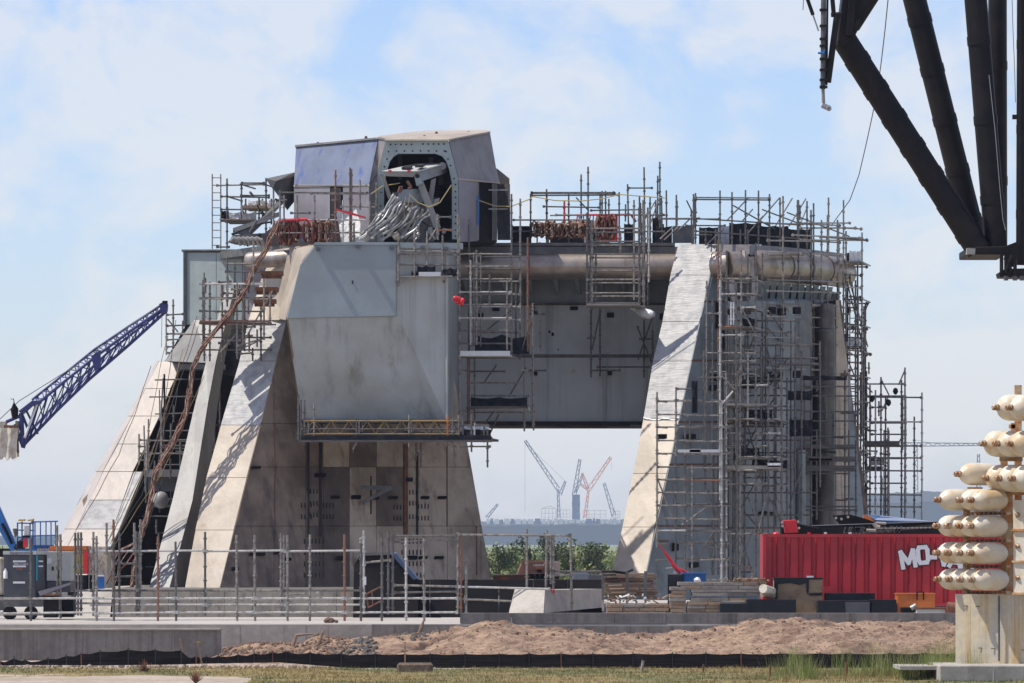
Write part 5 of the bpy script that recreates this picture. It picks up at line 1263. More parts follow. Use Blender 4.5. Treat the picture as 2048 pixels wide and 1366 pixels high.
for k in range(13):
    off = random.gauss(0, 2.8)
    pth = [(x + off * (0.4 + 0.6 * abs(math.sin(y * .01 + k))), y) for x, y in path]
    if k % 3 == 0: pth = pth[:-2] + [(x - random.uniform(5, 50), y - random.uniform(0, 20)) for x, y in pth[-2:]]
    emit('cable', MB().tube(wiggle(pth, 60, 1.8, lambda y: YcB(y) + random.Random(k).uniform(-.3, .3), k), random.uniform(.02, .038), 5), M['cable' if k % 4 else 'cabler'], cb)
for k in range(9):
    p0 = (random.uniform(300, 420), random.uniform(600, 900)); p1 = (random.uniform(120, 290), random.uniform(1060, 1170))
    emit('loose_line', MB().tube(wiggle([p0, (lerp(p0[0], p1[0], .5) + 12, lerp(p0[1], p1[1], .5) + 14), p1], 20, 1.5, 224, 50 + k), .018, 4), M['rope' if k % 3 == 0 else 'cable' if k % 3 == 1 else 'wire'], cb)
rng = random.Random(5)
for (x0, x1, y0, y1, n, Y, lab, mm) in ((560, 598, 440, 488, 90, 226.8, 'tangled dark red cable coils on the rail left of the blue hood', 'cabler'), (612, 660, 440, 486, 70, 226.6, 'brown and red cable heap hanging just below the tower door', 'cabler'),
                                   (1066, 1172, 443, 476, 150, 234, 'long row of looped rust brown cable coils on the deck', 'cable'), (1196, 1226, 430, 480, 60, 235, 'red and pink hose loops near the tall crossed poles', 'cabler')):
    c = empty('cable_coil', P((x0 + x1) / 2, y1, Y), lab, 'cable coil')
    for k in range(n // 3):
        cx = lerp(x0, x1, (k + .5) / (n // 3)) + rng.uniform(-3, 3); cy = (y0 + y1) / 2 + rng.uniform(-4, 4)
        rx, ry = rng.uniform(3, 8), (y1 - y0) / 2 * rng.uniform(.6, 1)
        an = [i / 10 * 6.283 for i in range(11)]
        pts = [P(cx + rx * math.cos(a) + rng.uniform(-1, 1), cy + ry * math.sin(a), Y + .3 * math.sin(a + k)) for a in an]
        emit('coil', MB().tube(pts, rng.uniform(.03, .055), 5), M[rng.choice([mm, 'cable', mm, 'rust'])], c)
    if lab.startswith('tangled'):
        emit('red_sling', MB().tube([P(556, 441, Y - .3), P(580, 440, Y - .3), P(612, 439, Y - .3), P(619, 444, Y - .3), P(618, 452, Y - .3)], .06, 6), M['redtape'], c)
# red ribbon and white sheeting by the tower
o = emit('plastic_sheeting', MB().prism([P(671, 422, 227), P(712, 418, 227.2), P(722, 450, 226.6), P(720, 484, 226.6), P(682, 484, 226.8), P(678, 450, 227)], V((0, .3, 0))), M['plastic'], None); tagit(o, 'white plastic sheeting hanging from the railing near the hose arm', 'sheeting')
o = emit('red_strap', MB().prism([P(672, 417, 225.9), P(700, 424, 225.9), P(732, 434, 225.9), P(731, 437, 225.9), P(700, 429, 225.9), P(673, 421, 225.9)], V((0, .04, 0))), M['redtape'], None); tagit(o, 'bright red strap lying across the white plastic sheeting', 'strap')
# red equipment on the deck centre
eq = empty('deck_container', P(1215, 486, 238), 'white and red equipment crate standing on the deck behind the poles', 'crate')
emit('crate_body', MB().box(P(1180, 465, 240), (1.6, 1.4, .9)), M['white'], eq); emit('crate_body', MB().box(P(1216, 456, 239), (.8, 1, 1.1)), M['redb'], eq)
emit('crate_lid', MB().box(P(1180, 454, 240), (1.7, 1.5, .07)), M['redb'], eq)
for k in range(10):
    rod(eq, 'red_bar', P(1150 + k * 9, 452, 238), P(1152 + k * 9 + rng.uniform(-4, 4), 430, 238), .025, M['redtape'])
rod(eq, 'red_rail', P(1150, 430, 238), P(1262, 429, 238), .04, M['redtape']); rod(eq, 'red_rail', P(1262, 429, 238), P(1272, 444, 238), .05, M['redtape'])
# deck skirting row of netted guard panels
gp = empty('deck_guard', P(1100, 486, 234.6), 'row of dark netted guard panels along the deck edge behind the coils', 'guard panels')
for i, (a, b) in enumerate(((1024, 1062), (1100, 1168), (1172, 1196), (1310, 1344), (1345, 1388))):
    emit('guard_panel', MB().prism([P(a, 452 + (6 if i % 2 else 0), 236.5), P(b, 452, 236.5), P(b, 486, 236.5), P(a, 486, 236.5)], V((0, .06, 0))), M['net'] if i != 4 else M['darkgrey'], gp)
# ropes
for k, (pts, Y, lab) in enumerate((([(742, 388), (765, 372), (800, 366)], 226, 'pale yellow rope tied from the railing to the portal arch'), ([(818, 388), (835, 405), (858, 414), (880, 405), (903, 370)], 224.8, 'pale yellow rope sagging across the arched portal'),
                                   ([(918, 374), (950, 398), (990, 412), (1022, 413), (1060, 398), (1066, 393), (1110, 401), (1160, 402), (1200, 398), (1240, 389), (1330, 396)], 229, 'long sagging yellow rope strung from the hood to the deck poles'))):
    o = emit('rope', MB().tube([P(x, y, Y) for x, y in pts], .022, 5), M['rope'], None, smooth=True); tagit(o, lab, 'rope')
o = emit('hoist_wire', MB().tube([P(x, y, lerp(240, 190, i / 8)) for i, (x, y) in enumerate(((1662, 452), (1700, 400), (1718, 350), (1732, 290), (1745, 230), (1755, 180), (1763, 120), (1770, 60), (1777, -10)))], .02, 5), M['wire'], None, smooth=True)
tagit(o, 'thin dark wire curving up from the right scaffold into the sky', 'wire')
# wrapped vent bulb on the beam wall
o = emit('wrapped_vent', MB().tube([P(1262, 612, 233), P(1274, 618, 232), P(1286, 626, 231.6), P(1300, 629, 231.4), P(1308, 628, 231.3)], [.1, .16, .2, .2, .1], 12), M['plastic'], None, smooth=True); tagit(o, 'cloudy plastic wrapped vent pipe sticking out under the ring shelf', 'pipe')
# extra tubes and dark boards crowding the right hand bays
s = Scaf(228.3, .9, 'inner row of dark tubes and boards pressed against the grey right wall', (1530, 1100), dx=.2, m='scafd')
for x in (1466, 1490, 1527, 1549, 1575, 1588, 1602, 1618, 1636): s.v(x, s.rng.uniform(600, 700), s.rng.uniform(900, 1120), s.rng.random())
for y in (640, 664, 690, 716, 762, 790, 820, 852, 880, 905, 955, 985, 1030): s.h(s.rng.uniform(1455, 1490), s.rng.uniform(1560, 1640), y, s.rng.random())
for k in range(16):
    x = s.rng.uniform(1460, 1600); y = s.rng.uniform(640, 1080); s.b(x, y, x + s.rng.choice((-1, 1)) * s.rng.uniform(20, 45), y + s.rng.uniform(40, 90), s.rng.random())
for (a, b, y, hh) in ((1486, 1530, 764, 12), (1570, 1620, 800, 20), (1575, 1622, 872, 34), (1455, 1500, 842, 8), (1500, 1536, 930, 12), (1600, 1690, 760, 10)): s.net(a, b, y - hh, y, l=.5)
for (a, b, y) in ((1480, 1560, 760), (1455, 1530, 845), (1500, 1564, 912), (1560, 1640, 730)): s.deck(a, b, y, 'boardd', 2)
# ================================================================== SITE OBJECTS
def text(parent, name, s_, loc, size, m, rot=0.0, ext=.01, shear=0.0, off=0.0, align='LEFT', rz=0.0, sp=1.0):
    c = bpy.data.curves.new(name, 'FONT'); c.body = s_; c.size = size; c.extrude = ext; c.shear = shear; c.offset = off
    c.align_x = align; c.align_y = 'CENTER'; c.space_character = sp; c.resolution_u = 3
    c.materials.append(m)
    o = bpy.data.objects.new(name, c); COL.objects.link(o)
    o.location = V(loc) - wloc(parent); o.parent = parent
    dg = bpy.context.evaluated_depsgraph_get()
    me = bpy.data.meshes.new_from_object(o, depsgraph=dg)
    bpy.data.objects.remove(o); bpy.data.curves.remove(c)
    o = bpy.data.objects.new(name, me); COL.objects.link(o); o.location = V(loc) - wloc(parent); o.parent = parent
    o.rotation_euler = (Matrix.Rotation(rz, 3, 'Z') @ Matrix.Rotation(math.radians(90), 3, 'X') @ Matrix.Rotation(rot, 3, 'Z')).to_euler()
    return o
rng = random.Random(11)
# ---- red container
YK = 207.0
rc = empty('red_container', P(1730, 1215, YK), 'long red corrugated container with slanted white lettering behind the black crates', 'container')
X0, X1 = P(1526, 0, YK).x, P(2060, 0, YK).x
zt, zb = P(0, 1068, YK).z, P(0, 1212, YK).z
nrib = 20; wdt = (X1 - X0 - .12) / nrib
for k in range(nrib):
    a = X0 + .06 + k * wdt
    q = [V((a, YK, 0)), V((a + wdt * .50, YK, 0)), V((a + wdt * .64, YK + .09, 0)), V((a + wdt * .86, YK + .09, 0)), V((a + wdt - .004, YK + .01, 0))]
    mb = MB(); top = [p + V((0, 0, zt - .12)) for p in q]; bot = [p + V((0, 0, zb + .12)) for p in q]
    n = len(q)
    mb.add(top + bot, [(i, i + 1, n + i + 1, n + i) for i in range(n - 1)])
    emit('corrugated_panel', mb, M['red'], rc)
emit('container_shell', MB().box(((X0 + X1) / 2, YK + 1.35, (zt + zb) / 2), (X1 - X0, 2.45, zt - zb)), M['red'], rc)
emit('top_rail', MB().box(((X0 + X1) / 2, YK - .02, zt - .06), (X1 - X0, .1, .12)), M['red'], rc)
emit('bottom_rail', MB().box(((X0 + X1) / 2, YK - .02, zb + .06), (X1 - X0, .1, .12)), M['red'], rc)
emit('corner_post', MB().box((X0 + .06, YK - .03, (zt + zb) / 2), (.12, .12, zt - zb - .01)), M['red'], rc)
emit('skid', MB().box((X0 + 1.0, YK + 1.2, .16), (3.4, 2.2, .30)), M['darkgrey'], rc); emit('skid', MB().box(((X0 + X1) / 2 + 3, YK + 1.2, .16), (3.4, 2.2, .30)), M['darkgrey'], rc)
emit('skid_beam', MB().box(((X0 + X1) / 2, YK + 1.2, .39), (X1 - X0 + .2, 2.3, .14)), M['red'], rc)
GLY = {'M': [(0, 0, 0, 1), (0, 1, .5, .25), (.5, .25, 1, 1), (1, 1, 1, 0)], 'O': [(.15, 0, .85, 0), (.85, 0, 1, .2), (1, .2, 1, .8), (1, .8, .85, 1), (.85, 1, .15, 1), (.15, 1, 0, .8), (0, .8, 0, .2), (0, .2, .15, 0)],
       '-': [(0, .45, 1, .45)], 'V': [(0, 1, .5, 0), (.5, 0, 1, 1)], 'A': [(0, 0, .5, 1), (.5, 1, 1, 0), (.25, .3, .75, .3)], 'C': [(1, .8, .85, 1), (.85, 1, .15, 1), (.15, 1, 0, .8), (0, .8, 0, .2), (0, .2, .15, 0), (.15, 0, .85, 0), (.85, 0, 1, .2)]}
def glyph(ch, x, y, w, h, rot, th, dy, m, nm):
    mb = MB(); cr_, sr = math.cos(rot), math.sin(rot)
    for gi, (x0, y0, x1, y1) in enumerate(GLY[ch]):
        a, b = V(((x0 - .5) * w, (y0 - .5) * h)), V(((x1 - .5) * w, (y1 - .5) * h))
        d = (b - a).normalized(); n = V((-d.y, d.x)) * th / 2; e = d * th * .38
        q = []
        for p in (a - e + n, b + e + n, b + e - n, a - e - n):
            q.append(P(x + p.x * cr_ - p.y * sr, y - (p.x * sr + p.y * cr_), YK - dy - gi * .0012))
        mb.prism(q, V((0, .012, 0)))
    emit(nm, mb, m, rc)
for ch, x, y, w, h, r in (('M', 1816, 1118, 25, 32, .17), ('O', 1846, 1110, 19, 31, .09), ('-', 1866, 1113, 10, 30, 0.0), ('V', 1889, 1114, 22, 31, -.08), ('A', 1912, 1119, 22, 30, -.17), ('C', 1938, 1127, 18, 30, -.25)):
    glyph(ch, x, y, w, h, r, 12.5, .022, M['blackp'], 'letter_outline')
    glyph(ch, x, y, w, h, r, 8.6, .040, M['white'], 'letter')
emit('placard', MB().box(P(1620, 1156, YK - .06), (.25, .03, .16)), M['white'], rc)
emit('lid_dome', MB().lathe(P(1552, 1069, YK + .6), (0, 0, 1), [(-.05, .14), (.0, .14), (.07, .1), (.1, .02)], 12), M['redb'], rc, smooth=True)
for x in (1651, 1700, 1618): emit('roof_fitting', MB().box(P(x, 1067, YK + .4), (.1, .1, .1)), M['white' if x != 1618 else 'redb'], rc)
emit('step_box', MB().box(P(1655, 1187, YK - .25), (.3, .3, .5)), M['red'], rc)
# telehandler/crane boom behind it
bo = empty('black_boom', P(1700, 1067, 211), 'black telescopic crane boom with chain lying behind the red container roof', 'crane boom')
emit('boom_tube', MB().prism([P(1598, 1052, 212), P(1890, 1043, 211), P(2040, 1038, 210), P(2040, 1082, 210), P(1590, 1082, 212)], V((0, .7, 0))), M['black'], bo, bevel=.03)
emit('boom_head', MB().prism([P(1562, 1042, 211.8), P(1600, 1048, 211.8), P(1640, 1056, 211.8), P(1640, 1078, 211.8), P(1562, 1078, 211.8)], V((0, .8, 0))), M['black'], bo, bevel=.03)
emit('red_end_box', MB().prism([P(1566, 1041, 211.0), P(1592, 1039, 211.0), P(1597, 1065, 211.0), P(1571, 1066, 211.0)], V((0, .7, 0))), M['redb'], bo, bevel=.02)
for x, y in ((1564, 1045), (1596, 1043), (1598, 1056), (1565, 1052)): emit('pin', MB().tube([P(x, y, 210.9), P(x, y, 211.2)], .05, 10), M['chain'], bo)
emit('boom_rear_link', MB().prism([P(1665, 1031, 213), P(1700, 1029, 213), P(1730, 1037, 213), P(1760, 1048, 213), P(1680, 1050, 213)], V((0, .3, 0))), M['black'], bo)
for x, y in ((1672, 1036), (1683, 1038), (1696, 1034)): emit('pin', MB().tube([P(x, y, 212.95), P(x, y, 213.1)], .05, 10), M['chain'], bo)
emit('top_strip', MB().prism([P(1625, 1050.5, 211.9), P(1900, 1041.5, 210.9), P(1900, 1042.8, 210.9), P(1625, 1051.8, 211.9)], V((0, .1, 0))), M['hose'], bo)
text(bo, 'lettering', 'ULTRA BOOM', P(1684, 1061.5, 211.2) + V((0, -.16, 0)), .34, M['hose'], ext=.004, shear=.35, rot=.02)
text(bo, 'lettering_core', 'ULTRA BOOM', P(1684, 1061.5, 211.2) + V((0, -.175, 0)), .34, M['black'], ext=.004, shear=.35, rot=.02, off=-.022)
for k in range(26):
    a = P(1750 + k * 4.4, 1056.5 - k * .05, 210.7); emit('chain_link', MB().box(a, (.085, .03, .05 if k % 2 else .02)), M['chain'], bo)
emit('hook_block', MB().tube([P(1748, 1047, 210.8), P(1752, 1052, 210.8), P(1760, 1054, 210.8)], .08, 8), M['chain'], bo); emit('hook_block', MB().tube([P(1752, 1046, 210.8), P(1772, 1047, 210.8)], .05, 8), M['chain'], bo)
emit('jack_bar', MB().tube([P(1733, 1060, 210.7), P(1752, 1061, 210.7)], .05, 8), M['chain'], bo)
tb = empty('blue_tipper', P(1790, 1050, 216), 'blue sloping tipper body with orange end behind the black boom', 'tipper')
emit('tipper_side', MB().prism([P(1735, 1030, 216), P(1870, 1044, 215), P(1870, 1056, 215), P(1745, 1056, 216)], V((0, 2, 0))), M['blue'], tb)
emit('tipper_top', MB().prism([P(1730, 1029, 215.9), P(1760, 1031, 215.9), P(1870, 1043, 214.9), P(1870, 1048, 214.9), P(1750, 1040, 215.8)], V((0, 2.2, 0))), M['fadeblue'], tb)
emit('tipper_end', MB().prism([P(1727, 1031, 215.8), P(1735, 1030, 215.8), P(1755, 1048, 215.8), P(1728, 1047, 215.8)], V((0, .5, 0))), M['orange'], tb)
jk = empty('red_engine_hoist', P(1360, 1148, 209), 'small red folding hoist arm standing on the blue and black crate', 'hoist')
hp = [P(1319, 1090, 209), P(1331, 1106, 209), P(1345, 1126, 209), P(1351, 1134, 209), P(1376, 1146, 209)]
emit('hoist_arm', MB().tube(hp[:2], .03, 8), M['redb'], jk); emit('hoist_arm', MB().tube(hp[1:4], .065, 8), M['redb'], jk); emit('hoist_leg', MB().tube(hp[3:], .04, 8), M['redb'], jk)
emit('hoist_ram', MB().tube([P(1344, 1128, 208.9), P(1362, 1146, 208.9)], .08, 8), M['redb'], jk); emit('hoist_base', MB().box(P(1352, 1145, 209), (.16, .16, .1)), M['white'], jk); emit('hoist_handle', MB().tube([P(1331, 1137, 209), P(1348, 1135, 209)], .02, 6), M['hose'], jk)
bc = empty('blue_black_crate', P(1375, 1222, 208), 'blue and black equipment box between the timber stacks', 'equipment box')
emit('black_side', MB().prism([P(1335, 1148, 208), P(1363, 1148, 207.6), P(1363, 1236, 207.6), P(1335, 1236, 208)], V((.2, 1.2, 0))), M['sheet'], bc, bevel=.02)
emit('blue_body', MB().box(P(1388, 1160, 208.3) - V((0, -.6, 0)), (.86, 1.2, .46)), M['blue'], bc, bevel=.03); emit('white_bag', MB().lathe(P(1395, 1160, 207.4), (.2, 0, 1), [(-.1, .1), (0, .14), (.1, .05)], 8), M['plastic'], bc); emit('blue_lid', MB().box(P(1388, 1147, 208.2) + V((0, .6, 0)), (.9, 1.24, .06)), M['blue'], bc)
# ---- timber
def planks(root, x0, x1, y0, y1, Y, th, seg, jitter, depth=1.4, mats=('wood', 'wood2')):
    z0, z1 = P(0, y1, Y).z, P(0, y0, Y).z
    n = max(1, int((z1 - z0) / th))
    for j in range(n):
        a = x0 + rng.uniform(-jitter, jitter); e = x1 + rng.uniform(-jitter, jitter)
        if rng.random() < .12: a += jitter * 1.5
        k = 0
        while a < e - 4:
            b = min(e, a + rng.uniform(*seg))
            Xa, Xb = P(a, 0, Y).x, P(b, 0, Y).x
            yo = rng.uniform(0, .12)
            emit('plank', MB().box(((Xa + Xb) / 2, Y + yo + depth / 2, z0 + (j + .5) * th), (Xb - Xa - .015, depth, th * rng.uniform(.82, .93))), M[rng.choice(mats)], root)
            a = b; k += 1
t = empty('plank_rack', P(1260, 1222, 205), 'steel stillage holding a leaning stack of brown planks before the silver leg', 'plank rack')
planks(t, 1206, 1314, 1146, 1198, 206.0, .085, (50, 120), 7, 1.2, ('wood', 'wood', 'rust'))
for x in (1206, 1254, 1291): emit('rack_post', MB().box(P(x, 1170, 205.6), (.1, .1, 1.0)), M['darkgrey'], t); emit('rack_leg', MB().box(P(x, 1208, 205.55), (.08, .08, .5)), M['concl'], t)
emit('rack_beam', MB().box(P(1250, 1197, 205.5), (1.7, .08, .08)), M['darkgrey'], t)
for k in range(6): emit('splinter', MB().tube([P(1208 + k * 3, 1150 + k * 7, 205.4), P(1232 + k * 4, 1149 + k * 7, 205.3)], .03, 5), M['black' if k < 3 else 'wood'], t)
emit('rubber_strip', MB().tube([P(1204, 1143, 205.6), P(1225, 1143, 205.4), P(1250, 1146, 205.6), P(1266, 1139, 205.6)], .05, 6), M['black'], t)
t = empty('low_timber_stack', P(1275, 1224, 204.0), 'low stack of short grey planks littered with scraps under the plank rack', 'timber stack')
planks(t, 1215, 1340, 1205, 1230, 204.0, .13, (30, 45), 3)
for k in range(40):
    a = P(rng.uniform(1205, 1338), rng.uniform(1192, 1207), 204.0 + rng.uniform(0, .6)); rod(t, 'scrap', a, a + V((rng.uniform(-.25, .25), rng.uniform(-.2, .2), rng.uniform(-.08, .12))), rng.uniform(.012, .04), M[rng.choice(['wood', 'wood2', 'rust', 'plastic'])], 5)
t = empty('timber_stack', P(1440, 1226, 203.4), 'broad stack of orange brown crane mats beside the black sheeted crates', 'timber stack')
planks(t, 1341, 1372, 1172, 1232, 203.4, .13, (28, 34), 2)
planks(t, 1377, 1500, 1190, 1232, 203.2, .13, (28, 45), 3)
planks(t, 1385, 1530, 1178, 1192, 203.3, .12, (60, 120), 8); planks(t, 1358, 1520, 1163, 1178, 203.5, .125, (40, 90), 6)
rp2 = MB()
for k in range(220):
    a = P(rng.gauss(1500, 14), 1165 - rng.random() * 10, 203.9); rp2.lathe(a + V((0, 0, -.05)), (rng.uniform(-1, 1), rng.uniform(-1, 1), rng.uniform(-1, 1)), [(-.05, .02), (-.03, .05), (.03, .045), (.06, .015)], 6)
tagit(emit('rope_heap', rp2, M['dirt'], None, smooth=True), 'pinkish heap of crumpled rope on top of the broad timber stack', 'rope heap')
rl = empty('canvas_roll', P(1535, 1190, 203), 'cream rolled canvas lying at the end of the broad timber stack', 'canvas roll')
emit('roll', MB().tube([P(1526, 1177, 202.9), P(1544, 1183, 203.6)], .16, 14), M['cloth'], rl, smooth=True); emit('roll', MB().tube([P(1525, 1188, 203.1), P(1546, 1192, 203.6)], .12, 12), M['wood'], rl, smooth=True)
def crate(x0, x1, y0, Y, d, m, name, label, y1=1228, cat='crate', bev=.02, grp='sheeted crates in front of the red container'):
    r = empty(name, P((x0 + x1) / 2, y1, Y), label, cat, grp)
    za, zb_ = P(0, y0, Y).z, 0.002
    Xa, Xb = P(x0, 0, Y).x, P(x1, 0, Y).x
    emit('crate_body', MB().box(((Xa + Xb) / 2, Y + d / 2, (za + zb_) / 2), (Xb - Xa, d, za - zb_)), M[m], r, bevel=bev)
    return r, Xa, Xb, za
r, a, b, z = crate(1549, 1645, 1158, 204.4, 1.2, 'tan', 'brown_crate', 'tall brown crate with torn black cover beside the canvas roll')
Yq = 204.38
emit('torn_cover', MB().prism([P(1548, 1157, Yq), P(1617, 1157, Yq), P(1618, 1164, Yq), P(1600, 1170, Yq), P(1580, 1166, Yq), P(1556, 1168, Yq), P(1554, 1228, Yq), P(1548, 1228, Yq)], V((0, -.03, 0))), M['sheet'], r)
emit('torn_cover', MB().prism([P(1612, 1158, Yq), P(1618, 1158, Yq), P(1617, 1190, Yq), P(1613, 1184, Yq)], V((0, -.035, 0))), M['sheet'], r); emit('torn_cover', MB().prism([P(1619, 1186, Yq), P(1644, 1185, Yq), P(1644, 1191, Yq), P(1619, 1191, Yq)], V((0, -.03, 0))), M['sheet'], r)
emit('crate_lid', MB().box(((a + b) / 2, 205, z + .02), (b - a + .06, 1.26, .05)), M['sheet'], r)
crate(1493, 1592, 1199, 203.0, 1.1, 'sheet', 'black_crate', 'low black plastic wrapped crate left of the tall brown crate')
crate(1440, 1500, 1207, 202.9, .8, 'sheet', 'black_tote', 'small black tote pushed against the broad timber stack')
crate(1651, 1750, 1186, 204.6, 1.0, 'sheet', 'black_crate', 'black crate standing highest of the low row right of the brown crate')
r, a, b, z = crate(1636, 1740, 1201, 203.0, 1.1, 'sheet', 'black_crate', 'wide low black crate with a grey greenish front sheet'); emit('front_sheet', MB().prism([P(1690, 1204, 202.98), P(1739, 1204, 202.98), P(1739, 1227, 202.98), P(1692, 1227, 202.98)], V((0, -.02, 0))), M['gen'], r)
crate(1742, 1793, 1199, 203.2, 1.1, 'sheet', 'black_crate', 'narrow black crate next to the orange box')
r, a, b, z = crate(1794, 1870, 1189, 204.0, 1.2, 'orange', 'orange_box', 'orange steel box with a black handle behind the white trough'); 
emit('box_lid', MB().box(((a + b) / 2, 204.6, z + .02), (b - a + .04, 1.24, .05)), M['orange'], r)
rod(r, 'handle', P(1834, 1200, 203.9), P(1834, 1184, 203.9), .025, M['black']); rod(r, 'handle', P(1847, 1200, 203.9), P(1847, 1184, 203.9), .025, M['black']); rod(r, 'handle', P(1834, 1184, 203.9), P(1847, 1184, 203.9), .025, M['black'])
wt = empty('white_trough', P(1870, 1226, 201), 'off white steel trough with rusty rim beside the stained plinth', 'trough')
emit('trough_body', MB().box((P(1862, 0, 201).x, 201.5, .24), (P(1891, 0, 201).x - P(1833, 0, 201).x, .9, .44)), M['gen2'], wt, bevel=.02); emit('rim', MB().box((P(1864, 0, 201).x, 201.45, .48), (1.15, 1.0, .06)), M['rust'], wt); emit('rusty_roll', MB().tube([P(1894, 1215, 200.9), P(1912, 1216, 200.9)], .2, 14), M['rust'], wt, smooth=True)
eq = empty('pump', P(1820, 1226, 201.5), 'small black pump with shiny fittings left of the white trough', 'pump')
emit('pump_body', MB().box(P(1815, 1220, 201.6), (.5, .4, .2)), M['black'], eq, bevel=.03); emit('pump_head', MB().tube([P(1822, 1217, 201.4), P(1832, 1211, 201.4)], .09, 10), M['hose'], eq, smooth=True); emit('pump_head', MB().tube([P(1828, 1209, 201.4), P(1832, 1220, 201.4)], .07, 10), M['darkgrey'], eq, smooth=True)

# ---- left machines
YG = 207.0
g = empty('generator', P(75, 1215, YG), 'dark grey and white cabinet compressor on wheels with white lettered panel', 'generator')
def gp_(x0, x1, y0, y1, m, name, Y0=YG, Y1=None, dd=1.4, bev=.02): 
    Y1 = Y0 if Y1 is None else Y1
    return emit(name, MB().prism([P(x0, y0, Y0), P(x1, y0, Y1), P(x1, y1, Y1), P(x0, y1, Y0)], V((.1, dd, 0))), M[m], g, bevel=bev)
gp_(7, 71, 1109, 1195, 'gen', 'cabinet'); gp_(71.4, 93, 1109, 1195, 'gen', 'cabinet', YG, YG + .6)
gp_(93.4, 141, 1103, 1162, 'gen2', 'side_cabinet', YG + .5, YG + 1.3); gp_(93.4, 141, 1162.5, 1184, 'gen', 'side_base', YG + .55, YG + 1.3)
emit('roof_lip', MB().prism([P(6, 1102, YG - .05), P(72, 1102, YG - .05), P(95, 1102, YG + .5), P(95, 1109, YG + .5), P(72, 1109, YG - .05), P(6, 1109, YG - .05)], V((.1, 1.5, 0))), M['gen2'], g)
emit('door_panel', MB().prism([P(21, 1112, YG - .03), P(60, 1112, YG - .03), P(60, 1161, YG - .03), P(21, 1161, YG - .03)], V((0, .04, 0))), M['gen'], g)
for (x0, x1, y0, y1) in ((26, 52, 1121, 1124.5), (26, 52, 1131, 1134.5), (26, 50, 1163, 1167), (77, 86, 1121, 1124), (77, 86, 1131, 1134)):
    YY = YG - .05 if x0 < 70 else YG + .12
    emit('label_bar', MB().prism([P(x0, y0, YY), P(x1, y0, YY), P(x1, y1, YY), P(x0, y1, YY)], V((0, .02, 0))), M['white'], g)
text(g, 'lettering', 'Atlas Copco', P(27, 1127.8, YG - .05), .105, M['white'], shear=.2); text(g, 'lettering', 'Equipmentshare', P(20, 1105.7, YG - .07), .13, M['cblue'])
text(g, 'lettering', 'XAVS', P(33, 1138, YG - .05), .09, M['orange'])
emit('teal_stripe', MB().prism([P(72, 1110, YG - .02), P(75.5, 1110, YG + .08), P(75, 1161, YG + .08), P(72, 1161, YG - .02)], V((0, -.02, 0))), M['teal'], g)
def gq(x0, x1, y0, y1, m, name):
    f = lambda x: lerp(YG + .5, YG + 1.3, (x - 93) / 48) - .03
    emit(name, MB().prism([P(x0, y0, f(x0)), P(x1, y0, f(x1)), P(x1, y1, f(x1)), P(x0, y1, f(x0))], V((0, .03, 0))), M[m], g)
gq(114, 123, 1119, 1130, 'strut', 'vent_grille'); gq(94.5, 103, 1116, 1127, 'white', 'notice_plate'); gq(116, 118.5, 1138, 1157, 'black', 'slot'); gq(104, 107.5, 1133, 1141, 'black', 'latch')
emit('extinguisher', MB().lathe(P(11, 1157, YG - .15), (0, 0, 1), [(0, .08), (.25, .08), (.32, .03), (.36, .03)], 12), M['white'], g, smooth=True)
emit('chassis', MB().box(P(48, 1205, YG + .8), (1.35, 1.4, .3)), M['darkgrey'], g); emit('chassis_bar', MB().prism([P(76, 1183, YG), P(141, 1165, YG), P(141, 1169, YG), P(80, 1192, YG)], V((0, .2, 0))), M['hoodlow'], g)
for x in (20, 62): emit('wheel', MB().tube([P(x, 1226, YG + .2) , P(x, 1226, YG + .42)], .26, 18), M['black'], g, smooth=True)
crt = empty('black_bin', P(97, 1235, 206), 'dark open bin standing on the slab beside the compressor', 'bin'); emit('bin_body', MB().box(P(100, 1213, 205.9) + V((0, .5, 0)), (.5, .9, .8)), M['black'], crt, bevel=.02); emit('bin_rim', MB().box(P(100, 1190, 205.9) + V((0, .5, 0)), (.54, .94, .05)), M['rust'], crt)
crt = empty('black_bin', P(135, 1232, 207), 'shorter dark bin hidden behind the cluster of scaffold poles', 'bin'); emit('bin_body', MB().box(P(134, 1215, 207.6), (.5, .8, .7)), M['black'], crt, bevel=.02); emit('bin_rim', MB().box(P(134, 1196, 207.6), (.54, .84, .05)), M['darkgrey'], crt)
oc = empty('orange_container', P(135, 1175, 222), 'orange and yellow painted container behind the compressor', 'container')
emit('container_top', MB().box(P(136, 1097, 222) + V((0, 1.2, 0)), (P(170, 0, 222).x - P(97, 0, 222).x, 2.4, .2)), M['orange'], oc); 
emit('container_side', MB().prism([P(97, 1101, 222), P(141, 1101, 222), P(141, 1215, 222), P(97, 1215, 222)], V((0, 2.4, 0))), M['strut'], oc)
for a, b, m in ((141.3, 166, 'yellow'), (166.2, 174, 'redb')): emit('container_side', MB().prism([P(a, 1101, 222), P(b, 1101, 222), P(b, 1148, 222), P(a, 1148, 222)], V((0, 2.4, 0))), M[m], oc)
emit('black_arc', MB().tube([P(142, 1110, 221.9), P(146, 1114, 221.9), P(146, 1120, 221.9), P(142, 1124, 221.9)], .05, 6), M['black'], oc); emit('white_panel', MB().prism([P(142, 1125, 221.95), P(156, 1125, 221.95), P(150, 1146, 221.95), P(142, 1146, 221.95)], V((0, .04, 0))), M['gen2'], oc)
pc = empty('patterned_container', P(195, 1175, 223), 'grey white container with scribbled markings next to the orange container', 'container')
emit('container_side', MB().prism([P(174.5, 1093, 223), P(214, 1093, 223), P(216, 1215, 223), P(174.5, 1215, 223)], V((0, 2.4, 0))), M['rackw'], pc)
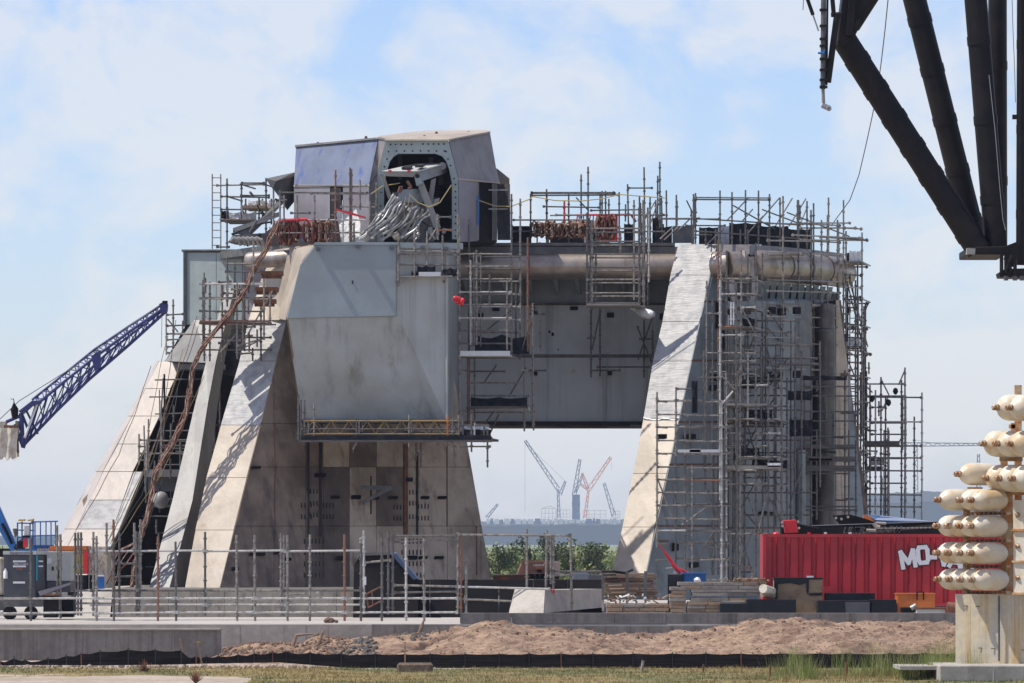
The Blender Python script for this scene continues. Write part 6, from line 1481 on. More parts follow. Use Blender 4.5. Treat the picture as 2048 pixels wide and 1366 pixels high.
for k in range(24):
    a = P(rng.uniform(178, 210), rng.uniform(1097, 1143), 222.96); rod(pc, 'marking', a, a + V((rng.uniform(-.1, .1), 0, rng.uniform(-.25, .25))), .015, M[rng.choice(['darkgrey', 'strut', 'rust'])], 4)
bk_ = empty('black_tank', P(165, 1180, 219), 'row of black upright drums behind the scaffold railing', 'drums')
for i, x in enumerate((146, 158, 170, 182, 190)): emit('drum', MB().tube([P(x, 1184, 219), P(x, 1150, 219)], .16, 14), M['black'], bk_, smooth=True)
for x in (163, 178): emit('hoop', MB().tube([P(x, 1180, 218.6), P(x, 1146, 218.6), P(x + 3, 1141, 218.6), P(x + 7, 1141, 218.6)], .02, 6), M['darkgrey'], bk_)
emit('tray', MB().box(P(168, 1187, 219), (1.2, .8, .14)), M['black'], bk_)
bb = empty('blue_toolbox', P(202, 1180, 218.5), 'small bright blue cabinet with white lid beside the black drums', 'toolbox'); emit('cabinet_body', MB().box(P(201, 1166, 218.5), (.27, .4, .5)), M['blue'], bb, bevel=.02); emit('cabinet_lid', MB().box(P(201, 1151.5, 218.5), (.3, .44, .05)), M['white'], bb)
# boom lift
bl = empty('boom_lift', P(20, 1105, 226), 'blue boom lift with raised arm and railed basket left of the mount', 'boom lift')
emit('lift_arm', MB().prism([P(-14, 992, 226), P(-2, 1012, 226), P(34, 1093, 226), P(24, 1106, 226), P(-14, 1040, 226)], V((0, .5, 0))), M['blue'], bl, bevel=.03)
emit('arm_cable', MB().tube([P(4, 1047, 225.8), P(14, 1066, 225.8), P(24, 1088, 225.8)], .06, 8), M['black'], bl)
emit('lift_jib', MB().tube([P(30, 1098, 225.8), P(40, 1085, 225.8), P(50, 1080, 225.8)], .09, 8), M['black'], bl)
bs = [(70, 1043), (81, 1043), (92, 1043), (102, 1043), (111, 1043)]
for l, YY in ((0, 225.2), (1, 226.6)):
    for x, y in bs: rod(bl, 'basket_bar', P(x, 1099, YY), P(x, y, YY), .025, M['blue'])
    for y in (1043, 1071): rod(bl, 'basket_rail', P(62, y + 1, YY), P(116, y - .5, YY), .028, M['blue'])
emit('basket_floor', MB().box(P(80, 1100, 225.9), (1.6, 1.5, .08)), M['blue'], bl)
emit('chassis_block', MB().box(P(84, 1095, 225.7) , (.9, .9, .2)), M['blue'], bl)
for x, a, b in ((35, 1045, 1098), (44, 1043, 1098), (66, 1040, 1098), (60, 1045, 1098)): rod(bl, 'frame_bar', P(x, b, 225.4), P(x, a, 225.4), .03, M['blue'])
for y in (1046, 1060, 1075): rod(bl, 'frame_bar', P(35, y, 225.3), P(68, y + 1, 225.3), .025, M['blue'])
emit('yellow_guard', MB().prism([P(35, 1042, 225), P(38, 1038, 225), P(50, 1038, 225), P(49, 1042, 225)], V((0, .4, 0))), M['yellow'], bl, bevel=.02); emit('yellow_guard', MB().prism([P(53, 1039, 225), P(67, 1037, 225), P(67, 1041, 225), P(56, 1042, 225)], V((0, .4, 0))), M['yellow'], bl, bevel=.02)
emit('control_box', MB().box(P(54, 1061, 225), (.22, .25, .42)), M['gen2'], bl, bevel=.02); emit('control_box', MB().box(P(52, 1073, 224.9), (.28, .2, .08)), M['black'], bl); emit('cone_lamp', MB().lathe(P(31, 1057, 225), (0, 0, -1), [(0, .11), (.15, .09), (.35, .02)], 10), M['darkgrey'], bl)
emit('red_coupling', MB().box(P(51, 1086, 225), (.16, .3, .36)), M['redb'], bl); emit('dark_manifold', MB().box(P(42, 1090, 225.2), (.3, .3, .3)), M['black'], bl); emit('base_bar', MB().box(P(60, 1100, 225.3), (.9, .4, .1)), M['blue'], bl)
for k in range(5): emit('hazard_chevron', MB().prism([P(76 + k * 5, 1097, 224.6), P(79 + k * 5, 1097, 224.6), P(77 + k * 5, 1101, 224.6), P(74 + k * 5, 1101, 224.6)], V((0, .03, 0))), M['yellow'], bl)
lw = empty('dark_yard_fence', P(4, 1110, 232), 'low dark screen wall behind the compressor at the left edge', 'screen'); emit('screen_panel', MB().prism([P(-70, 1097, 232), P(24, 1097, 232), P(24, 1200, 232), P(-70, 1200, 232)], V((0, .2, 0))), M['black'], lw)
tr = empty('white_tarped_load', P(-2, 1215, 209), 'cream tarped load at the left edge beside the compressor', 'load'); emit('tarp', MB().prism([P(-30, 1112, 209), P(5, 1115, 209), P(6, 1190, 209), P(-30, 1190, 209)], V((0, 1, 0))), M['cloth'], tr, bevel=.05); emit('trailer', MB().box(P(-5, 1207, 209.5), (.6, 1, .5)), M['darkgrey'], tr)

# ---- blue lattice crane
cr = empty('blue_crane', P(30, 905, 205), 'blue lattice crane boom rising from a tarp wrapped head at the left edge', 'crane')
def seg(pts, t):
    m = len(pts) - 1; f = min(t * m, m - 1e-6); i = int(f); return P(lerp(pts[i][0], pts[i + 1][0], f - i), lerp(pts[i][1], pts[i + 1][1], f - i), 1)
T1 = [(329, 606), (260, 651), (190, 698), (126, 750), (64, 800)]; T2 = [(331, 614), (262, 661), (193, 712), (135, 758), (77, 806)]
B1 = [(331, 617), (270, 663), (215, 706), (145, 771), (56, 868)]; B2 = [(333, 622), (260, 688), (177, 760), (113, 822), (45, 893)]
YT = {0: 206.0, 1: 204.6, 2: 206.0, 3: 204.6}
ch = [T1, T2, B1, B2]
def cp_(i, t):
    pts = ch[i]; m = len(pts) - 1; f = min(t * m, m - 1e-6); k = int(f)
    w = min(1, .15 + t); Yv = 205.3 + (YT[i] - 205.3) * w
    return P(lerp(pts[k][0], pts[k + 1][0], f - k), lerp(pts[k][1], pts[k + 1][1], f - k), Yv)
for i in range(4):
    for k in range(8): rod(cr, 'chord', cp_(i, k / 8), cp_(i, (k + 1) / 8), .055 if i in (1, 3) else .045, M['cblue'])
N = 26
for (i, j, ph) in ((1, 3, 0), (0, 2, 1), (0, 1, 0), (2, 3, 1)):
    for k in range(N):
        a, b = (i, j) if (k + ph) % 2 == 0 else (j, i)
        rod(cr, 'lacing', cp_(a, .04 + k / N * .95), cp_(b, .04 + (k + 1) / N * .95), .022, M['cblue'], 6)
emit('splice_plate', MB().prism([P(182, 712, 204.4), P(201, 700, 204.4), P(202, 735, 204.4), P(189, 742, 204.4)], V((0, .06, 0))), M['cblue'], cr)
emit('tip_plate', MB().prism([P(318, 608, 204.8), P(332, 601, 204.8), P(335, 609, 204.8), P(334, 622, 204.8), P(322, 628, 204.8)], V((0, .5, 0))), M['cblue'], cr)
emit('tip_pin', MB().box(P(330, 604, 204.8), (.18, .3, .08)), M['black'], cr)
emit('head_beam', MB().prism([P(36, 822, 204), P(63, 801, 204), P(80, 801, 204), P(80, 807, 204), P(62, 812, 204), P(44, 828, 204)], V((0, .8, 0))), M['cblue'], cr, bevel=.02)
for (x0, y0, x1, y1, r) in ((42, 826, 46, 890, .08), (74, 808, 46, 896, .07), (36, 842, 30, 905, .09), (30, 848, 46, 895, .06), (12, 844, 40, 832, .06), (44, 828, 60, 868, .05), (52, 820, 76, 868, .04), (30, 850, 36, 905, .05)): rod(cr, 'mast_member', P(x0, y0, 204.5), P(x1, y1, 204.5), r, M['cblue' if r != .09 else 'darkgrey'])
rod(cr, 'white_ram', P(49, 876, 204.2), P(74, 808, 204.3), .045, M['white'])
emit('winch_post', MB().tube([P(29, 836, 204.5), P(26, 820, 204.5), P(29, 808, 204.5), P(32, 818, 204.5), P(31, 834, 204.5)], .09, 8), M['black'], cr); rod(cr, 'antenna', P(29, 808, 204.5), P(27, 798, 204.5), .015, M['black']); rod(cr, 'antenna', P(21, 798, 204.5), P(28, 798, 204.5), .012, M['black'])
rod(cr, 'stay_rope', P(-4, 842, 204.5), P(38, 802, 204.5), .015, M['wire']); rod(cr, 'stay_rope', P(38, 802, 204.5), P(150, 732, 204.8), .015, M['wire']); rod(cr, 'stay_rope', P(150, 732, 204.8), P(320, 610, 204.8), .012, M['wire'])
rod(cr, 'hoist_rope', P(324, 628, 204.8), P(323, 695, 204.8), .01, M['wire'])
tmb = MB(); vs = []
n = 12
for j in range(7):
    for i in range(n + 1):
        x = lerp(-12, 38, i / n); y = lerp(856, 918, j / 6) + (rng.uniform(-1, 1) if j < 6 else 4 * math.sin(i * 2.2) + rng.uniform(-2, 2))
        vs.append(P(x - (2 if i == n else 0) * (j * .6), y, 203.8 + .05 * math.sin(i * 1.3 + j * .4) + (.5 if i == n else 0)))
tmb.add(vs, [(j * (n + 1) + i, j * (n + 1) + i + 1, (j + 1) * (n + 1) + i + 1, (j + 1) * (n + 1) + i) for j in range(6) for i in range(n)])
emit('tarp_wrap', tmb, M['cloth'], cr, smooth=True); emit('wrapped_body', MB().box(P(8, 884, 205.3), (.95, 1.6, 1.05)), M['cloth'], cr)
emit('head_block', MB().box(P(2, 850, 204.4), (.4, .6, .24)), M['cloth'], cr); emit('timber', MB().box(P(22, 853, 204), (.5, .3, .09)), M['rust'], cr); emit('rusty_frame', MB().prism([P(28, 856, 203.9), P(31, 856, 203.9), P(38, 905, 203.9), P(34, 907, 203.9)], V((0, .1, 0))), M['rust'], cr)

# ---- black truss of the lifting arm, upper right
ar = empty('lifting_arm', P(1985, 510, 150), 'massive black tubular truss arm hanging in from the upper right corner', 'lifting arm')
def leg_(pts, r, name='truss_tube', bands=0, m='arm'):
    emit(name, MB().tube([P(*q) for q in pts], r, 20), M[m], ar, smooth=True)
    a, b = P(*pts[0]), P(*pts[-1]); d = (b - a).normalized()
    for k in range(bands):
        c = a.lerp(b, (k + .7) / (bands + .3)); emit('tube_band', MB().tube([c - d * .12, c + d * .12], r * 1.06, 20), M[m], ar, smooth=True)
leg_([(1690, 82, 150), (1958, 502, 150)], .33, bands=7)
leg_([(1822, -30, 151.6), (1955, 500, 151.6)], .31, bands=5)
leg_([(1949, -30, 150.2), (1992, 495, 150.2)], .30, bands=3)
leg_([(1995, -30, 152.4), (1996, 500, 152.4)], .25, bands=2)
leg_([(2043, -30, 150), (2041, 530, 150)], .12, bands=3); leg_([(2052, -30, 150.6), (2049, 530, 150.6)], .16); leg_([(2078, -30, 150.6), (2052, 500, 150.6)], .2)
emit('base_beam', MB().prism([P(1936, 494, 149.6), P(2014, 492, 149.6), P(2014, 509, 149.6), P(1936, 509, 149.6)], V((0, 3.0, 0))), M['arm'], ar, bevel=.02); emit('beam_end', MB().prism([P(1934, 496, 149.5), P(1951, 497, 149.5), P(1950, 508.5, 149.5), P(1934, 508, 149.5)], V((0, .5, 0))), M['strut'], ar)
emit('node_plate', MB().prism([P(1686, -20, 149.6), P(1745, -20, 149.6), P(1730, 30, 149.6), P(1712, 68, 149.6), P(1690, 92, 149.6), P(1674, 86, 149.6)], V((0, 1.1, 0))), M['arm'], ar, bevel=.03)
emit('node_plate', MB().prism([P(1700, -20, 149.4), P(1712, -20, 149.4), P(1708, 70, 149.4), P(1692, 70, 149.4)], V((0, .2, 0))), M['arm'], ar); emit('gusset_plate', MB().prism([P(1706, 62, 149.4), P(1712, 40, 149.4), P(1727, 38, 149.4), P(1712, 68, 149.4)], V((0, .8, 0))), M['arm'], ar)
leg_([(1748, -25, 150), (1700, 50, 150)], .28)
for (x0, y0, x1, y1, r, m) in ((1647, -10, 1646, 178, .07, 'darkgrey'), (1646, 178, 1647, 206, .045, 'strut'), (1655, -10, 1653, 170, .03, 'arm'), (1674, 30, 1656, 165, .085, 'arm'), (1612, -10, 1626, 30, .05, 'arm'), (1626, 30, 1637, 62, .02, 'hose'), (1607, -5, 1606, 20, .01, 'wire'), (1664, -10, 1668, 34, .06, 'arm'), (1662, 30, 1684, 28, .06, 'arm')): rod(ar, 'ram' if r > .04 else 'rod', P(x0, y0, 148.8), P(x1, y1, 148.8), r, M[m], 12)
for y in (20, 52, 78, 92, 118, 140, 160, 174): emit('ram_clamp', MB().box(P(1647, y, 148.75), (.2, .2, .06)), M['arm'], ar)
emit('blue_handle', MB().tube([P(1636, 106, 148.6), P(1648, 106, 148.6), P(1649, 99, 148.6)], .03, 6), M['blue'], ar)
emit('shackle', MB().tube([P(1644, 210, 148.8), P(1652, 214, 148.8), P(1660, 217, 148.8)], .07, 8), M['hose'], ar); emit('shackle_eye', MB().tube([P(1658 + 4 * math.cos(a), 217 + 4 * math.sin(a), 148.7) for a in [i * .7 for i in range(10)]], .02, 6), M['hose'], ar)
emit('bracket_assembly', MB().prism([P(1998, 545, 149.5), P(2010, 538, 149.5), P(2060, 536, 149.5), P(2060, 556, 149.5), P(2000, 554, 149.5)], V((0, 1, 0))), M['arm'], ar)
emit('bracket_assembly', MB().prism([P(2010, 512, 149.5), P(2016, 490, 149.5), P(2032, 484, 149.5), P(2034, 530, 149.5), P(2010, 540, 149.5)], V((0, .3, 0))), M['arm'], ar)
for (x0, y0, x1, y1) in ((2003, 508, 2003, 545), (2010, 515, 2024, 545), (2024, 510, 2010, 545), (2030, 520, 2030, 548)): rod(ar, 'bracket_bar', P(x0, y0, 149.3), P(x1, y1, 149.3), .05, M['arm'])
for x in (2012, 2030, 2044): emit('bolt', MB().tube([P(x, 552, 149.4), P(x, 561, 149.4)], .06, 8), M['darkgrey'], ar)
emit('camera_lug', MB().box(P(2030, 234, 149.5), (.14, .1, .12)), M['arm'], ar)
for pts in ([(2024, -5), (2026, 60), (2029, 130), (2031, 205)], [(1978, 150), (1990, 260), (2000, 380), (2006, 440), (2011, 460)]): emit('thin_cable', MB().tube([P(x, y, 149.2) for x, y in pts], .012, 4), M['wire' if pts[0][0] > 2000 else 'hose'], ar)

# ---- gas bottle bank on its plinth
YB = 163.0
pl_ = empty('bottle_plinth', P(1985, 1330, YB), 'tall yellow stained concrete plinth carrying the rusty bottle bank', 'plinth')
ang = math.radians(-28)
dxv = V((math.cos(ang), math.sin(ang), 0)); dyv = V((-dxv.y, dxv.x, 0))
o0 = V((P(1911, 0, YB).x, YB, 0)); zp1, zp0 = P(0, 1188, YB).z, P(0, 1326, YB).z
for i in range(6):
    a = o0 + dxv * (i * .46); b = o0 + dxv * ((i + 1) * .46 - .006)
    emit('formwork_strip', MB().prism([V((a.x, a.y, zp1)), V((b.x, b.y, zp1)), V((b.x, b.y, zp0)), V((a.x, a.y, zp0))], dyv * 2.4), M['plinth'], pl_)
emit('plinth_side', MB().prism([V((o0.x, o0.y, zp1)) + dxv * 2.77, V((o0.x, o0.y, zp1)) + dxv * 6, V((o0.x, o0.y, zp0)) + dxv * 6, V((o0.x, o0.y, zp0)) + dxv * 2.77], dyv * 2.4), M['plinth'], pl_)
rod(pl_, 'drain_pipe', P(1998, 1322, YB - .78), P(1998, 1192, YB - .78), .03, M['darkgrey'])
for x, y in ((1932, 1212), (1955, 1213), (1960, 1296), (1986, 1297), (2046, 1300)): emit('tie_hole', MB().box(P(x, y, YB - (x - 1911) / 70 * .53 - .01), (.12, .03, .02)), M['seam'], pl_)
ft = empty('plinth_footing', P(1930, 1345, 160), 'low concrete footing slab spreading in front of the stained plinth', 'footing')
emit('footing_slab', MB().box((P(1990, 0, 161).x + .3, 162.2, (zp0 + GZ) / 2 - .1), (3.9, 4.6, zp0 - GZ + .2)), M['concl'], ft, bevel=.03)
emit('footing_step', MB().box((P(1860, 0, 161).x, 162.5, zp0 - .1), (1.7, 3.0, .1)), M['concl'], ft)
bk2 = empty('bottle_bank', P(1985, 1188, YB), 'bank of cream white gas bottles with rusty valves stacked in an orange rusted rack', 'gas bottle bank')
ax = V((-.86, -.51, 0.0)); wv = V((-.5, .87, 0))
def bottle(x, y, Y, r, L):
    vpos = P(x, y, Y)                       # valve tip
    t = -ax
    o = emit('gas_bottle', MB().lathe(vpos + t * .13, t, [(0, .075), (.06, .08), (.10, r * .34), (.15, r * .58), (.22, r * .78), (.32, r * .93), (.45, r), (.45 + L, r), (.58 + L, r * .93), (.7 + L, r * .75), (.8 + L, r * .4), (.83 + L, .05)], 28), M['tank'], bk2, smooth=True)
    emit('valve', MB().lathe(vpos, t, [(0, .06), (.03, .085), (.09, .085), (.1, .07), (.13, .07), (.14, .095), (.2, .095)], 10), M['tankend'], o, smooth=False)
for y, n in ((1159, 4), (1106, 4), (1052, 4)):
    for k in range(n): bottle(1934 - k * 22.6 + (2 if y == 1159 else 0), y + (.5 - k * .3), YB - 1.3 + k * .57, .31, .42)
for k, x in enumerate((1934, 1912, 1868)): bottle(x, 1000 - k * .3, YB - 1.3 + k * .57, .31, .42)
bottle(1909, 948, YB - .2, .32, .55)
for k, x in enumerate((2017, 1990, 1964)): bottle(x, 957 - k * .2, YB - 2.2 + k * .6, .39, 1.1)
for k, x in enumerate((2012, 1986, 1959)): bottle(x, 887.5 - k * .2, YB - 2.2 + k * .6, .375, 1.1)
for k, x in enumerate((2012, 1985)): bottle(x, 815 - k * .2, YB - 2.2 + k * .6, .375, 1.1)
for y in (1081, 1133, 1185, 1027): 
    a = P(1936, y, YB + .2); emit('rack_rail', MB().prism([P(1928, y - 3, YB + .3), P(2015, y - 3, YB - .9), P(2015, y + 3, YB - .9), P(1928, y + 3, YB + .3)], V((.1, .12, 0))), M['rackor'], bk2)
    for k in range(9): emit('rail_clip', MB().box(P(1936 + k * 9, y, YB + .12 - k * .12), (.07, .1, .07)), M['rust'], bk2)
for x, Yv, y0 in ((2018, YB - .5, 985), (1933, YB + .6, 1010), (2008, YB + .3, 900), (2036, YB + .5, 770)):
    emit('rack_post', MB().box((P(x, y0, Yv).x, Yv, (P(x, y0, Yv).z + zp1) / 2), (.2, .2, P(x, y0, Yv).z - zp1 - .01)), M['rackor'], bk2)
for (x, y, w, h, Yv) in ((2022, 918, 46, 9, YB - .3), (1990, 905, 30, 5, YB), (2030, 986, 40, 8, YB - .4), (2026, 853, 16, 8, YB), (1978, 1001 + 24, 60, 5, YB - .2), (1950, 976, 30, 4, YB), (2026, 856, 8, 20, YB)): emit('rack_beam', MB().box(P(x, y, Yv), (w / 70, .16, h / 70)), M['rackor'], bk2)
for y0, y1 in ((1000, 1059), (1062, 1122), (1125, 1186)):
    emit('rack_panel', MB().prism([P(2027, y0, YB - 1.15), P(2075, y0, YB - 1.6), P(2075, y1, YB - 1.6), P(2027, y1, YB - 1.15)], V((0, .1, 0))), M['rackw'], bk2, bevel=.01)
    emit('panel_edge', MB().prism([P(2024, y1 - 1, YB - 1.2), P(2075, y1 - 1, YB - 1.7), P(2075, y1 + 3, YB - 1.7), P(2024, y1 + 3, YB - 1.2)], V((0, .2, 0))), M['rackor'], bk2)
    emit('bracket_star', MB().lathe(P(2036, (y0 + y1) / 2, YB - 1.2), (0, -1, 0), [(0, .1), (.06, .07), (.12, .02)], 5), M['tankend'], bk2)
emit('gap_shade_block', MB().box(P(2017, 1170, YB - .2), (.2, .3, .5)), M['black'], bk2)  # solid black box painting the shade between the rack parts

# ---- earth bank
cx_ = [380, 440, 520, 600, 640, 700, 760, 820, 870, 930, 975, 1010, 1060, 1110, 1180, 1300, 1400, 1480, 1600, 1700, 1800, 1880, 1960, 2100]
cy_ = [1318, 1303, 1286, 1290, 1276, 1281, 1276, 1268, 1268, 1255, 1243, 1243, 1254, 1252, 1264, 1268, 1262, 1250, 1238, 1241, 1244, 1247, 1252, 1256]
YCR = 193.2
def bank(x, y):
    px = 1024 + x * F / YCR
    c = interp(px, cx_, cy_)
    zc_ = H - (c - HY) * YCR / F
    t = (y - 181.5) / (YCR - 181.5)
    if t <= 1: prof = max(0, t) ** .9 if t > 0 else 0
    else: prof = max(0.2, 1 - (y - YCR) / 6.0)
    base = GZ - .12 + (zc_ - GZ + .12) * prof
    e = min(1, max(0, t * 3)) * min(1, max(0, (px - 385) / 60))
    base = GZ - .12 + (base - GZ + .12) * min(1, max(0, (px - 385) / 60))
    w = V((x, y * 1.0, 0))
    n = .14 * mnoise.noise(w * .5) + .07 * mnoise.noise(V((x * 1.6 + y * .8, y * .9, 4))) + .03 * mnoise.noise(w * 4) + .02 * abs(mnoise.noise(w * 9))
    if px < 880: n += .16 * max(0, mnoise.noise(V((x * 1.4, y * 1.1, 9)))) 
    # diagonal bucket furrows
    if px > 900: n += .15 * max(-.6, mnoise.noise(V((x * 2.2 - y * .9, y * .18 + x * .1, 2)))) 
    if 720 < px < 900: n -= .25 * max(0, 1 - abs((y - 186 - (px - 790) * .05)) / .6)
    return base + n * e
heightfield('earth_bank', P(380, 0, YCR).x, P(2130, 0, YCR).x, 181.0, 198.6, 620, 150, bank, M['dirt'], kind='stuff')
# darker clods and rubble on the bank
def lumps(mb, pts, rmin, rmax, n=6):
    for p in pts:
        r = rng.uniform(rmin, rmax) if rng.random() < .8 else rmax * 1.4
        d = V((rng.uniform(-1, 1), rng.uniform(-1, 1), rng.uniform(-1, 1)))
        if d.length < .1: d = V((1, 0, 0))
        mb.lathe(p, d, [(-r, r * .25), (-r * .55, r * rng.uniform(.7, 1)), (r * .3, r * rng.uniform(.7, 1)), (r * .9, r * .3)], n)
def on_bank(px, Y):
    x = (px - 1024) * Y / F
    return V((x, Y, bank(x, Y)))
mb = MB(); lumps(mb, [on_bank(rng.gauss(728, 16), rng.uniform(184, 192.5)) for _ in range(170)] + [on_bank(rng.gauss(690, 16), rng.uniform(183.5, 189)) for _ in range(80)] + [on_bank(rng.uniform(788, 870), rng.uniform(191, 194)) for _ in range(60)], .03, .085)
emit('rubble', mb, M['rock'], None, kind='stuff')
mb = MB(); lumps(mb, [on_bank(rng.uniform(440, 700), rng.uniform(184, 193.8)) for _ in range(1500)] + [on_bank(rng.uniform(700, 1900), rng.uniform(190, 194.5)) for _ in range(260)], .015, .06, 5)
emit('clods', mb, M['dirtd'], None, kind='stuff')
mb = MB(); lumps(mb, [on_bank(rng.uniform(860, 1920), rng.uniform(183, 194.5)) for _ in range(2600)], .01, .032, 5)
emit('loose_earth', mb, M['dirt'], None, kind='stuff')
mb = MB(); lumps(mb, [V((P(rng.uniform(430, 1950), 0, 179).x, 179.2 + rng.gauss(0, .5), GZ + .02)) for _ in range(900)] + [V((P(rng.uniform(-20, 430), 0, 179).x, 179.5 + rng.gauss(0, .4), GZ + .02)) for _ in range(150)], .02, .07, 5)
emit('gravel', mb, M['ground'], None, kind='stuff')
mb = MB(); lumps(mb, [P(rng.gauss(661, 7), 0, 198.4) * 0 + V((P(rng.gauss(661, 7), 0, 198.4).x, 198.4, .04 + rng.random() * .06)) for _ in range(26)], .03, .08)
tagit(emit('dirt_lump', mb, M['dirtd'], None), 'small brown clump of dirt sitting on the pad edge', 'dirt clump')
for i, (x, y, X, Yv) in enumerate(((636, 1275, 640, 190), (838, 1252, 842, 192.5), (586, 1273, 574, 190.5))):
    a = on_bank(x, Yv); o = emit('driftwood', MB().tube([a, a + V((.12, -.05, .35)), a + V((.2 if i != 2 else .7, -.1, .55 if i != 2 else .4))], [.07, .05, .02], 6), M['wood'], None)
    tagit(o, ['dark splintered stick poking up from the brown clods', 'brown splintered stick above the rubble on the bank', 'pale broken stick leaning over the brown clods'][i], 'stick')

# ---- silt fence
sf = empty('silt_fence', P(900, 1336, 178), 'long low black silt fence with wooden stakes along the foot of the earth', 'silt fence')
fx = [-60, 0, 28, 50, 96, 132, 162, 200, 256, 310, 362, 392, 412, 436, 476, 508, 545, 572, 620, 682, 750, 810, 860, 930, 998, 1058, 1122, 1186, 1266, 1345, 1412, 1482, 1560, 1640, 1700, 1780, 1850, 1925, 2000, 2080]
def ftop(x): return interp(x, [-60, 0, 28, 60, 110, 190, 260, 320, 360, 380, 440, 560, 700, 2100], [1324, 1323, 1316, 1322, 1315, 1303, 1299, 1300, 1300, 1313, 1312, 1303, 1308, 1306])
def fbot(x): return interp(x, [-60, 60, 200, 360, 420, 560, 700, 2100], [1332, 1330, 1331, 1329, 1327, 1325, 1336, 1337])
for i in range(len(fx) - 1):
    a, b = fx[i], fx[i + 1]
    mb = MB(); vs = []; n = 8
    for j in range(4):
        for k in range(n + 1):
            x = lerp(a, b, k / n); s_ = math.sin(math.pi * k / n)
            Yv = 178.0 + (.9 if x < 400 else 0) - .12 * s_ * (1 - j / 3) + rng.uniform(-.02, .02)
            y = lerp(ftop(x) + (1.8 if x > 700 else 3.2) * s_ + rng.uniform(-.5, .5), fbot(x), j / 3)
            vs.append(P(x, y, Yv))
    fs = [(j * (n + 1) + k, j * (n + 1) + k + 1, (j + 1) * (n + 1) + k + 1, (j + 1) * (n + 1) + k) for j in range(3) for k in range(n)]
    m = len(vs); vs += [q + V((0, .02, 0)) for q in vs]; fs += [tuple(q + m for q in f[::-1]) for f in fs]
    mb.add(vs, fs); emit('fabric_panel', mb, M['fabric'], sf, smooth=True)
    emit('stake', MB().prism([P(a - 1, ftop(a) - 3, 177.95), P(a + 1, ftop(a) - 3, 177.95), P(a + 1.4, fbot(a), 177.95), P(a - .6, fbot(a), 177.95)], V((0, .05, 0))), M['rust' if i % 5 == 1 else 'blackp'], sf)
for i, (x0, y0, x1, y1, lab) in enumerate(((359, 1276, 365, 1303, 'bare wooden survey stake by the bulge of the black fence'), (393, 1279, 404, 1328, 'wooden survey stake with a yellow flag'), (810, 1288, 810, 1330, 'upright tan stake behind the brown bale'))):
    r = empty('survey_stake', P(x1, y1, 177.5), lab, 'stake'); rod(r, 'stick', P(x1, y1, 177.5), P(x0, y0, 177.5), .02, M['wood'], sq=True)
    if i == 1: emit('flag', MB().prism([P(394, 1282, 177.4), P(400, 1283, 177.4), P(399, 1286, 177.4), P(394, 1285, 177.4)], V((0, .01, 0))), M['yellow'], r)
bl_ = MB().box(P(830, 1337, 171.5), (1.08, .6, .34)); 
tagit(emit('dried_bale', bl_, M['hay'], None, bevel=.06), 'brown block like a dried bale lying on the turf', 'bale')
# ---- fence posts in front
for i, (x0, y0, x1, y1, Yv, m, lab) in enumerate(((1287, 1318, 1279, 1366, 172, 'wood2', 'leaning grey wooden post with dark cap on the turf'), (1407, 1328, 1406, 1366, 170, 'rust', 'rusty steel stake right of the leaning grey post'), (1540, 1330, 1540, 1390, 163, 'rust', 'rusty fence stake at the left end of the tall grass'),
                                              (1693, 1325, 1693, 1390, 162.5, 'rust', 'rusty fence stake in the middle of the tall grass'), (1841, 1333, 1841, 1390, 162, 'rust', 'rusty fence stake near the plinth footing in the tall grass'), (1988, 1340, 1988, 1366, 158.6, 'strut', 'short grey stake in front of the footing slab'), (1102, 1356, 1106, 1368, 165, 'black', 'short black stub leaning at the bottom edge'))):
    b = P(x1, y1, Yv); b.z = min(b.z, GZ)
    r = empty('fence_post', b, lab, 'fence post'); rod(r, 'shaft', b, P(x0, y0, Yv), .045 if i == 0 else .03, M[m], 8)
    if i == 0: rod(r, 'cap', P(x0, y0 + 2, Yv), P(x0 + .3, y0 - 2, Yv), .06, M['black'], 8)
# ---- bins and low things beyond the gap
bn = empty('brown_dumpster', P(1075, 1153, 285), 'brown tipping dumpster with white and orange lettering seen through the gap', 'dumpster')
emit('bin_body', MB().prism([P(1043, 1123, 285), P(1109, 1123, 285), P(1110, 1152, 285), P(1032, 1150, 285)], V((.3, 4, 0))), M['brown'], bn, bevel=.05); emit('bin_rim', MB().prism([P(1042, 1121, 284.9), P(1109, 1121, 284.9), P(1109, 1125, 284.9), P(1042, 1125, 284.9)], V((0, .2, 0))), M['brown'], bn)
text(bn, 'lettering', 'UNAVEX', P(1067, 1130.5, 284.9), .17, M['white']); emit('orange_mark', MB().prism([P(1071, 1134, 284.95), P(1086, 1134, 284.95), P(1084, 1137, 284.95), P(1072, 1137, 284.95)], V((0, -.05, 0))), M['orange'], bn); emit('dark_plate', MB().box(P(1079, 1142, 284.95), (.25, .05, .12)), M['black'], bn)
emit('undercarriage', MB().box(P(1078, 1154, 285.5), (2.0, 3, .2)), M['black'], bn)
bn = empty('low_skip', P(1018, 1160, 262), 'low rusty brown skip with orange mark left of the dumpster', 'skip'); emit('skip_body', MB().prism([P(985, 1150, 262), P(1053, 1148.5, 262), P(1053, 1180, 262), P(985, 1180, 262)], V((0, 2, 0))), M['brown'], bn, bevel=.03); emit('orange_mark', MB().prism([P(1004, 1155, 261.9), P(1015, 1155, 261.9), P(1015, 1160, 261.9), P(1004, 1160, 261.9)], V((0, .05, 0))), M['orange'], bn)
for k in range(5): emit('skip_load', MB().box(P(1060 + k * 10, 1153 - (k % 2), 263), (.4, 1, .25)), M[['rust', 'wood', 'darkgrey', 'rust', 'wood2'][k]], bn)
wb = empty('white_bag_row', P(1175, 1158, 262), 'row of white bags and pinkish slabs beyond the trench wall', 'bags')
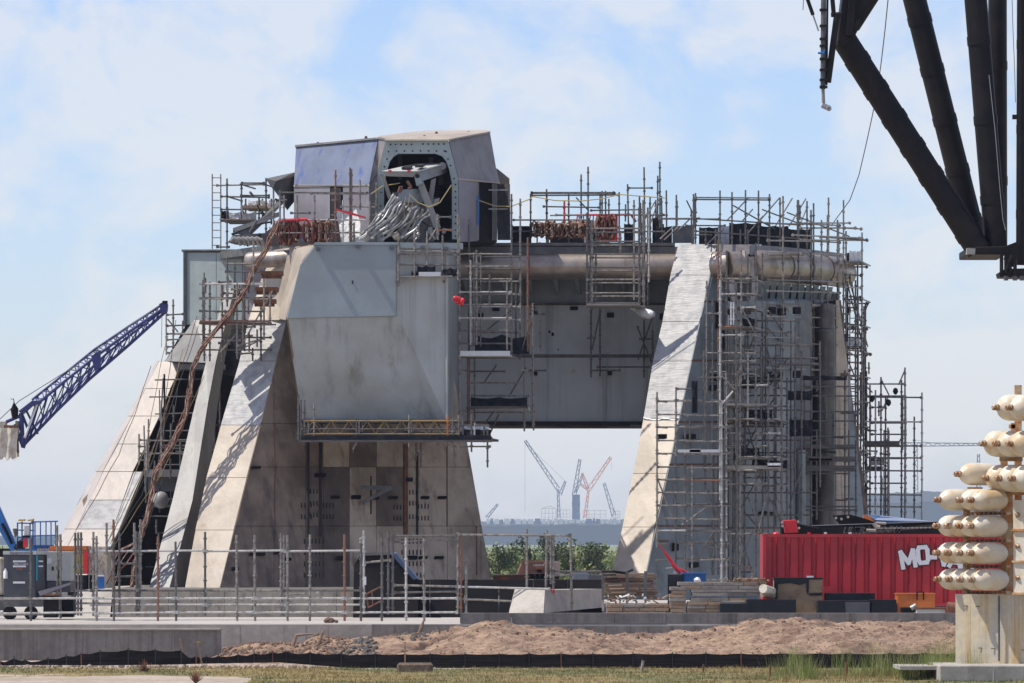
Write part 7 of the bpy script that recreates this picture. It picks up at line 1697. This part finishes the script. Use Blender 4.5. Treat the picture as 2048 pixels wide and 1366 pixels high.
for k in range(8): emit('bag' if k < 4 else 'slab_piece', MB().box(P(1150 + k * 7.6, 1156, 262), (.26, .6, .5 if k < 4 else .35)), M['plastic' if k < 4 else 'pink'], wb, bevel=.06)

# ================================================================== VEGETATION
def leaves(mb, cx, cy, cz, rx, ry, rz, n, s):
    for _ in range(n):
        d = V((rng.gauss(0, 1), rng.gauss(0, 1), rng.gauss(0, 1))).normalized() * (rng.random() ** .35)
        c = V((cx + d.x * rx, cy + d.y * ry, cz + d.z * rz))
        a = V((rng.uniform(-1, 1), rng.uniform(-1, 1), rng.uniform(-.6, 1))) * s; b = V((rng.uniform(-1, 1), rng.uniform(-1, 1), rng.uniform(-1, 1))) * s
        k = len(mb.v); mb.v += [tuple(c), tuple(c + a), tuple(c + b)]; mb.f.append((k, k + 1, k + 2))
mb = MB()
for k in range(330):
    px = rng.uniform(-250, 2300) if k > 210 else (rng.uniform(950, 1270) if k % 2 else rng.uniform(-40, 150))
    Yv = rng.uniform(430, 760)
    x = (px - 1024) * Yv / F
    hh = rng.uniform(1.3, 3.2) * (.8 + .35 * math.sin(px * .045)) * (1.1 if 1130 < px < 1240 else .9) + Yv * .0012
    leaves(mb, x, Yv, GZ + hh * .5, hh * rng.uniform(.8, 1.5), hh, hh * .55, 150, .38)
emit('scrub_thicket', mb, M['leaf'], None, kind='stuff')
mb = MB()
for k in range(260):
    px = rng.uniform(960, 1260) if k % 2 else rng.uniform(-250, 2300); Yv = rng.uniform(350, 470); x = (px - 1024) * Yv / F
    leaves(mb, x, Yv, GZ + .35, 1.4, 1.5, .5, 60, .28)
emit('low_scrub', mb, M['blade'], None, kind='stuff')
tl = [(998, 1078, 1130, 'dark slender tree at the left end of the gap under the mount'), (1013, 1092, 1125, 'short dark tree just right of the slender one'), (1047, 1068, 1130, 'broad dark tree behind the brown dumpster'), (1098, 1062, 1120, 'tall dark tree behind the scaffold pole pair'),
      (1113, 1060, 1110, 'thin dark tree beside the tallest one'), (1140, 1092, 1132, 'round dark tree right of the dumpster'), (1182, 1082, 1125, 'forked dark tree near the silver leg'), (1194, 1085, 1135, 'narrow leaning dark tree nearest the silver leg'), (1192, 1122, 1148, 'low dark bush below the leaning tree'), (1178, 1088, 1115, 'small dark tree crowded against the forked one')]
for i, (px, yt, yb, lab) in enumerate(tl):
    Yv = 410 + (i * 37) % 60; b = V(((px - 1024) * Yv / F, Yv, GZ)); top = P(px, yt, Yv).z
    r = empty('scrub_tree', b, lab, 'tree', 'dark trees in the gap'); hh = top - GZ
    emit('trunk', MB().tube([b, b + V((.1, 0, hh * .3)), b + V((-.1, 0, hh * .6))], [.14, .1, .05], 6), M['bark'], r)
    for k in range(3): rod(r, 'limb', b + V((0, 0, hh * .4)), b + V((rng.uniform(-.6, .6), rng.uniform(-.5, .5), hh * .75)), .04, M['bark'], 5)
    cm = MB()
    for k in range(6):
        w = .35 + .03 * (yb - yt) * .3
        leaves(cm, b.x + rng.uniform(-w, w) * .8, b.y + rng.uniform(-.4, .4), GZ + hh * rng.uniform(.45, .88), w * .7, .6, hh * .14, 90, .2)
    emit('crown', cm, M['leafd'], r)
# turf blades and tall grass
def blades(name, n, fpos, hmin, hmax, w, lean, m, **tags):
    R = np.random.RandomState(len(name) + n)
    P0 = fpos(R, n); hh = R.uniform(hmin, hmax, n)
    a = R.uniform(0, 6.28, n)
    if hmax > .2: hh = hh * (.45 + .85 * np.abs(np.sin(P0[:, 0] * 2.3 + 1.3 * np.sin(P0[:, 1] * 1.7)))); a = R.uniform(0, 6.28, n)
    dx = np.cos(a) * w; dy = np.sin(a) * w; lx = R.normal(0, lean, n) * hh; ly = R.normal(0, lean, n) * hh
    v = np.zeros((n * 3, 3)); v[0::3] = P0 + np.stack([-dx, -dy, np.zeros(n)], 1); v[1::3] = P0 + np.stack([dx, dy, np.zeros(n)], 1); v[2::3] = P0 + np.stack([lx, ly, hh], 1)
    me = bpy.data.meshes.new(name); me.from_pydata(v.tolist(), [], np.arange(n * 3).reshape(n, 3).tolist()); me.materials.append(m)
    o = bpy.data.objects.new(name, me); COL.objects.link(o); return tagit(o, **tags)
def ftur(R, n):
    y = R.uniform(156, 177.6, n); x = R.uniform(-18, 20, n)
    z = np.array([turf2(a, b) for a, b in zip(x, y)]); zb_ = np.array([turf_h(a, b) for a, b in zip(x, y)])
    k = z > zb_ + .012; x, y, z = x[k], y[k], z[k]
    idx = R.randint(0, len(x), n)
    return np.stack([x[idx] + R.uniform(-.1, .1, n), y[idx], z[idx] - .01], 1)
blades('turf_grass', 42000, ftur, .03, .11, .012, .5, M['blade'], kind='stuff')
def fcl(cl, spread):
    def f(R, n):
        i = R.randint(0, len(cl), n); c = np.array(cl)[i]
        return np.stack([c[:, 0] + R.normal(0, spread, n), c[:, 1] + R.normal(0, spread, n), np.full(n, GZ - .03)], 1)
    return f
cl = []
for k in range(78):
    px = rng.choice([rng.uniform(1500, 1960), rng.gauss(1760, 70), rng.gauss(1590, 40), rng.gauss(1910, 30)]); Yv = rng.uniform(161.5, 168)
    cl.append(((px - 1024) * Yv / F, Yv))
blades('tall_grass', 3600, fcl(cl[:34], .16), .4, 1.15, .006, .2, M['reed'], kind='stuff')
blades('medium_grass', 2600, fcl(cl, .2), .08, .38, .006, .3, M['reed'], kind='stuff')
blades('dry_grass', 3600, fcl([((px - 1024) * 165 / F, 165 + rng.uniform(-4, 4)) for px in range(1470, 1990, 12)], .3), .08, .32, .008, .4, M['blade'], kind='stuff')
for i, (x, y, lab) in enumerate(((289, 1342, 'small reddish brown dry bush on the grass at the left'), (391, 1362, 'reddish dry bush cut off by the bottom edge'))):
    Yv = gy(y + 4, GZ); mb = MB(); c = V(((x - 1024) * Yv / F, Yv, GZ + .12))
    for k in range(160):
        d = V((rng.gauss(0, .1), rng.gauss(0, .1), abs(rng.gauss(0, .12)))); mb.tube([c - V((0, 0, .14)), c + d], .004, 3, False)
    tagit(emit('dry_bush', mb, M['rust'], None), lab, 'bush')

# ================================================================== FAR BACKGROUND
YFAR = 9000.0
def far_h(px):
    base = interp(px, [-400, 100, 500, 960, 1240, 1500, 1740, 1900, 2400], [1074, 1071, 1056, 1042, 1040, 1008, 986, 982, 980])
    return H + (HY - base) * YFAR / F
R = random.Random(2)
mb = MB(); vs = []; n = 700
for i in range(n + 1):
    px = lerp(-1500, 3600, i / n); z = far_h(px) + R.uniform(-1.6, 1.6)
    x = (px - 1024) * YFAR / F
    vs += [(x, YFAR, GZ - 1), (x, YFAR, z * .8), (x, YFAR + 60, z), (x, YFAR + 220, z * .9), (x, YFAR + 300, GZ - 1)]
mb.add(vs, [(5 * i + j, 5 * (i + 1) + j, 5 * (i + 1) + j + 1, 5 * i + j + 1) for i in range(n) for j in range(4)])
emit('far_treeline', mb, M['fartree'], None, kind='stuff')
def fp(x, y, d=-10): return P(x, y, YFAR + d)
fs_ = empty('factory_sheds', fp(1100, 1042), 'row of hazy pale sheds on the horizon seen through the gap', 'sheds')
R = random.Random(4); x = 972
while x < 1240:
    w = R.uniform(6, 15); 
    emit('shed', MB().box(fp(x + w / 2, 1043, -14 + R.random() * 4), (w * .79 * .8, 18, R.uniform(5, 10))), M['farw' if R.random() < .7 else 'farb'], fs_); x += w
for i, (x0, x1, yt, lab) in enumerate(((1083, 1112, 1017, 'hazy gabled steel frame left of the blue tower on the horizon'), (1113, 1140, 1020, 'hazy flat steel frame beside the blue tower on the horizon'), (1166, 1212, 1021, 'long hazy steel frame right of the blue tower on the horizon'), (1222, 1240, 1022, 'short hazy steel frame next to the silver leg on the horizon'))):
    r = empty('steel_frame', fp((x0 + x1) / 2, 1040), lab, 'steel frame', 'steel frames on the horizon'); nn = 5
    for k in range(nn): rod(r, 'column', fp(lerp(x0, x1, k / (nn - 1)), 1042), fp(lerp(x0, x1, k / (nn - 1)), yt), .3, M['far'], 4)
    for y in (yt, (yt + 1036) / 2, 1034): rod(r, 'beam', fp(x0, y), fp(x1, y), .3, M['far'], 4)
    if i == 0: rod(r, 'rafter', fp(x0, yt), fp(1100, yt - 5), .35, M['far'], 4); rod(r, 'rafter', fp(1100, yt - 5), fp(x1, yt), .35, M['far'], 4)
bt = empty('blue_tower', fp(1152, 1040), 'hazy solid blue tower between the far cranes', 'tower')
for k in range(4): emit('tower_stage', MB().box(fp(1152, 1033 - k * 12.5, -8), (16 * .789 - (k % 2) * .6, 12, 12.3 * .789)), M['farb'], bt)
def lat(r, a, b, w, m, n=10, t=.28):
    a, b = V(a), V(b); d = (b - a).normalized(); u = V((d.z, 0, -d.x))
    wa, wb = w, w * .55
    for s_ in (-1, 1): rod(r, 'chord', a + u * wa * s_ / 2, b + u * wb * s_ / 2, t, M[m], 4)
    for k in range(n):
        f0, f1 = k / n, (k + 1) / n; sg = 1 if k % 2 else -1
        rod(r, 'lacing', a.lerp(b, f0) + u * lerp(wa, wb, f0) * sg / 2, a.lerp(b, f1) - u * lerp(wa, wb, f1) * sg / 2, t * .7, M[m], 4)
cranes = [('far_crane', [((1118, 1036), (1116, 978)), ((1116, 978), (1050, 881)), ((1120, 990), (1131, 962))], 'far', 'hazy grey crane with long jib leaning left on the horizon', [((1050, 881), (1050, 1022)), ((1050, 885), (1130, 962))]),
          ('far_crane', [((1170, 1036), (1177, 980)), ((1177, 980), (1222, 914)), ((1176, 978), (1164, 946)), ((1178, 980), (1160, 968))], 'faro', 'hazy orange crane with jib leaning right on the horizon', [((1222, 916), (1224, 942))]),
          ('far_crane', [((1148, 990), (1160, 918)), ((1150, 986), (1166, 948))], 'far', 'hazy slim crane standing on the blue tower on the horizon', []),
          ('far_crane', [((1228, 1032), (1208, 966))], 'far', 'hazy small dark crane right of the orange one on the horizon', []),
          ('far_crane', [((973, 1036), (996, 1008))], 'far', 'tiny hazy crane left in the gap on the horizon', []),
          ('far_tower_crane', [((1832, 985), (1832, 888)), ((1800, 889), (1960, 889))], 'far', 'hazy hammerhead tower crane seen right of the outer scaffold', [((1832, 880), (1880, 889))]),
          ('far_mast', [((1957, 975), (1957, 908))], 'far', 'thin hazy mast between the gas bottles', [])]
for nm, segs, m, lab, ropes in cranes:
    (x, y) = segs[0][0]; r = empty(nm, fp(x, y, -30), lab, 'crane' if 'crane' in nm else 'mast', 'hazy cranes on the horizon')
    for a, b in segs:
        pa, pb = fp(*a, -30), fp(*b, -30); L = (pb - pa).length; lat(r, pa, pb, 6.0 if L > 46 else 4.2, m, max(4, int(L / 7)), .95)
    for a, b in ropes: rod(r, 'rope', fp(*a, -30), fp(*b, -30), .28, M[m], 4)
# ---- air
hm = bpy.data.materials.new('haze_air'); hm.use_nodes = True
n_, l_ = hm.node_tree.nodes, hm.node_tree.links; n_.clear()
oo = n_.new('ShaderNodeOutputMaterial'); pv = n_.new('ShaderNodeVolumePrincipled')
pv.inputs['Color'].default_value = (0.64, 0.74, 1.0, 1); pv.inputs['Density'].default_value = 0.00006; pv.inputs['Anisotropy'].default_value = 0.2
l_.new(pv.outputs['Volume'], oo.inputs['Volume'])
hz = MB().box((0, 4650, 48.0), (9000, 9500, 102.3))
emit('haze', hz, hm, None, kind='stuff')
print('OBJECT COUNT', len(bpy.data.objects), 'tris', sum(len(o.data.polygons) for o in bpy.data.objects if o.type == 'MESH'))
